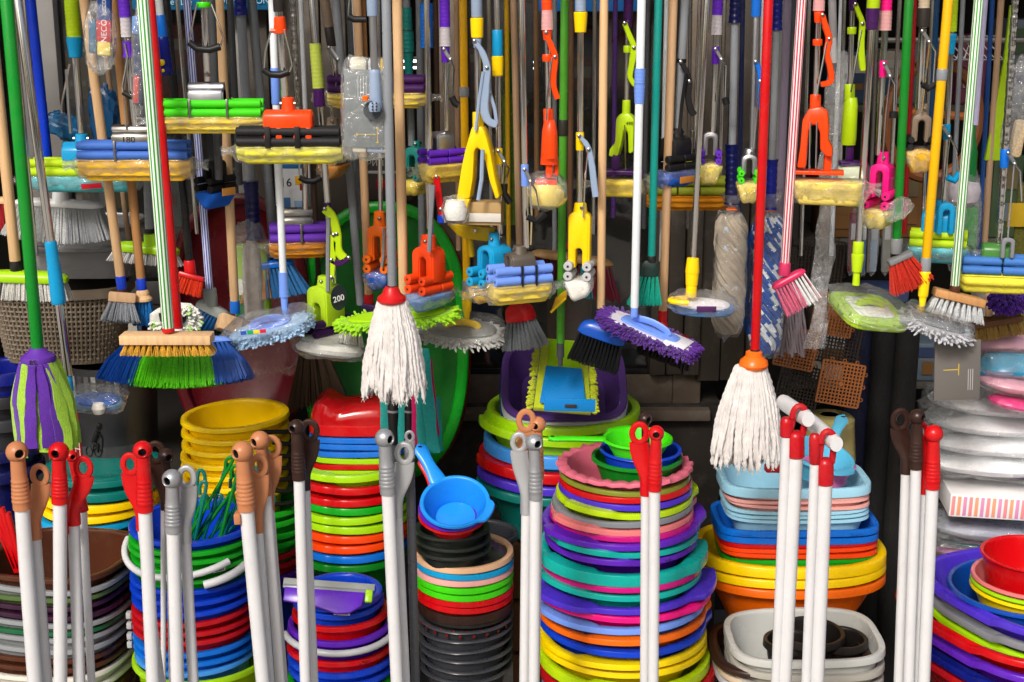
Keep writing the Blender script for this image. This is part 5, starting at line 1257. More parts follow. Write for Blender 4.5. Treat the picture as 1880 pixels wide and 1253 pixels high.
# ---------- 34 teal
t = Hang('roller_mop', 'dark teal gripped mop with teal clamp and round sponge end', 'mop', GM, 746, 756, 268, 2.86, 14, GPOLE2, [('grip', 14, 55, 18, 19, TEAL2, 'rib'), ('grip', 57, 95, 22, 23, TEAL2, 'rib'), ('grip', 95, 136, 19, 15, TEAL2, 'rib')])
mop_head(t, 764, 330, 2.86, 64, 60, TEAL2, TEAL2, SPY, cw=34, ch=44, clen=30, sw=12, shh=28, spd=22, spw=42, rr=6.5, ribs=6, veil=FILMY, neck=(16, 10))
# ---------- 35 blue grip chrome
pole_only('chrome pole with a blue grip between the teal and purple grips', 783, 787, 420, 2.82, 13, CHROME, [('grip', 6, 88, 24, 24, BLU2, 'rib')])
# ---------- 36 purple
t = Hang('roller_mop', 'purple gripped mop with purple rollers left of the yellow pole', 'mop', GM, 816, 820, 240, 2.66, 11, CHROME, [('grip', -125, 50, 20, 20, PUR, 'rib'), ('grip_end', 50, 85, 20, 22, TRANS, 'rib'), ('collar', 86, 115, 16, 14, PUR)])
strap(t, [(815, 91), (821, 101), (827, 110)], 2.655, 3.5, ALU, 4); lever(t, [(826, 110), (821, 170), (818, 236)], 2.655, CHROME, 1.7); lever(t, [(827, 110), (833, 125), (830, 176)], 2.65, CHROME, 1.9, tip=[(829, 178), (835, 190), (842, 194)], tipr=6.5)
mop_head(t, 812, 300, 2.66, 36, 84, ALU, PUR, SPY, cw=34, ch=42, clen=34, sw=12, shh=30, spd=28, spw=46, rr=6.5, ribs=10, ends=(1, 0), veil=FILMY)
# ---------- 37 yellow pole flat mop
t = Hang('flat_mop', 'yellow pole flat mop with grey ring and bagged white pad in the middle', 'mop', GFm, 850, 857, 548, 2.76, 15, paint('e8b000'), [('ring', 160, 178, 18, 18, GPOLE), ('ring', 515, 535, 17, 17, GPOLE), ('socket', 535, 572, 19, 16, YEL, 'cone'), ('joint', 570, 588, 13, 9, YEL)])
flat_mop(t, 848, 605, 2.76, 150, 84, 0, 14, 3, yarn('d0d0cc'), pl('8a8c88'), FILM2, bridge=YEL, padH=16, pile=yarn('c8c8c4'), pilen=260, pileL=14, bag=1.06, seed=6)
# ---------- 38 yellow arch mop
t = Hang('roller_mop', 'large yellow arched clamp mop with grey curved lever on a cardboard base', 'mop', GM, 875, 878, 215, 2.6, 12, CHROME, [('grip', -125, 32, 23, 21, BGY), ('collar', 33, 70, 24, 22, YEL, 'cone'), ('bracket', 70, 88, 17, 14, BGY)])
strap(t, [(871, 76), (885, 96), (894, 125), (891, 165), (889, 200), (896, 222), (912, 230)], 2.59, [5, 6, 7, 8, 8, 7, 5], BGY, 9); strap(t, [(912, 230), (908, 200), (900, 172), (897, 150)], 2.6, 3.5, BGY, 8); lever(t, [(887, 132), (880, 180), (873, 240)], 2.59, BGY, 3.2)
t.seg('clamp_sleeve', 206, 245, 21, 22, YEL)
Ma = FR(880, 368, 2.6, -12)
ol = [(-40, 0), (-30, 60), (-22, 95), (-12, 128), (-9, 136), (9, 136), (14, 128), (24, 95), (33, 45), (42, 10), (34, 4), (22, 40), (15, 72), (8, 92), (0, 98), (-5, 92), (-6, 70), (-8, 40), (-14, 5)]
t.part('clamp', MB().prism(ol, Ma, 34, 5), YEL)
t.part('foot', MB().prism([(-34, 4), (-14, 4), (-24, -26), (-46, -30)], Ma @ Matrix.Translation((0, -6, 0)), 22, 3), YEL)
lever(t, [(886, 275), (884, 330), (878, 368)], 2.58, BGY, 4)
t.part('card_base', MB().box(FR(885, 390, 2.62, -8), 76, 40, 42, 1), paper('a88a58')); t.part('card_band', MB().box(FR(890, 400, 2.595, -8), 60, 2, 16, .5), paper('c8c4bc'))
t.part('sponge', MB().loft([(0, 0, -18, 17, 14), (0, 0, 0, 22, 18), (0, 0, 18, 17, 14)], FR(836, 386, 2.59)), SPW); blob_film(t, FR(836, 386, 2.585), 25, 20, 26, 5, .2, FILM2)
# yellow dustpan below
t = T('dustpan', 'yellow dustpan blade below the cardboard mop base in the middle', 'dustpan', None, P(868, 425, 2.66))
t.part('pan', MB().prism([(-50, 12), (40, 12), (32, -12), (24, -16), (-18, -14), (-30, -8)], FR(870, 426, 2.66, -6, 4, 14), 7, 1.5), pl('c8a80c'))
t.part('rivet', MB().lathe([(1, 0), (4, 0), (2.5, 2)], FR(872, 424, 2.65) @ Matrix.Rotation(R(90), 4, 'X'), 10), CHROME)
t.part('handle', MB().tube([P(862, 436, 2.67), P(866, 470, 2.68)], 6 * S(866, 440, 2.67), 10), pl('c8a80c'))
# ---------- 39 cyan clamp
t = Hang('roller_mop', 'cyan clamp mop with cyan rollers on a chrome pole with cyan yellow sleeve', 'mop', GM, 912, 918, 430, 2.64, 12, CHROME, [('sleeve', 55, 103, 19, 21, CYA), ('cone', 103, 140, 22, 20, YEL, 'cone'), ('bracket', 272, 302, 14, 14, YEL)])
strap(t, [(915, 278), (921, 288), (926, 298)], 2.635, 3.2, ALU, 4); lever(t, [(926, 298), (934, 310), (928, 338)], 2.63, CHROME, 1.9, tip=[(926, 338), (925, 355), (937, 373)], tipr=6.5); lever(t, [(925, 298), (920, 370), (918, 440)], 2.63, CHROME, 1.6)
mop_head(t, 908, 522, 2.64, 44, 100, CYA, CYA, SPY2, cw=46, ch=52, clen=46, sw=17, shh=42, spd=24, spw=44, rr=8.5, ribs=8, neck=(20, 22), split=(6,), ends=(1, 0), text=('20u', 6, 34, 9, BK), veil=FILMY)
# ---------- 40 background green cylinder & grass mat
t = T('green_canister', 'green cylinder with rolled grass mat below hanging behind the chrome poles', 'mat roll', None, P(934, 200, 3.0))
t.part('tube', MB().tube([P(934, -60, 3.0), P(934, 62, 3.0)], 9 * S(934, 60, 3), 12), TAUPE); t.part('cylinder', MB().tube([P(935, 60, 3.0), P(935, 172, 3.0)], 11 * S(934, 60, 3), 16), pl('0c5a14'))
t.part('mat_roll', MB().tube([P(934, 174, 3.0), P(938, 412, 3.0)], 13 * S(934, 60, 3), 16), surf('5a7a1c', rough=.95, var=.4, nscale=160, bump=1, bscale=200))
# ---------- 41 tan wood + wrapped chrome
pole_only('tan wooden pole left of the film wrapped chrome pole in the middle', 943, 956, 560, 2.8, 13, WOODT)
pole_only('film wrapped chrome pole with red streak in the middle', 957, 965, 330, 2.78, 11, CHROME, kind='wrap')
t = Hang('roller_mop', 'steel clamp mop with blue rollers and long bagged yellow sponge in the middle', 'mop', GM, 958, 966, 455, 2.55, 12, CHROME, [('bracket', 302, 342, 14, 15, PBLU)])
strap(t, [(963, 312), (969, 322), (974, 334)], 2.545, 3.2, ALU, 4); lever(t, [(974, 334), (984, 350), (990, 386)], 2.54, CHROME, 1.8, tip=[(968, 398), (984, 406), (1000, 392)], tipr=6.5); lever(t, [(974, 334), (976, 400), (974, 450)], 2.54, CHROME, 1.6)
mop_head(t, 954, 520, 2.55, 24, 116, surf('6a6258', rough=.4, metal=.5), PBLU, SPY, cw=42, ch=36, clen=46, sw=13, shh=28, spd=30, spw=48, rr=8.5, ribs=13, neck=(24, 12), split=(-6, 22), tail=1.3, bracket=((-6, 22), 3, BK))
# ---------- 42 red broom
t = Hang('brush', 'red hand broom head with grey bristles under the yellow sponge', 'brush', GB, 950, 957, 552, 2.74, 0, WOODT)
t.seg('socket', 548, 564, 16, 18, RED)
fan(t, 957, 588, 2.74, 54, 36, 52, 84, 50, [(0, 1, bri('7a8084'))], n=520, nt=7, yaw=-34, roll=-12, sr=1.0, head=RED, hh=30)
# ---------- 43 orange lever mop
t = Hang('roller_mop', 'orange lever and clamp mop with big bagged pale sponge near the middle', 'mop', GM, 1004, 1007, 215, 2.56, 11, CHROME, [('grip', -125, 19, 20, 20, ORA, 'rib'), ('grip_end', 19, 55, 20, 22, PTRANS, 'rib'), ('bracket', 54, 74, 18, 15, ORA), ('stop', 100, 113, 20, 20, ORA)])
strap(t, [(1003, 60), (1011, 82), (1019, 105), (1017, 135), (1017, 160), (1024, 182)], 2.55, [5, 6, 6, 5.5, 5.5, 5], ORA, 10); lever(t, [(1014, 106), (1006, 165), (1003, 222)], 2.55, CHROME, 1.8)
t.seg('neck', 200, 228, 19, 19, ORA)
t.part('clamp', MB().loft([(0, 0, -40, 17, 12), (0, 0, -34, 17, 12), (0, 0, -28, 16, 18), (0, 0, 20, 14, 18), (0, 0, 36, 11, 14), (0, 0, 42, 9, 9)], FR(1009, 262, 2.56, 10), 20), ORA)
t.part('clamp_leg', MB().box(FR(1008, 310, 2.56, 10), 12, 12, 34, 2), ORA); t.part('clamp_leg', MB().box(FR(1021, 308, 2.57, 10), 8, 12, 30, 2), ORA)
t.part('sponge', MB().loft([(0, 0, -22, 22, 22), (0, 0, -16, 30, 30), (0, 0, 0, 33, 34), (0, 0, 14, 30, 30), (0, 0, 20, 22, 24)], FR(1003, 358, 2.57)), SPC)
t.part('sponge_holder', MB().box(FR(1003, 334, 2.57), 40, 30, 10, 3), ORA); blob_film(t, FR(1001, 350, 2.57), 41, 38, 36, 3, .1, FILM, nexp=2.3)
# ---------- 44 green pole flat mop on trays
t = Hang('flat_mop', 'green pole flat mop with lime fringe and blue card lying in the purple tray', 'mop', GFm, 1037, 1029, 630, 2.68, 16, paint('4a9a28'), [('ring', 220, 250, 18, 18, DARK), ('joint', 625, 655, 13, 15, DGRY, 'rib'), ('joint', 654, 672, 10, 9, DGRY)])
Mf = FR(1034, 688, 2.80, -6, 0, 52)
def slabr(Mq, w0, w1, h, th): return MB().prism([(-w0 / 2, h / 2), (w0 / 2, h / 2), (w1 / 2, -h / 2), (-w1 / 2, -h / 2)], Mq @ Matrix.Rotation(R(0), 4, 'X'), th, 1.5)
Mf = FR(1034, 690, 2.80, 0, 5, -58) @ Matrix.Rotation(R(0), 4, 'X')
t.part('pad', slabr(Mf, 84, 104, 175, 10), clo('a8b81c')); t.part('plate', slabr(Mf @ Matrix.Translation((0, -7, 6)), 56, 66, 150, 5), pl('86b80c'))
def fnf(r):
    s_ = r.choice((-1, 1)); q = r.random()
    return Vector((s_ * (44 + 10 * q), r.uniform(-6, 3), 86 - 172 * q)), Vector((s_, -.4, -.2))
chenille(t, Mf, fnf, 260, clo('b8c41c'), L=12, r=3, seed=8, name='fringe')
t.part('label_card', slabr(Mf @ Matrix.Translation((0, -12, -36)), 66, 84, 92, 1.5), pl('0c78c0', .25)); t.part('card_back', MB().box(FR(1046, 744, 2.60, 0, 1.5), 94, 3, 24, .5), pl('0c78c0', .25))
t.part('hang_slot', MB().box(FR(1048, 746, 2.596, 0, 1.5), 22, 1, 6, .8), pl('3a2a28'))
# ---------- 45 thin brown
t = pole_only('thin brown pole right of the green pole with the dark ring', 1049, 1046, 445, 2.92, 11, wood('6a4a30'), [('ferrule', 438, 458, 10, 10, RED)])
# ---------- 46 yellow grey mop
t = Hang('roller_mop', 'yellow tapered clamp mop with grey lever and clear bagged end', 'mop', GM, 1066, 1064, 395, 2.6, 12, CHROME, [('grip', -125, 21, 22, 20, BGY, 'rib'), ('cone', 22, 60, 25, 21, YEL, 'cone'), ('bracket', 243, 276, 15, 15, YEL)])
strap(t, [(1063, 250), (1074, 262), (1081, 275), (1087, 305), (1091, 340), (1094, 362)], 2.59, [4, 5, 5.5, 6, 6, 6], BGY, 8); lever(t, [(1079, 275), (1074, 330), (1071, 400)], 2.59, CHROME, 1.8)
mop_head(t, 1064, 512, 2.6, 78, 60, YEL, LGRY, SPW, cw=40, ch=104, clen=24, sw=12, shh=36, spd=30, spw=48, rr=8.5, ribs=5, neck=(22, 14), ends=(0, 1), veil=FILM2)
t = T('dustpan', 'small yellow dustpan flap sticking out left of the clear bagged mop end', 'dustpan', None, P(1025, 550, 2.66)); t.part('pan', MB().prism([(-14, -20), (14, 6), (16, 24), (-6, 6)], FR(1026, 553, 2.66), 8, 1.5), pl('c8a00c')); t.part('lip', MB().tube([P(1011, 574, 2.655), P(1039, 548, 2.655)], 2.2 * S(1020, 560, 2.66), 8), YEL)
# ---------- 47 wood pole, blue broom
t = Hang('broom', 'wooden pole broom with glossy blue head and black bristles', 'broom', GB, 1109, 1103, 580, 2.62, 16, WOODB, [('collar', 566, 592, 16, 18, BK)])
fan(t, 1104, 620, 2.62, 88, 34, 54, 96, 42, [(0, 1, bri('16181c'))], n=900, head=pl('0c4cb0', .18), hh=26, roll=16, yaw=-14, sr=1.0)
for i in range(4): t.part('ridge', MB().tube([FR(1118 + i * 6, 611 + i * 3, 2.595) @ Vector((-9, 0, 2)), FR(1118 + i * 6, 611 + i * 3, 2.595) @ Vector((9, 0, 3))], 1.6 * S(1118, 610, 2.6), 6), pl('1c60c8', .18))
# ---------- 48 maroon broom behind
t = Hang('broom', 'maroon and teal bristled broom half hidden behind the middle wooden pole', 'broom', GB, 1048, 1046, 450, 2.96, 0, WOOD)
fan(t, 1050, 478, 2.96, 150, 40, 62, 200, 60, [(0, .6, bri('5a1424')), (.6, .72, bri('1a8a94')), (.72, 1, bri('6a1428'))], n=600, head=wood('8a6a40'), hh=12, sr=1.3, roll=8)
# ---------- 49 purple lime mop
t = Hang('roller_mop', 'purple gripped mop with lime lever, lime clamp and purple plate', 'mop', GM, 1154, 1150, 195, 2.7, 10, CHROME, [('grip', -125, 36, 20, 18, DPUR), ('sleeve', 36, 52, 15, 14, DPUR), ('stop', 84, 97, 16, 16, LIME2)])
strap(t, [(1147, 43), (1156, 66), (1164, 88), (1160, 120), (1157, 142), (1166, 157)], 2.69, [5, 5.5, 6, 5.5, 5, 4.5], LIME2, 9)
t.seg('neck', 184, 210, 15, 16, LIME2)
Ml = FR(1145, 248, 2.7, -20)
t.part('clamp', MB().prism([(-26, -40), (-24, -26), (-14, -14), (-13, 30), (-4, 40), (12, 40), (22, 30), (22, -30), (12, -34), (10, 6), (2, 8), (-2, -18), (-8, -40)], Ml, 22, 4), LIME2)
t.part('price_mark', text_mb('490', Ml @ Matrix.Translation((14, -12, 22)), 9, .2), BK, smooth=False)
t.part('leg', MB().box(FR(1131, 299, 2.7), 13, 12, 32, 2), DPUR); t.part('plate', MB().box(FR(1142, 316, 2.7, -10), 82, 34, 8, 2), DPUR); lever(t, [(1147, 230), (1148, 280), (1149, 312)], 2.69, CHROME, 1.4)
mop_head(t, 1140, 330, 2.7, -10, 80, YEL, YEL, SPY, rolls=False, ch=0, spd=26, spw=42, ribs=6, veil=FILMY)
# ---------- 50 white pole, purple chenille
t = Hang('flat_mop', 'white pole flat mop with blue plate and purple chenille fringe', 'mop', GFm, 1178, 1165, 565, 2.55, 16, WPOLE, [('connector', 126, 153, 20, 20, PBLU, 'rib'), ('connector', 154, 190, 21, 18, PBLU, 'rib'), ('joint', 556, 582, 13, 14, PBLU)])
flat_mop(t, 1194, 606, 2.55, 172, 74, -24, 0, 18, pl('d8d4e0'), PBLU, None, bridge=PBLU, padH=14, pile=clo('4c1880'), pilen=1700, pileL=16, nexp=5, platef=.66)
M5_ = FR(1194, 606, 2.55, -24, 18, 0); t.part('white_band', MB().box(M5_, 40, 62, 3, 1, c=(58, 0, 1.5)), pl('e4e4ea'))
# ---------- 51 teal pole broom
t = Hang('broom', 'teal pole broom with black socket and teal bristles', 'broom', GB, 1209, 1196, 482, 2.6, 15, paint('0a8f84'), [('collar', 470, 482, 18, 18, BK)])
fan(t, 1192, 506, 2.6, 34, 18, 54, 64, 24, [(0, 1, bri('12a58c'))], n=460, sr=1.1, head=pl('0c2a26', .3), hh=28, dx=-8)
# ---------- 52 wood pole, red broom
t = Hang('broom', 'wooden pole broom with red socket and brown black bristles', 'broom', GB, 1236, 1217, 575, 2.66, 17, WOOD, [('ferrule', 570, 592, 17, 17, RED), ('socket', 590, 612, 18, 24, RED)])
fan(t, 1232, 622, 2.68, 92, 34, 44, 104, 44, [(0, 1, bri('1c1614'))], n=700, head=RED2, hh=14, roll=20, sr=1.0)
# ---------- 53 black clamp mop
t = Hang('roller_mop', 'grey pole mop with black clamp and bright blue bagged sponge', 'mop', GM, 1258, 1243, 245, 2.68, 17, GPOLE, [('band', 108, 116, 18, 18, BK)])
strap(t, [(1250, 114), (1260, 130), (1266, 150), (1264, 178), (1268, 200), (1276, 212)], 2.665, [4.5, 5, 5.5, 6, 6, 5], BK, 8); lever(t, [(1260, 135), (1252, 190), (1247, 245)], 2.66, BK, 3.4)
mop_head(t, 1240, 312, 2.68, 42, 84, BK, BK, SPB, cw=38, ch=44, clen=46, sw=13, shh=32, spd=26, spw=44, rr=7, ribs=5, neck=(22, 14), ends=(1, 0))
t.part('orange_label', MB().box(FR(1262, 330, 2.66, 42), 40, 2, 12, .5), paper('b87828'))
# a long amber sponge mop behind, lying wide
t = Hang('roller_mop', 'wide mop with amber ribbed sponge and olive clamp behind the teal pole', 'mop', GM, 1275, 1272, 300, 2.9, 9, CHROME, pole_from=240)
mop_head(t, 1262, 358, 2.9, 0, 150, pl('8a9420'), pl('8a9420'), SPO, ch=44, clen=60, cw=30, spd=22, spw=40, rr=8, split=(-20, 20), ribs=13, film_=False)
# ---------- 54 chrome poles & yellow flat mop
pole_only('thin chrome pole left of the yellow socketed chrome pole', 1285, 1274, 300, 2.72, 8, CHROME)
t = Hang('flat_mop', 'chrome pole flat mop with yellow socket and clear bag of blue white cloth', 'mop', GFm, 1298, 1272, 480, 2.6, 12, CHROME, [('socket', 474, 502, 22, 26, YEL, 'cone'), ('socket', 500, 524, 24, 22, YEL, 'cone'), ('joint', 522, 545, 20, 20, YEL)])
flat_mop(t, 1290, 560, 2.6, 118, 58, 0, 12, 3, clo('3f78b0'), clo('e8e4e8'), FILM, padH=12, bag=1.06, seed=4)
t.part('yellow_rim', MB().tube([FR(1262, 552, 2.58) @ Vector((32 * math.cos(q) , 20 * math.sin(q), 0)) for q in [PI * .5 + PI * i / 12 for i in range(13)]], 5 * S(1262, 552, 2.6), 8), YEL)
t.part('label', MB().box(FR(1297, 568, 2.565, 0, 0, 20), 36, 1, 12, .3), pl('5a3068'))
# ---------- 55 purple second
t = Hang('roller_mop', 'purple gripped mop with open steel clamp and round sponge right of the middle', 'mop', GM, 1318, 1308, 246, 2.66, 11, CHROME, [('grip', -125, 28, 20, 20, PUR, 'rib'), ('grip_end', 28, 64, 19, 20, TRANS, 'rib'), ('bracket', 86, 118, 14, 14, PUR)])
strap(t, [(1314, 91), (1320, 101), (1325, 110)], 2.65, 3.2, ALU, 4); lever(t, [(1325, 110), (1334, 122), (1332, 178)], 2.65, CHROME, 1.9, tip=[(1331, 180), (1334, 192)], tipr=6.5); lever(t, [(1325, 112), (1317, 180), (1312, 240)], 2.65, CHROME, 1.6)
mop_head(t, 1303, 300, 2.66, 84, 60, ALU, PUR, SPC, cw=26, ch=42, clen=22, sw=9, shh=32, spd=30, spw=42, rr=6, ribs=6, ends=(1, 0), veil=FILMY, tail=.6)
# ---------- 56 twist mop grey yarn
def yarn_pack(t, x, y0, y1, Y, w, mat, turns=2.2, n=15, film_=True, mat2=None, bands=()):
    M = FR(x, (y0 + y1) / 2, Y); h = (y1 - y0); sc = M.to_scale().x; mbs = [MB(), MB()]
    rq = random.Random(int(x))
    for i in range(n * 2):
        lay = rq.uniform(.9, 1.04) if i < n else .74
        a0 = 2 * PI * i / n
        pts = []
        for k in range(31):
            q = k / 30; z = h * (.5 - q); f = min(1, .55 + q * 6) * min(1, .62 + (1 - q) * 5) * lay
            f *= 1 + .06 * math.sin(q * 9 + 1)
            a = a0 + turns * q * PI * .55 + .12 * math.sin(q * 11 + i * 2.1)
            pts.append(M @ Vector((w / 2 * f * math.cos(a), w / 2 * f * .8 * math.sin(a), z)))
        if not mat2: mbs[0].tube(pts, [sc * w * 1.7 / n * (1 + .12 * (k % 2)) for k in range(31)], 6)
        else:
            k0 = 0
            while k0 < 30:
                k1 = min(30, k0 + rq.randrange(1, 3)); mbs[rq.random() < .42].tube(pts[k0:k1 + 1], [sc * w * 1.7 / n * (1 + .1 * (k % 2)) for k in range(k0, k1 + 1)], 6); k0 = k1
    t.part('yarn_strands', mbs[0], mat, kind='stuff')
    if mat2: t.part('yarn_strands', mbs[1], mat2, kind='stuff')
    for z, ro in bands: t.part('paper_band', MB().box(FR(x + 2, z, Y - w * .44 * sc, 0, ro), w * .5, 1, 12, .3), paper('a8b4c4'))
    if film_:
        blob_film(t, M, w * .60, w * .54, h * .55, 5, .12, film('f4f6f8', .02, .7), nexp=3.5)
        t.part('film_neck', MB().lathe([(w * .4, -h * .55 + h), (w * .2, h * .53), (w * .16, h * .56), (w * .3, h * .62), (w * .42, h * .68)], M, 14, False, False), FILM, smooth=False)
        t.part('tie', MB().lathe([(w * .18, h * .545), (w * .21, h * .55), (w * .18, h * .56)], M, 14), ORA2)
t = Hang('twist_mop', 'navy gripped twist mop with beige yarn in a clear bag', 'mop', GT, 1350, 1343, 345, 2.7, 15, GPOLE, [('handle', -125, 42, 20, 21, NAVY2, 'knob'), ('twist_grip', 265, 375, 25, 24, NAVY2, 'knob')])
yarn_pack(t, 1339, 395, 612, 2.7, 50, yarn('a89c8c'), turns=4.2, bands=((425, 14), (458, 28), (530, 10)))
# ---------- 57 blue lever
t = Hang('roller_mop', 'blue lever mop with open steel clamp and green rollers beside the red pole', 'mop', GM, 1389, 1381, 275, 2.62, 13, ALU, [('grip', -125, 31, 20, 19, BLU2)])
strap(t, [(1388, 114), (1394, 128), (1396, 150), (1395, 200)], 2.615, 4.5, BLU2, 7); lever(t, [(1396, 150), (1390, 210), (1384, 272)], 2.61, CHROME, 1.5)
mop_head(t, 1374, 335, 2.62, 84, 60, ALU, BGRN, SPC, cw=28, ch=36, clen=22, sw=10, shh=28, spd=30, spw=40, rr=6, ribs=6, ends=(1, 0), veil=FILMY, tail=.7, neck=(18, 10))
# ---------- 58 red string mop
t = Hang('string_mop', 'white string mop with orange cap on a red pole at right', 'mop', GS, 1411, 1386, 648, 2.5, 18, paint('c40810'), [('ferrule', 640, 650, 17, 17, BK)])
t.part('cap', MB().lathe([(11, 14), (15, 12), (16, 4), (25, -4), (27, -12), (24, -18), (8, -18)], FR(1384, 658, 2.5), 30), ORA2)
string_mop(t, 1378, 672, 2.5, 52, 132, 196, 140, yarn('e2dedb'), 3.7, 9)
# ---------- 59 blue yarn
t = Hang('twist_mop', 'navy gripped twist mop with blue and white yarn behind the red pole', 'mop', GT, 1428, 1415, 370, 2.76, 14, GPOLE, [('handle', -125, 56, 20, 18, NAVY, 'knob'), ('twist_grip', 293, 385, 20, 20, NAVY, 'knob')])
yarn_pack(t, 1408, 398, 650, 2.76, 54, yarn('1450a8'), turns=4.2, n=24, mat2=yarn('dfe6ee'), film_=True)
t = T('bagged_mop_refill', 'blue bag of mop refill beside the blue white yarn left of the red pole', 'refill', None, P(1385, 500, 2.84)); blob_film(t, FR(1385, 520, 2.84), 20, 16, 105, 3, .12, surf('124a98', rough=.25, bump=.5, bscale=40), name='bag_sheet')
t = T('string_bundle', 'grey loose yarn strands hanging below the pink brush', 'mop', None, P(1450, 600, 2.8)); mbx = MB(); rr_ = random.Random(3)
for i in range(16):
    x_ = 1425 + i * 3.4; pts = [P(x_ + 3 * math.sin(k * .8 + i), 520 + k * 14 * (1 + .02 * (i % 5)), 2.8 + rr_.uniform(0, .01)) for k in range(10)]
    mbx.tube(pts, [.0026 * (1 + .15 * (k % 2)) for k in range(10)], 6)
t.part('strands', mbx, yarn('8a8088'), kind='stuff')
# ---------- 60 mauve pole
pole_only('mauve grey pole right of the red mop pole', 1446, 1430, 420, 2.86, 16, paint('8a7f94'))
pole_only('slim grey green pole behind the mauve pole', 1436, 1424, 440, 2.94, 10, paint('7d8078'))
# ---------- 61 red striped pink brush
t = Hang('broom', 'red striped pole broom with pink head and pink white bristles', 'broom', GB, 1472, 1441, 490, 2.6, 18, RSTRIPE, [('socket', 482, 506, 21, 22, pl('c83060'))])
fan(t, 1449, 515, 2.6, 66, 24, 56, 72, 34, [(0, .55, bri('d86a88')), (.55, .95, bri('ece4e4')), (.95, 1, bri('d0405f'))], n=460, head=pl('c82858'), hh=10, roll=-30, sr=1.0)
# ---------- 62 orange clamp 2
t = Hang('roller_mop', 'orange arched clamp mop with wide bagged yellow sponge at right', 'mop', GM, 1504, 1497, 185, 2.6, 11, CHROME, [('grip', -125, 20, 20, 22, PTRANS, 'rib'), ('bracket', 20, 42, 18, 15, ORA), ('stop', 72, 84, 18, 18, ORA)])
strap(t, [(1511, 28), (1517, 50), (1523, 72), (1519, 98), (1525, 125), (1526, 150), (1508, 156)], 2.59, [5, 6, 6, 5.5, 5.5, 5, 4.5], ORA, 10); lever(t, [(1518, 78), (1508, 130), (1499, 175)], 2.59, CHROME, 1.8)
Mo = FR(1497, 250, 2.6, -14)
t.seg('neck', 174, 204, 20, 20, ORA)
t.part('clamp', MB().prism([(-30, -58), (-26, -20), (-24, 30), (-14, 50), (6, 54), (20, 46), (24, 20), (24, -4), (32, -20), (33, -36), (22, -36), (10, -24), (8, 8), (2, 20), (-6, 22), (-12, 10), (-14, -58)], Mo, 30, 4), ORA)
t.part('leg', MB().box(FR(1519, 302, 2.6), 13, 14, 34, 2), ORA); t.part('plate', MB().box(FR(1502, 316, 2.61, -12), 92, 40, 7, 2), ORA)
for dx_ in (-8, 4): lever(t, [(1496 + dx_, 225), (1494 + dx_, 310)], 2.595, CHROME, 1.6)
mop_head(t, 1522, 332, 2.6, -14, 120, ORA, ORA, SPC, rolls=False, ch=0, spd=38, spw=56, ribs=6, tail=1.1, ends=(0, 1))
# ---------- 63 clear sleeve
t = T('clear_sleeve', 'long clear plastic sleeve hanging right of the pink brush', 'bag', None, P(1510, 380, 2.78))
rs_ = []
for i in range(24):
    q = i / 23; y_ = 95 + q * 545; xx = 1540 - q * 42 + 4 * math.sin(i * 1.3)
    s_ = S(xx, y_, 2.78); c_ = P(xx, y_, 2.78)
    rs_.append([c_ + Vector((s_ * (15 + 5 * math.sin(i * .9 + j)) * math.cos(2 * PI * j / 12), s_ * 7 * (1 + .3 * math.sin(j * 3 + i)) * math.sin(2 * PI * j / 12), 0)) for j in range(12)])
t.part('sheet', MB().rings(rs_, False, False), film('eceef0', .2, .85), ang=20)
t = Hang('squeegee', 'white plastic handle end behind the orange lever at right', 'handle', None, 1528, 1530, 110, 2.76, 0, WHT); t.seg('grip', 68, 116, 14, 15, WHT); t.seg('pole', -125, 70, 15, 15, paint('b8b8bc'))
# ---------- 64 lime mop
t = Hang('roller_mop', 'lime clamp mop with purple neck and white green bagged pad at right', 'mop', GM, 1566, 1560, 165, 2.72, 9, CHROME, [('sleeve', -125, 20, 16, 14, DPUR), ('stop', 50, 63, 17, 17, LIME2)])
strap(t, [(1571, 8), (1578, 26), (1584, 44), (1582, 80), (1583, 110), (1586, 130)], 2.71, [4.5, 5, 5.5, 6, 6, 5], LIME2, 8); lever(t, [(1582, 55), (1572, 110), (1562, 170)], 2.71, CHROME, 1.6)
t.seg('neck', 155, 185, 19, 20, LIME2)
t.part('clamp', MB().loft([(0, 0, -44, 13, 12), (0, 0, -30, 14, 16), (0, 0, 30, 13, 16), (0, 0, 42, 11, 11)], FR(1560, 222, 2.72), 18), LIME2); t.part('leg', MB().box(FR(1560, 280, 2.72), 13, 12, 34, 2), DPUR); t.part('plate', MB().box(FR(1560, 300, 2.72), 40, 26, 9, 2), DPUR)
t.part('pad', MB().box(FR(1563, 318, 2.72, -14), 50, 30, 26, 6), foam('dfe8c8')); blob_film(t, FR(1566, 318, 2.72), 34, 24, 22, 6, .16, FILM2)
# ---------- 65 chrome lime flat mop
t = Hang('flat_mop', 'lime flat mop in a clear bag on a chrome pole with purple cone', 'mop', GFm, 1604, 1576, 450, 2.62, 14, CHROME, [('grip', -125, 16, 23, 25, LIME2), ('cone', 15, 55, 25, 22, DPUR, 'cone'), ('socket', 444, 468, 20, 20, LIME2), ('socket', 466, 500, 23, 18, LIME2, 'cone'), ('joint', 498, 524, 12, 14, LIME2)])
flat_mop(t, 1596, 566, 2.62, 128, 120, 18, 18, 8, clo('a8d018'), pl('e4e6e0'), FILM, bridge=LIME2, padH=16, bag=1.12, seed=7, nexp=5, platef=.62)
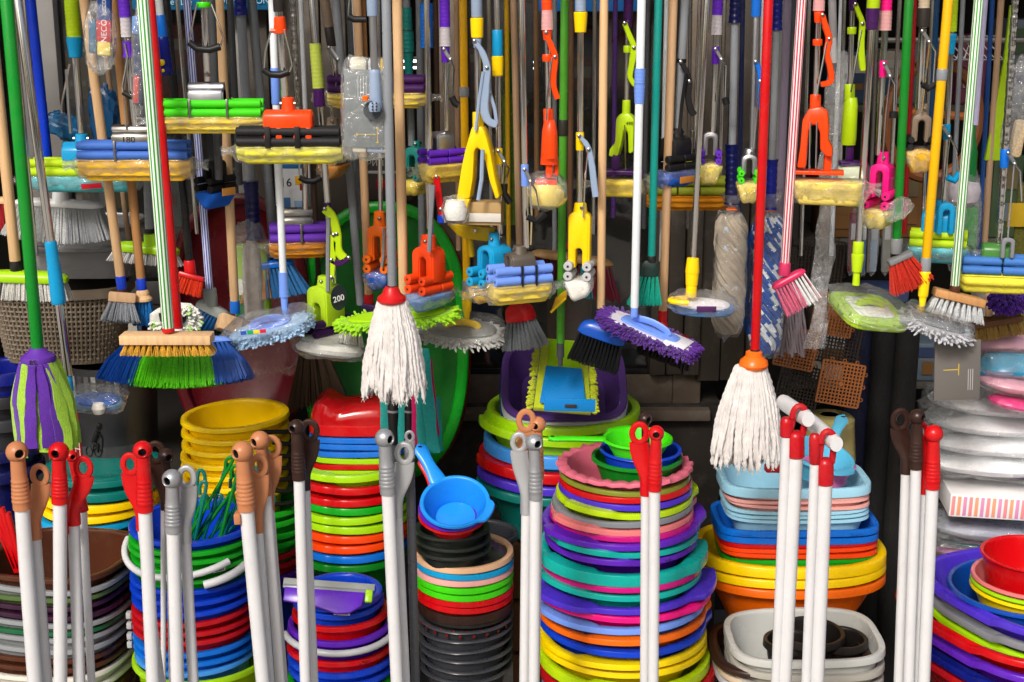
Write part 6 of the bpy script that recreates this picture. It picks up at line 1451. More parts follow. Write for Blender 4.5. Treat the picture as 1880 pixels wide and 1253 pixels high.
# ---------- 66 pink
t = Hang('roller_mop', 'hot pink clamp mop with pink rollers and clear bagged sponge', 'mop', GM, 1628, 1612, 285, 2.64, 12, CHROME, [('grip', -125, 20, 21, 21, PINK, 'rib'), ('grip_end', 20, 56, 22, 23, PTRANS, 'rib'), ('bracket', 112, 142, 14, 13, PINK)])
strap(t, [(1624, 118), (1630, 129), (1635, 141)], 2.63, 3.5, ALU, 4); lever(t, [(1635, 141), (1643, 155), (1642, 205)], 2.63, CHROME, 1.9, tip=[(1641, 205), (1640, 217)], tipr=8); lever(t, [(1634, 143), (1626, 220), (1620, 296)], 2.63, CHROME, 1.6)
mop_head(t, 1616, 382, 2.64, 58, 70, PINK, PINK, SPC, cw=36, ch=62, clen=36, sw=12, shh=48, spd=30, spw=50, rr=8, ribs=6, neck=(20, 20), split=(), ends=(1, 0))
blob_film(t, FR(1648, 385, 2.6, 0, -30), 28, 14, 18, 3, .2, FILM)
# ---------- 67 green pole
t = Hang('broom', 'green pole broom with grey block and red orange bristles', 'broom', GB, 1669, 1646, 445, 2.62, 17, paint('0a7a20'), [('collar', 438, 466, 22, 20, pl('76787a'))])
brush(t, 1652, 474, 2.61, 46, 26, 10, pl('76787a'), 56, 6, 3, bri('c83222'), roll=-26, splay=(20, 14), r0=2.6, r1=7, k=30, name='block')
# ---------- 68 taupe
t = Hang('roller_mop', 'taupe clamp mop with black rollers and wrapped sponge ball at right', 'mop', GM, 1697, 1687, 200, 2.64, 15, CHROME, [('grip', -125, 15, 22, 21, pl('b8a890'), 'rib'), ('cone', 15, 50, 25, 22, DARK, 'cone'), ('bracket', 50, 86, 15, 14, DARK)])
strap(t, [(1694, 58), (1701, 68), (1707, 78)], 2.63, 3.6, ALU, 4); lever(t, [(1707, 78), (1718, 95), (1714, 152)], 2.63, CHROME, 2, tip=[(1694, 155), (1704, 163), (1716, 156)], tipr=6); lever(t, [(1706, 80), (1700, 140), (1692, 205)], 2.63, CHROME, 1.7)
mop_head(t, 1688, 275, 2.64, 80, 60, TAUPE, BK, SPY2, cw=34, ch=50, clen=24, sw=12, shh=38, spd=34, spw=50, rr=6, ribs=6, neck=(20, 18), ends=(1, 0), tail=.8)
# ---------- 69 yellow pole flat
t = Hang('flat_mop', 'yellow pole flat mop with grey ribbed pad in a clear bag at right', 'mop', GFm, 1741, 1700, 480, 2.6, 18, paint('e8b000'), [('ring', 127, 148, 20, 20, GPOLE), ('collar', 473, 498, 19, 19, GPOLE), ('socket', 498, 545, 21, 18, YEL, 'cone'), ('joint', 543, 562, 14, 10, YEL)])
flat_mop(t, 1722, 592, 2.6, 118, 84, 0, 10, 16, yarn('b0b2b8'), pl('6a6c70'), FILM, padH=18, pile=yarn('c0c2c8'), pilen=240, pileL=15, bag=1.1, seed=5, nexp=3)
# ---------- 70 cyan right
t = Hang('roller_mop', 'cyan clamp mop with lime rollers and pale turquoise bagged sponge at right', 'mop', GM, 1751, 1731, 380, 2.7, 11, CHROME, [('grip', -125, 58, 16, 17, LIME2, 'rib'), ('cone', 62, 100, 17, 12, CYA, 'cone'), ('bracket', 228, 256, 13, 13, CYA)])
strap(t, [(1731, 232), (1738, 243), (1744, 252)], 2.69, 3.4, ALU, 4); lever(t, [(1744, 252), (1756, 275), (1760, 318)], 2.69, CHROME, 2, tip=[(1740, 326), (1752, 332), (1762, 318)], tipr=6.5, tipmat=CYA); lever(t, [(1743, 254), (1736, 320), (1730, 380)], 2.69, CHROME, 1.6)
mop_head(t, 1722, 452, 2.7, -18, 104, CYA, LIME2, SPT, cw=40, ch=48, clen=60, sw=15, shh=40, spd=24, spw=46, rr=7, ribs=4, split=(-14,), neck=(18, 18))
t.part('clamp_arch', MB().prism(arch_outline(30, 58, 13, 46), FR(1733, 430, 2.67), 16, 2), CYA)
# ---------- 71 green white stripe right
t = Hang('brush', 'wooden block brush with grey white bristles on a green striped pole at right', 'brush', GB, 1797, 1753, 528, 2.62, 18, WSTRIPE, [('socket', 524, 538, 18, 20, BRN)])
brush(t, 1760, 546, 2.62, 92, 50, 15, WOOD2, 32, 9, 4, bri('c4c8ca'), yaw=-10, roll=12, pitch=-6, splay=(18, 20), r0=2.6, r1=6, k=20)
# ---------- 72 lilac pole green twist
t = Hang('twist_mop', 'lilac pole twist mop with green bottle grip and white yarn at right', 'mop', GT, 1808, 1790, 230, 2.84, 12, paint('b8b4d8'))
Mg = FR(1785, 260, 2.84); t.part('grip', MB().lathe([(4, 45), (5, 10), (8, -4), (11, -20), (12, -60), (12, -100)], Mg, 18), pl('0c6a2c', .25))
t.part('yarn', MB().lathe([(14, -100), (26, -90), (30, -70), (26, -56), (12, -52)][::-1], Mg @ Matrix.Translation((-8, 0, -20)), 20), yarn('c8c0c8')); t.part('pack', MB().box(Mg, 50, 24, 108, 8, c=(-4, 0, -172)), pl('2a8a2c', .25)); blob_film(t, Mg @ Matrix.Translation((-5, 0, -150)), 32, 18, 100, 4, .1, FILM)
# ---------- 73 wrapped pole, blue rollers right edge
t = Hang('roller_mop', 'film sheathed pole mop with blue rollers and pale yellow sponge at the right edge', 'mop', GM, 1864, 1834, 445, 2.66, 0, CHROME)
t.seg('pole', -125, 445, 13, 13, CHROME, 'wrap'); t.seg('bracket', 274, 308, 17, 16, BLU2)
strap(t, [(1852, 282), (1859, 293), (1864, 302)], 2.65, 3.6, ALU, 4); lever(t, [(1864, 302), (1874, 315), (1876, 370)], 2.65, CHROME, 2); lever(t, [(1862, 304), (1856, 370), (1850, 440)], 2.65, CHROME, 1.7)
mop_head(t, 1826, 502, 2.66, -12, 122, pl('3f7a34'), pl('3a70b8'), SPG, cw=40, ch=36, clen=50, sw=15, shh=30, spd=30, spw=52, rr=8, ribs=9, split=(10,), film_=False)
t.part('clamp_arch', MB().prism(arch_outline(24, 38, 10, 30), FR(1848, 474, 2.63), 10, 2), GRY)
# ---------- 74 lime dustpan, mesh bag
t = T('dustpan', 'long lime dustpan hanging between the lilac pole and the wrapped pole', 'dustpan', None, P(1830, 200, 2.9)); t.part('pan', MB().prism([(6, 190), (14, 190), (20, -90), (-18, -90), (-12, -40), (2, 90)], FR(1832, 205, 2.9), 10, 2), pl('96b80c'))
t = T('mesh_bag', 'cream mesh bag of sponges at the right edge', 'bag', None, P(1868, 250, 2.74)); t.part('contents', MB().box(FR(1868, 255, 2.74, 0, 6), 24, 18, 70, 8), surf('d0b890', rough=.8, var=.3, nscale=300, bump=1, bscale=400)); blob_film(t, FR(1866, 200, 2.74, 0, 6), 20, 12, 95, 4, .14, FILM)
# extra slim poles filling the row at the back
for lab, xt, xb, yb, Y, w, mat in (
    ('dark grey pole left of the navy grip pole at upper left', 422, 440, 340, 2.94, 13, DPOLE),
    ('white slim pole between the orange clamp and the wrapped chrome pole', 552, 566, 330, 2.98, 9, WPOLE),
    ('grey pole behind the blue grip between teal and purple grips', 770, 775, 470, 2.98, 14, GPOLE2),
    ('dark brown pole left of the purple gripped mop in the middle', 800, 805, 380, 2.98, 10, wood('4a3524')),
    ('thin chrome pole right of the yellow arched clamp', 897, 902, 420, 2.94, 8, CHROME),
    ('brown wooden pole right of the orange lever near the middle', 984, 986, 400, 2.96, 10, wood('7a5a3a')),
    ('dark pole behind the white pole with blue connectors', 1190, 1182, 420, 2.98, 9, DPOLE),
    ('thin steel pole between the black clamp mop and the chrome poles', 1268, 1262, 420, 2.96, 7, STEEL),
    ('pale pole behind the second navy twist mop at right', 1402, 1395, 430, 2.98, 10, WPOLE),
    ('thin chrome pole left of the lime clamp at right', 1550, 1542, 330, 2.96, 8, CHROME),
    ('thin chrome pole between the pink mop and the green pole', 1652, 1634, 360, 2.96, 8, CHROME),
    ('blue pole behind the taupe mop at right', 1720, 1702, 360, 2.98, 11, paint('14406a')),
    ('tan wooden pole left of the wrapped pole at the right edge', 1838, 1806, 470, 2.9, 12, WOODT)):
    pole_only(lab, xt, xb, yb, Y, w, mat)

# ---------- small blue mop end beside the pale wooden pole, packs behind
t = Hang('roller_mop', 'small black clamp mop with bright blue sponge end by the blue striped pole', 'mop', GM, 402, 404, 300, 2.74, 9, DPOLE, pole_from=200)
mop_head(t, 396, 350, 2.74, 62, 74, BK, BK, SPB, cw=30, ch=40, clen=34, sw=11, shh=26, spd=24, spw=42, rr=6.5, ribs=4, film_=False); t.part('orange_label', MB().box(FR(420, 352, 2.72, 50), 30, 2, 14, .5), paper('c88a38'))
t = T('printed_pack', 'white printed pack with number 16 standing behind the steel wire lever', 'pack', None, P(540, 420, 3.2)); Mk = FR(538, 352, 3.2)
t.part('pack', MB().box(Mk, 62, 30, 116, 5), paper('d8dce0')); t.part('number', text_mb('16', Mk @ Matrix.Translation((-10, -15.4, 18)), 22, .3), BK, smooth=False)
for i, (px_, pz_, pw_, ph_, pc_) in enumerate(((14, 22, 14, 16, 'e8b020'), (20, 10, 10, 12, 'a02030'), (-14, -26, 22, 34, '4a78b0'), (12, -30, 16, 30, '88a8cc'), (0, 48, 50, 8, '2a70a8'))): t.part('print_patch', MB().box(Mk, pw_, .6, ph_, .1, c=(px_, -15.3, pz_)), pl(pc_))
t = T('printed_carton', 'dark carton with pale lettering behind the slim wooden pole', 'carton', None, P(700, 380, 3.22)); Mk = FR(702, 318, 3.22)
t.part('carton', MB().box(Mk, 110, 40, 96, 2), paper('241a18')); t.part('lettering', text_mb('ТРИЙ С', Mk @ Matrix.Translation((-8, -20.5, 20)), 15, .3), paper('a8a8a0'), smooth=False); t.part('print_patch', MB().box(Mk, 60, .6, 20, .1, c=(20, -20.3, -18)), pl('7a1418'))
t.part('print_patch', MB().box(Mk, 70, .6, 5, .1, c=(0, -20.3, 4)), paper('9a9a98'))

for lab, xt, xb, yb, Y, w, mat in (
    ('slim yellow pole behind the cyan yellow sleeve in the middle', 930, 934, 460, 2.97, 9, paint('c89a10')),
    ('slim grey pole behind the orange lever in the middle', 1018, 1018, 480, 2.97, 9, GPOLE),
    ('slim chrome pole right of the yellow grey lever mop', 1092, 1089, 430, 2.97, 8, CHROME),
    ('slim purple pole behind the lime clamp in the middle', 1130, 1126, 400, 2.97, 9, paint('4a2a70')),
    ('slim white pole left of the black clamp mop', 1224, 1214, 480, 2.97, 9, WPOLE),
    ('slim chrome pole beside the beige yarn twist mop', 1330, 1318, 470, 2.97, 8, CHROME),
    ('slim navy pole behind the blue lever mop', 1364, 1356, 420, 2.97, 9, paint('14204a')),
    ('slim dark pole between the mauve pole and the red striped pole', 1458, 1442, 520, 2.97, 9, DPOLE),
    ('slim chrome pole left of the orange lever at right', 1486, 1470, 470, 2.97, 8, CHROME),
    ('slim pale pole behind the clear plastic sleeve', 1545, 1526, 470, 2.98, 9, WPOLE),
    ('slim steel pole behind the pink grip', 1612, 1592, 500, 2.98, 8, STEEL),
    ('slim red pole behind the green pole at right', 1680, 1660, 430, 2.98, 9, paint('a01018')),
    ('slim chrome pole left of the yellow pole at right', 1712, 1692, 470, 2.98, 8, CHROME),
    ('slim grey pole behind the cyan clamp at right', 1768, 1744, 480, 2.98, 9, GPOLE),
    ('slim blue pole behind the lime dustpan at right', 1822, 1796, 470, 2.98, 9, paint('1a4a90')),
    ('slim tan pole between the wooden poles of the small brushes', 182, 236, 440, 2.98, 10, WOODT),
    ('slim chrome pole between the black pole and the blue striped pole', 325, 362, 430, 2.98, 8, CHROME),
    ('slim grey pole right of the lime gripped mop at left', 158, 176, 300, 2.97, 8, GPOLE),
    ('slim tan pole between the purple grip and the yellow pole', 838, 842, 460, 2.98, 10, WOODT)):
    pole_only(lab, xt, xb, yb, Y, w, mat)
# ================================================================== larger goods behind and at the sides
def upright_tub(label, cx, cy, rx, ry, Y, mat, rim, dep=90, tilt=8, cat='tub'):
    """big oval tub standing on edge, its mouth towards the street"""
    M = FR(cx, cy, Y, 0, 0, -tilt)
    t_ = []
    rs = []
    for k, y, d in ((.0, dep, 0), (.72, dep, 0), (.8, dep - 10, 0), (1, 4, 0), (1, 0, 1), (1, -3, 6), (1, 0, 13), (1, 10, 14), (1, 10, 10), (1, 4, 4), (.82, dep - 4, 4), (.74, dep + 6, 2), (0, dep + 6, 0)):
        row = []
        for j in range(72):
            a = 2 * PI * j / 72; c, q = math.cos(a), math.sin(a); r = (abs(c) ** 2.5 + abs(q) ** 2.5) ** (-1 / 2.5)
            row.append(M @ Vector((c * r * (rx * k + d), y, q * r * (ry * k + d))))
        rs.append(row)
    o = solo('tub', MB().rings(rs, False, False), mat, tuple(P(cx, cy, Y)), label, cat, 'large oval tubs standing on edge', ang=50)
    ring = []
    for j in range(72):
        a = 2 * PI * j / 72; c, q = math.cos(a), math.sin(a); r = (abs(c) ** 2.5 + abs(q) ** 2.5) ** (-1 / 2.5)
        ring.append(M @ Vector((c * r * (rx + 8), -2, q * r * (ry + 8))))
    child(o, 'rim', MB().tube(ring, 11 * M.to_scale().x, 10, closed=True, flat=.7), rim)
    return o, M
upright_tub('big dark green oval tub standing on edge behind the white string mop', 706, 630, 136, 240, 3.12, pl('0b6a1a', .3), pl('0f9a20'), dep=26)
upright_tub('red rimmed oval tub standing on edge just behind the green one', 712, 632, 134, 238, 3.26, pl('500810'), pl('7a0a12'))
ob, Mr = upright_tub('big maroon oval tub in clear wrap standing on edge behind the blue green broom', 440, 590, 112, 215, 3.1, pl('5c0a16', .25), pl('4c0812'), dep=34)
tw = T('bag', 'dusty clear wrap over the maroon tub below the light blue flat mop', 'wrap', None, P(480, 650, 3.02)); blob_film(tw, FR(490, 600, 3.0), 70, 10, 90, 5, .3, film('8a7a70', .01, .1), nexp=3)
t = Hang('broom', 'twiggy dark broom in clear wrap hanging behind the light blue flat mop', 'broom', None, 560, 590, 620, 3.0, 10, wood('3a2618'), pole_from=300)
fan(t, 570, 600, 3.0, 26, 18, 150, 120, 30, [(0, 1, bri('3a2a1c'))], n=260, sr=1.2, roll=-4)
# grey containers above the wicker basket
gpl = surf('8a8c8e', rough=.2, trans=.35)
stack('the pile over the wicker basket', 'box', 3.1, [(140, 410, 100, gpl, 'grey clear', {}), (140, 455, 98, gpl, 'grey clear', {'H': 60})], H=90, kb=.92, n_exp=5, asp=.6, rimw=6, rimh=8, nth=88)
# white broom wide
t = Hang('broom', 'wide white and grey broom with fanned bristles above the wicker basket', 'broom', None, 98, 108, 365, 2.9, 0, WHT)
t.part('socket', MB().lathe([(14, 26), (16, 0)], FR(112, 375, 2.9), 16), WHT)
fan(t, 108, 378, 2.9, 160, 30, 66, 200, 60, nt=30, spread=1.1, bands=[(0, .62, bri('d8dadc')), (.62, 1, bri('a8abb0'))], n=2600, head=WHT, hh=12, roll=3, sr=1.0, arc=.2)
# wicker laundry basket
tbk = T('laundry_basket', 'taupe woven plastic laundry basket behind the green and chrome poles', 'basket', None, P(110, 600, 3.08))
Mb = FR(112, 520, 3.08); wk = surf('6e6252', rough=.55, var=.1)
H_b = 135; rxb, ryb = 122, 80
def bp(a, z, d=0):
    f = 1 - .16 * (-z / H_b); c, q = math.cos(a), math.sin(a); r = (abs(c) ** 3 + abs(q) ** 3) ** (-1 / 3)
    return Mb @ Vector((c * r * (rxb * f + d), q * r * (ryb * f + d), z))
sb = Mb.to_scale().x
tbk.part('rim', MB().rings([[bp(2 * PI * j / 80, z, d) for j in range(80)] for z, d in ((0, -4), (3, 0), (2, 8), (-14, 9), (-15, 4), (-8, 1))], False, False), wk)
mbk = MB()
for k in range(13):
    z = -20 - k * 9
    mbk.tube([bp(2 * PI * j / 96, z, 1.5 * (1 if (j + k) % 2 else -1)) for j in range(96)], 2.6 * sb, 5, closed=True)
for j in range(96):
    a = 2 * PI * j / 96
    if math.sin(a) < .35: mbk.tube([bp(a, -14), bp(a, -74), bp(a, -H_b)], 2.9 * sb, 5)
tbk.part('woven_strands', mbk, wk, kind='stuff')
tbk.part('liner', MB().rings([[bp(2 * PI * j / 60, z, -9) for j in range(60)] for z in (-2, -H_b)], False, True), surf('241e18', rough=.9)); tbk.part('base', MB().rings([[bp(2 * PI * j / 60, z, d) for j in range(60)] for z, d in ((-H_b + 4, 2), (-H_b - 2, 2))]), wk)
# printed photo bin
tbn = T('printed_bin', 'dark bin printed with a grey street picture and red booth under the basket', 'bin', None, P(200, 740, 3.05))
Mn = FR(205, 755, 3.05); dk_ = surf('26262a', rough=.35, var=.4, nscale=14)
tbn.part('body', MB().lathe([(78, -110), (86, 100), (82, 100), (74, -106)], Mn, 40, True, False), dk_); 
def onbin(x, z, dr=1.0):
    f = 78 + 8 * (z + 110) / 210; a = math.asin(max(-1, min(1, x / f))); return Mn @ Vector((math.sin(a) * (f + dr), -math.cos(a) * (f + dr), z))
def binpatch(x0, x1, z0, z1, mat, nm='print_patch', dr=.6):
    n = 6; rows = [[onbin(x0 + (x1 - x0) * i / n, z, dr) for i in range(n + 1)] for z in (z0, z1)]
    mb = MB(); mb.rings(rows, False, False, close=False); tbn.part(nm, mb, mat)
binpatch(-64, -38, -80, 20, pl('8a1018', .3), 'booth', .5)
for i in range(5): binpatch(-62, -40, -70 + i * 18, -68 + i * 18, pl('d8c8c0', .4), 'booth_bar', 1.0)
for i in range(3): binpatch(-60 + i * 9, -58.6 + i * 9, -78, 18, pl('d8c8c0', .4), 'booth_bar', 1.2)
binpatch(-36, 60, -80, -44, surf('3c3c3e', rough=.4, var=.3, nscale=40), 'road', .5)
for i in range(9): binpatch(-60 + i * 13, -52 + i * 13, 36 + (i * 37) % 12, 88, surf(('565658', '8a8a8a', '3a3a3c')[i % 3], rough=.4, var=.4, nscale=90), 'print_patch', .5 + .01 * i)
for wx in (-22, -6):
    tbn.part('bicycle_wheel', MB().tube([onbin(wx + 6 * math.cos(q), -52 + 9 * math.sin(q), 1.6) for q in [2 * PI * i / 20 for i in range(20)]], (.7) * Mn.to_scale().x, 5, closed=True), BLACK)
for pp, rr_ in (([(-13, -34), (-7, -22), (-3, -12)], [3.5, 5, 4]), ([(-3, -8), (0, -3), (2, 2)], [2.5, 4.5, 3]), ([(-12, -34), (-5, -38), (-6, -52)], [3.4, 3, 2]), ([(-4, -14), (2, -22), (4, -26)], [2.2, 1.8, 1.5]), ([(-15, -52), (-12, -38), (1, -52), (4, -28)], [1, 1, 1, 1])):
    tbn.part('rider', MB().tube([onbin(x_, z_, 2) for x_, z_ in pp], [q * sb for q in rr_], 8), BLACK)
# navy tubs at the left edge
stack('the navy tub pile at the left edge', 'tub', 2.95, [(-20, 690, 66, NAVY, 'navy'), (-20, 730, 66, surf('1c1c20', rough=.4), 'black'), (-20, 775, 66, surf('2a2c30', rough=.4), 'charcoal'), (-22, 830, 70, NAVY2, 'dark navy'), (-22, 870, 70, NAVY2, 'dark navy')], H=120, kb=.8, rimw=8, rimh=22)
t = Hang('broom', 'red and dark broom bristles peeking in at the left edge', 'broom', None, -10, -8, 370, 2.95, 0, WOOD); fan(t, -6, 372, 2.95, 60, 24, 50, 90, 40, [(0, 1, bri('a81420'))], n=300, head=WOODB, hh=10, sr=1.2)
# teal / magenta microfibre under white mop, black handles
t = T('towel_bundle', 'teal and magenta microfibre strips hanging below the white string mop', 'mop', None, P(760, 740, 2.72))
TC = clo('1a8a84'); MCm = clo('b01058')
for i, (xa, ya, xb_, yb_, w_, mt, Y_) in enumerate(((775, 640, 796, 832, 12, TC, 2.66), (786, 660, 800, 800, 7, MCm, 2.68), (762, 650, 764, 818, 8, MCm, 2.70), (703, 690, 706, 800, 7, TC, 2.70), (738, 700, 736, 815, 6, TC, 2.72), (770, 690, 776, 838, 9, TC, 2.69), (800, 730, 806, 828, 8, TC, 2.70))):
    rows = []
    for k in range(9):
        q = k / 8; c_ = P(xa + (xb_ - xa) * q, ya + (yb_ - ya) * q, Y_); s_ = S(xa, ya, Y_); w2 = w_ * (1 + .1 * math.sin(k * 1.7 + i)); tw_ = .3 * math.sin(k * .8 + i)
        a_ = Vector((math.cos(tw_), math.sin(tw_), 0)) * w2 * s_; n_ = Vector((-math.sin(tw_), math.cos(tw_), 0)) * 2 * s_
        rows.append([c_ - a_, c_ - n_, c_ + a_, c_ + n_])
    t.part('cloth_strip', MB().rings(rows), mt, ang=60)
for x_, lb in ((722, 'left black handle sticking up under the white string mop'), (752, 'right black handle sticking up under the white string mop')):
    t = T('mop_stick', lb, 'stick', 'black handled sticks under the string mop', P(x_, 800, 2.78)); s_ = S(x_, 740, 2.78)
    t.part('grip', MB().tube([P(x_, 735, 2.78), P(x_, 742, 2.78), P(x_ + 1, 800, 2.78), P(x_ + 1, 815, 2.78)], [8 * s_, 11 * s_, 11 * s_, 9 * s_], 16), BLACK); t.part('ring', MB().tube([P(x_, 752, 2.78), P(x_, 756, 2.78)], 12 * s_, 16), GRY); a_ = P(x_ + 1, 812, 2.78); t.part('tube', MB().tube([a_, Vector((a_.x, a_.y, .02))], 8 * s_, 12), DGRY)
# lattice floor tiles at right
def tile(label, x, y, w, Y, roll, mat, n=12, pitch=-8):
    t = T('lattice_tile', label, 'floor tile', 'plastic lattice floor tiles hanging at right', P(x, y, Y)); M = FR(x, y, Y, 0, roll, pitch); mb = MB(); h = w / 2
    for i in range(n + 1):
        p = -h + w * i / n
        mb.box(M, 2.4 if 0 < i < n else 3.4, 4, w, 0, c=(p, 0, 0)); mb.box(M, w, 3.4, 2.4 if 0 < i < n else 3.4, 0, c=(0, .2, p))
    t.part('lattice', mb, mat, smooth=False)
    t.part('disc', MB().lathe([(1, 0), (4.5, 0), (4.5, 2), (1, 2.4)], M @ Matrix.Translation((0, -2, 0)) @ Matrix.Rotation(R(90), 4, 'X'), 12), mat)
    for i in (-1, 0, 1):
        for qx, qz in ((i * w * .3, h + 4), (h + 4, i * w * .3)):
            t.part('link_ring', MB().tube([M @ Vector((qx + 3 * math.cos(a), 0, qz + 3 * math.sin(a))) for a in [2 * PI * k / 10 for k in range(10)]], 1.0 * M.to_scale().x, 5, closed=True), mat)
tn = pl('9a5a28', .5); dkt = pl('2a2018', .5)
tile('tan lattice floor tile hanging lowest at right of the string mop', 1543, 705, 78, 3.0, 10, tn)
tile('tan lattice floor tile above left of the lowest tan tile', 1462, 640, 72, 3.02, 12, tn)
tile('tan lattice floor tile behind the clear plastic sleeve', 1530, 578, 74, 3.04, 10, tn)
tile('dark lattice floor tile right of the tan tile behind the clear sleeve', 1540, 630, 76, 3.05, 10, dkt)
tile('dark lattice floor tile left of the lowest tan tile', 1466, 710, 76, 3.05, 12, dkt)
tile('dark lattice floor tile behind the pink bristles', 1470, 500, 76, 3.08, 4, dkt)
tile('dark lattice floor tile at upper right behind the clear sleeve', 1510, 480, 76, 3.1, 6, dkt)
for x_, lb, mt in ((1580, 'navy mesh mat roll standing behind the tan lattice tiles', surf('0a1438', rough=.7, bump=1, bscale=300)), (1625, 'black mesh mat roll standing right of the navy one', surf('121212', rough=.7, bump=1, bscale=300)), (1668, 'black ribbed mat roll standing behind the grey card at right', surf('1a1816', rough=.7, bump=1, bscale=300))):
    a_ = P(x_, 560, 3.25); s_ = S(x_, 600, 3.25)
    solo('mat_roll', MB().tube([Vector((a_.x, a_.y, .02)), a_], 24 * s_, 24), mt, tuple(a_), lb, 'mat roll', 'rolled mats standing at right')
t = T('stool', 'beige round plastic stool behind the white barred sticks', 'stool', None, P(1520, 770, 3.05)); t.part('seat', MB().lathe([(20, 14), (40, 13), (46, 8), (47, -14), (52, -70), (48, -70)], FR(1522, 775, 3.05), 32), pl('b8aa6c')); t.part('seat_ring', MB().lathe([(16, 14.5), (20, 16), (24, 14.5)], FR(1522, 775, 3.05), 24), pl('9a8c54'))
# grey card flat pack at right
t = T('flat_mop_pack', 'grey printed card with yellow arrows below the bagged grey pad at right', 'mop pack', None, P(1752, 680, 2.6)); Mc = FR(1757, 680, 2.6, 0, -3)
t.part('card', MB().box(Mc, 84, 6, 112, 1), paper('66625e')); t.part('arrow', MB().box(Mc, 28, .5, 1.4, c=(-12, -3.4, 2)), AR); t.part('arrow', MB().box(Mc, 1.4, .5, 22, c=(2, -3.4, 2)), AR)
for i in range(3): t.part('print_line', MB().box(Mc, 1.4, .4, 40, c=(20 + i * 4, -3.2, -18)), pl('a8a8a8'))
# wrapped toilet seats and cushions at the right
def cushion(label, cx, cy, rx, ry, h, Y, mat, roll=0, wrap=True, cat='toilet seat', name='wrapped_cushion', seed=0, pitch=0, fm=None):
    t = T(name, label, cat, 'wrapped goods stacked at right', P(cx, cy, Y)); M = FR(cx, cy, Y, 0, roll, pitch)
    rs = []
    for i in range(9):
        ph = -PI / 2 + PI * i / 8; c, z = max(.02, abs(math.cos(ph)) ** .5), math.sin(ph)
        rs.append([M @ Vector((rx * c * math.cos(a) * (1 + .03 * noise.noise(Vector((math.cos(a) * 2, seed, i * .2)))), ry * c * math.sin(a), h / 2 * z * (1 + .25 * noise.noise(Vector((math.cos(a) * 2, math.sin(a) * 2, seed)))))) for a in [2 * PI * j / 44 for j in range(44)]])
    t.part('cushion', MB().rings(rs), mat)
    if wrap: blob_film(t, M, rx * 1.03, ry * 1.04, h * .64, seed + 2, .17 if fm is None else .1, fm or FILM2, nexp=3.2, n=(52, 14))
    if wrap and rx > 100:
        for k in range(2): blob_film(t, M @ Matrix.Translation((-rx * (.85 + .12 * k), -ry * .5, h * (.1 + .3 * k))) @ Matrix.Rotation(R(25 - 50 * k), 4, 'Y'), 34, 22, 5, seed + k, .5, FILM2, n=(20, 10))
    return t, M
SW = surf('f2f3f5', rough=.4, var=.04, nscale=12)
cushion('wrapped white toilet seat lowest of the white pile at right', 1830, 842, 155, 85, 34, 2.95, SW, 2, seed=1)
cushion('wrapped white toilet seat second of the white pile at right', 1835, 806, 150, 85, 34, 2.96, SW, 2, seed=2)
cushion('wrapped white toilet seat third of the white pile at right', 1842, 770, 146, 85, 34, 2.97, SW, 2, seed=3)
cushion('wrapped white toilet seat topmost of the white pile at right', 1845, 736, 140, 85, 32, 2.98, SW, 2, seed=4)
t, M_ = cushion('hot pink wrapped toilet seat lying on the white ones at right', 1875, 742, 62, 40, 22, 2.84, PINK, 10, seed=5)
t, M_ = cushion('pale pink wrapped seat lid above the hot pink one', 1865, 705, 70, 50, 26, 2.86, pl('e0a0b0'), 8, seed=6)
t = T('printed_cushion', 'turquoise printed seat lid lying on the pale pink box at right', 'seat', None, P(1855, 668, 2.88)); M_ = FR(1860, 672, 2.88, 0, 6, -20)
t.part('lid', MB().loft([(0, 0, -24, 64, 44), (0, 0, -18, 70, 50), (0, 0, 8, 66, 46), (0, 0, 20, 52, 36)], M_, 40), surf('1a98c0', rough=.2, var=.35, nscale=16)); blob_film(t, M_, 74, 54, 30, 4, .08, FILM, nexp=3)
t, M_ = cushion('pale pink domed lid at the top of the seat pile at right', 1845, 634, 56, 42, 46, 2.92, pl('e8b4c4'), 0, wrap=False, seed=7, name='domed_cushion')
for lb, cx, cy, rx, h, mt, Y in (('orange edged wrapped cushion below the white seats at right', 1840, 866, 120, 16, surf('ee8018', rough=.5), 2.9), ('blue edged wrapped cushion below the orange edged one', 1850, 880, 122, 16, surf('1f7cc4', rough=.5), 2.9),
    ('grey wrapped cushion under the pink striped box', 1810, 962, 112, 36, surf('a4a6b4', rough=.6), 2.82), ('teal wrapped cushion under the grey wrapped one', 1812, 984, 110, 14, surf('1f7a76', rough=.6), 2.83), ('lilac wrapped cushion in the soft pile at right', 1812, 1004, 115, 24, surf('c468a4', rough=.6), 2.82),
    ('orange wrapped cushion in the soft pile at right', 1790, 1032, 92, 28, surf('e05a14', rough=.6), 2.80), ('silver wrapped cushion below the orange wrapped one', 1790, 1060, 96, 26, surf('b8b8bc', rough=.5), 2.81), ('crimson wrapped cushion in the soft pile at right', 1785, 1086, 90, 26, surf('b00c20', rough=.5), 2.82), ('grey silver wrapped cushion lowest in the soft pile at right', 1785, 1112, 92, 26, surf('a8a8b0', rough=.5), 2.82)):
    cushion(lb, cx, cy, rx, rx * .62, h, Y + .13, mt, 4, seed=cx % 7 + int(cy) % 5, cat='cushion', name='wrapped_cushion', fm=FILM)
t = T('striped_box', 'white box with pink and orange stripes under the wrapped seats', 'box', None, P(1810, 912, 2.9)); Mx_ = FR(1815, 914, 2.9, -6, 1.5)
t.part('box', MB().box(Mx_, 160, 110, 42, 1.5), paper('e8e6e6'))
for i in range(16): t.part('stripe', MB().box(Mx_, 6, .6, 36, .1, c=(-74 + i * 10.2, -55.2, 0)), paper(('e89090', 'e8a078', 'd890b8')[i % 3]))
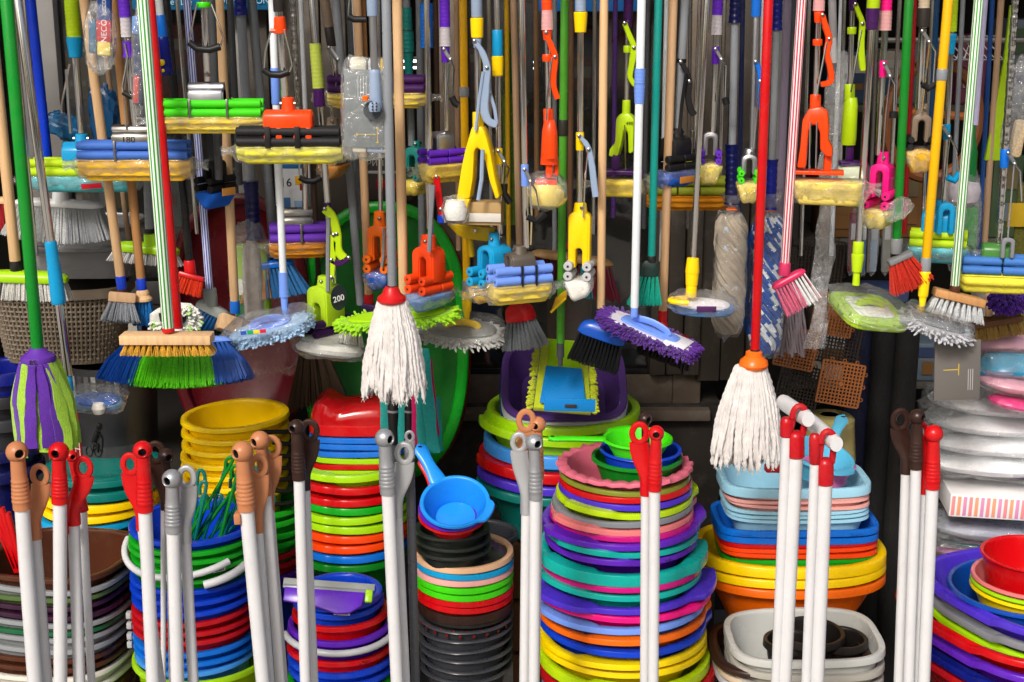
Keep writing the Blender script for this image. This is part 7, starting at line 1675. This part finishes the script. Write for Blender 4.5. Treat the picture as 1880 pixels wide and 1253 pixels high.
plinth('dark crate under the wrapped cushions at right', 1812, 1130, 95, 2.95, .8)
# things at the right edge
t = T('chenille_duster', 'purple chenille flower duster at the right edge', 'duster', None, P(1850, 552, 2.8)); Mv = FR(1852, 552, 2.8)
def fnv(r):
    a, b = r.random() * 6.28, r.uniform(-1.2, 1.2); d = Vector((math.cos(a) * math.cos(b), math.sin(a) * math.cos(b), math.sin(b))); return Vector((d.x * 28, d.y * 16, d.z * 14)), d
chenille(t, Mv, fnv, 320, clo('4a1490'), L=12, r=3.2); t.part('core', MB().loft([(0, 0, -16, 18, 10), (0, 0, 0, 28, 16), (0, 0, 16, 18, 10)], Mv), clo('2a0a60'))
t = Hang('brush', 'brown backed wooden brush with tan bristles at the right edge', 'brush', None, 1822, 1815, 580, 2.86, 14, WOOD, pole_from=500); brush(t, 1818, 590, 2.86, 110, 44, 12, WOODD, 26, 12, 3, bri('a88848'), roll=-10, splay=(16, 14), k=20)
t = T('grass_mat', 'mustard green grass mat hanging at the right edge', 'mat', None, P(1890, 520, 3.1)); t.part('mat', MB().box(FR(1890, 500, 3.1), 70, 6, 330, 2), surf('5a5a10', rough=.95, var=.4, nscale=200, bump=1, bscale=250)); t.part('yellow_patch', MB().box(FR(1880, 395, 3.09), 60, 4, 44, 1), surf('b8980c', rough=.8))
t = T('orange_hoop', 'dim orange ring hanging inside the shop behind the taupe mop', 'ring', None, P(1710, 220, 3.9)); t.part('hoop', MB().tube([P(1712, 222, 3.9) + Vector((.10 * 1.25 * math.cos(q), 0, .155 * math.sin(q))) for q in [2 * PI * i / 40 for i in range(40)]], .016, 8, closed=True), surf('6a380c', rough=.6)); t.part('bar', MB().tube([P(1640, 205, 3.9), P(1780, 215, 3.9)], .012, 8), surf('8a4a10', rough=.6))
for i in range(7):
    x_ = 1740 + i * 14; t = T('coat_hanger', 'black coat hanger on a dim rail inside the shop at right', 'hanger', 'coat hangers inside the shop', P(x_, 80, 3.8)); s_ = S(x_, 80, 3.8)
    t.part('hook', MB().tube([P(x_ + 5 * math.cos(a), 72 - 6 * math.sin(a), 3.8) for a in [PI * k / 6 for k in range(7)]] + [P(x_ - 5, 82, 3.8)], 1.3 * s_, 6), GRY)
    t.part('arms', MB().tube([P(x_ - 12, 110, 3.8), P(x_ - 4, 84, 3.8), P(x_ + 18, 110, 3.8), P(x_ - 12, 110, 3.8)], 1.6 * s_, 6), LGRY)
t = T('rail', 'dim rail carrying coat hangers inside the shop at right', 'rail', None, P(1780, 72, 3.8)); t.part('bar', MB().tube([P(1600, 74, 3.8), P(1960, 74, 3.8)], .008, 8), STEEL)
for i, (x_, h_, lb) in enumerate(((1566, '7a2034', 'maroon'), (1588, '2a60a0', 'blue'), (1604, 'a8bcd0', 'pale blue'), (1628, '8a8a80', 'grey'))):
    t = T('hanging_pack', lb + ' slim hanging pack behind the red orange bristles at right', 'pack', 'slim packs hanging inside at right', P(x_, 500, 3.05 + i * .005)); M_ = FR(x_, 445, 3.05 + i * .005)
    t.part('card', MB().box(M_, 15, 6, 110, 2), pl(h_, .3)); t.part('print_patch', MB().box(M_, 10, .6, 30, .1, c=(0, -3.2, 20)), paper('c8c8c8'))
    blob_film(t, M_, 10, 5, 62, i, .1, FILM, n=(14, 10))
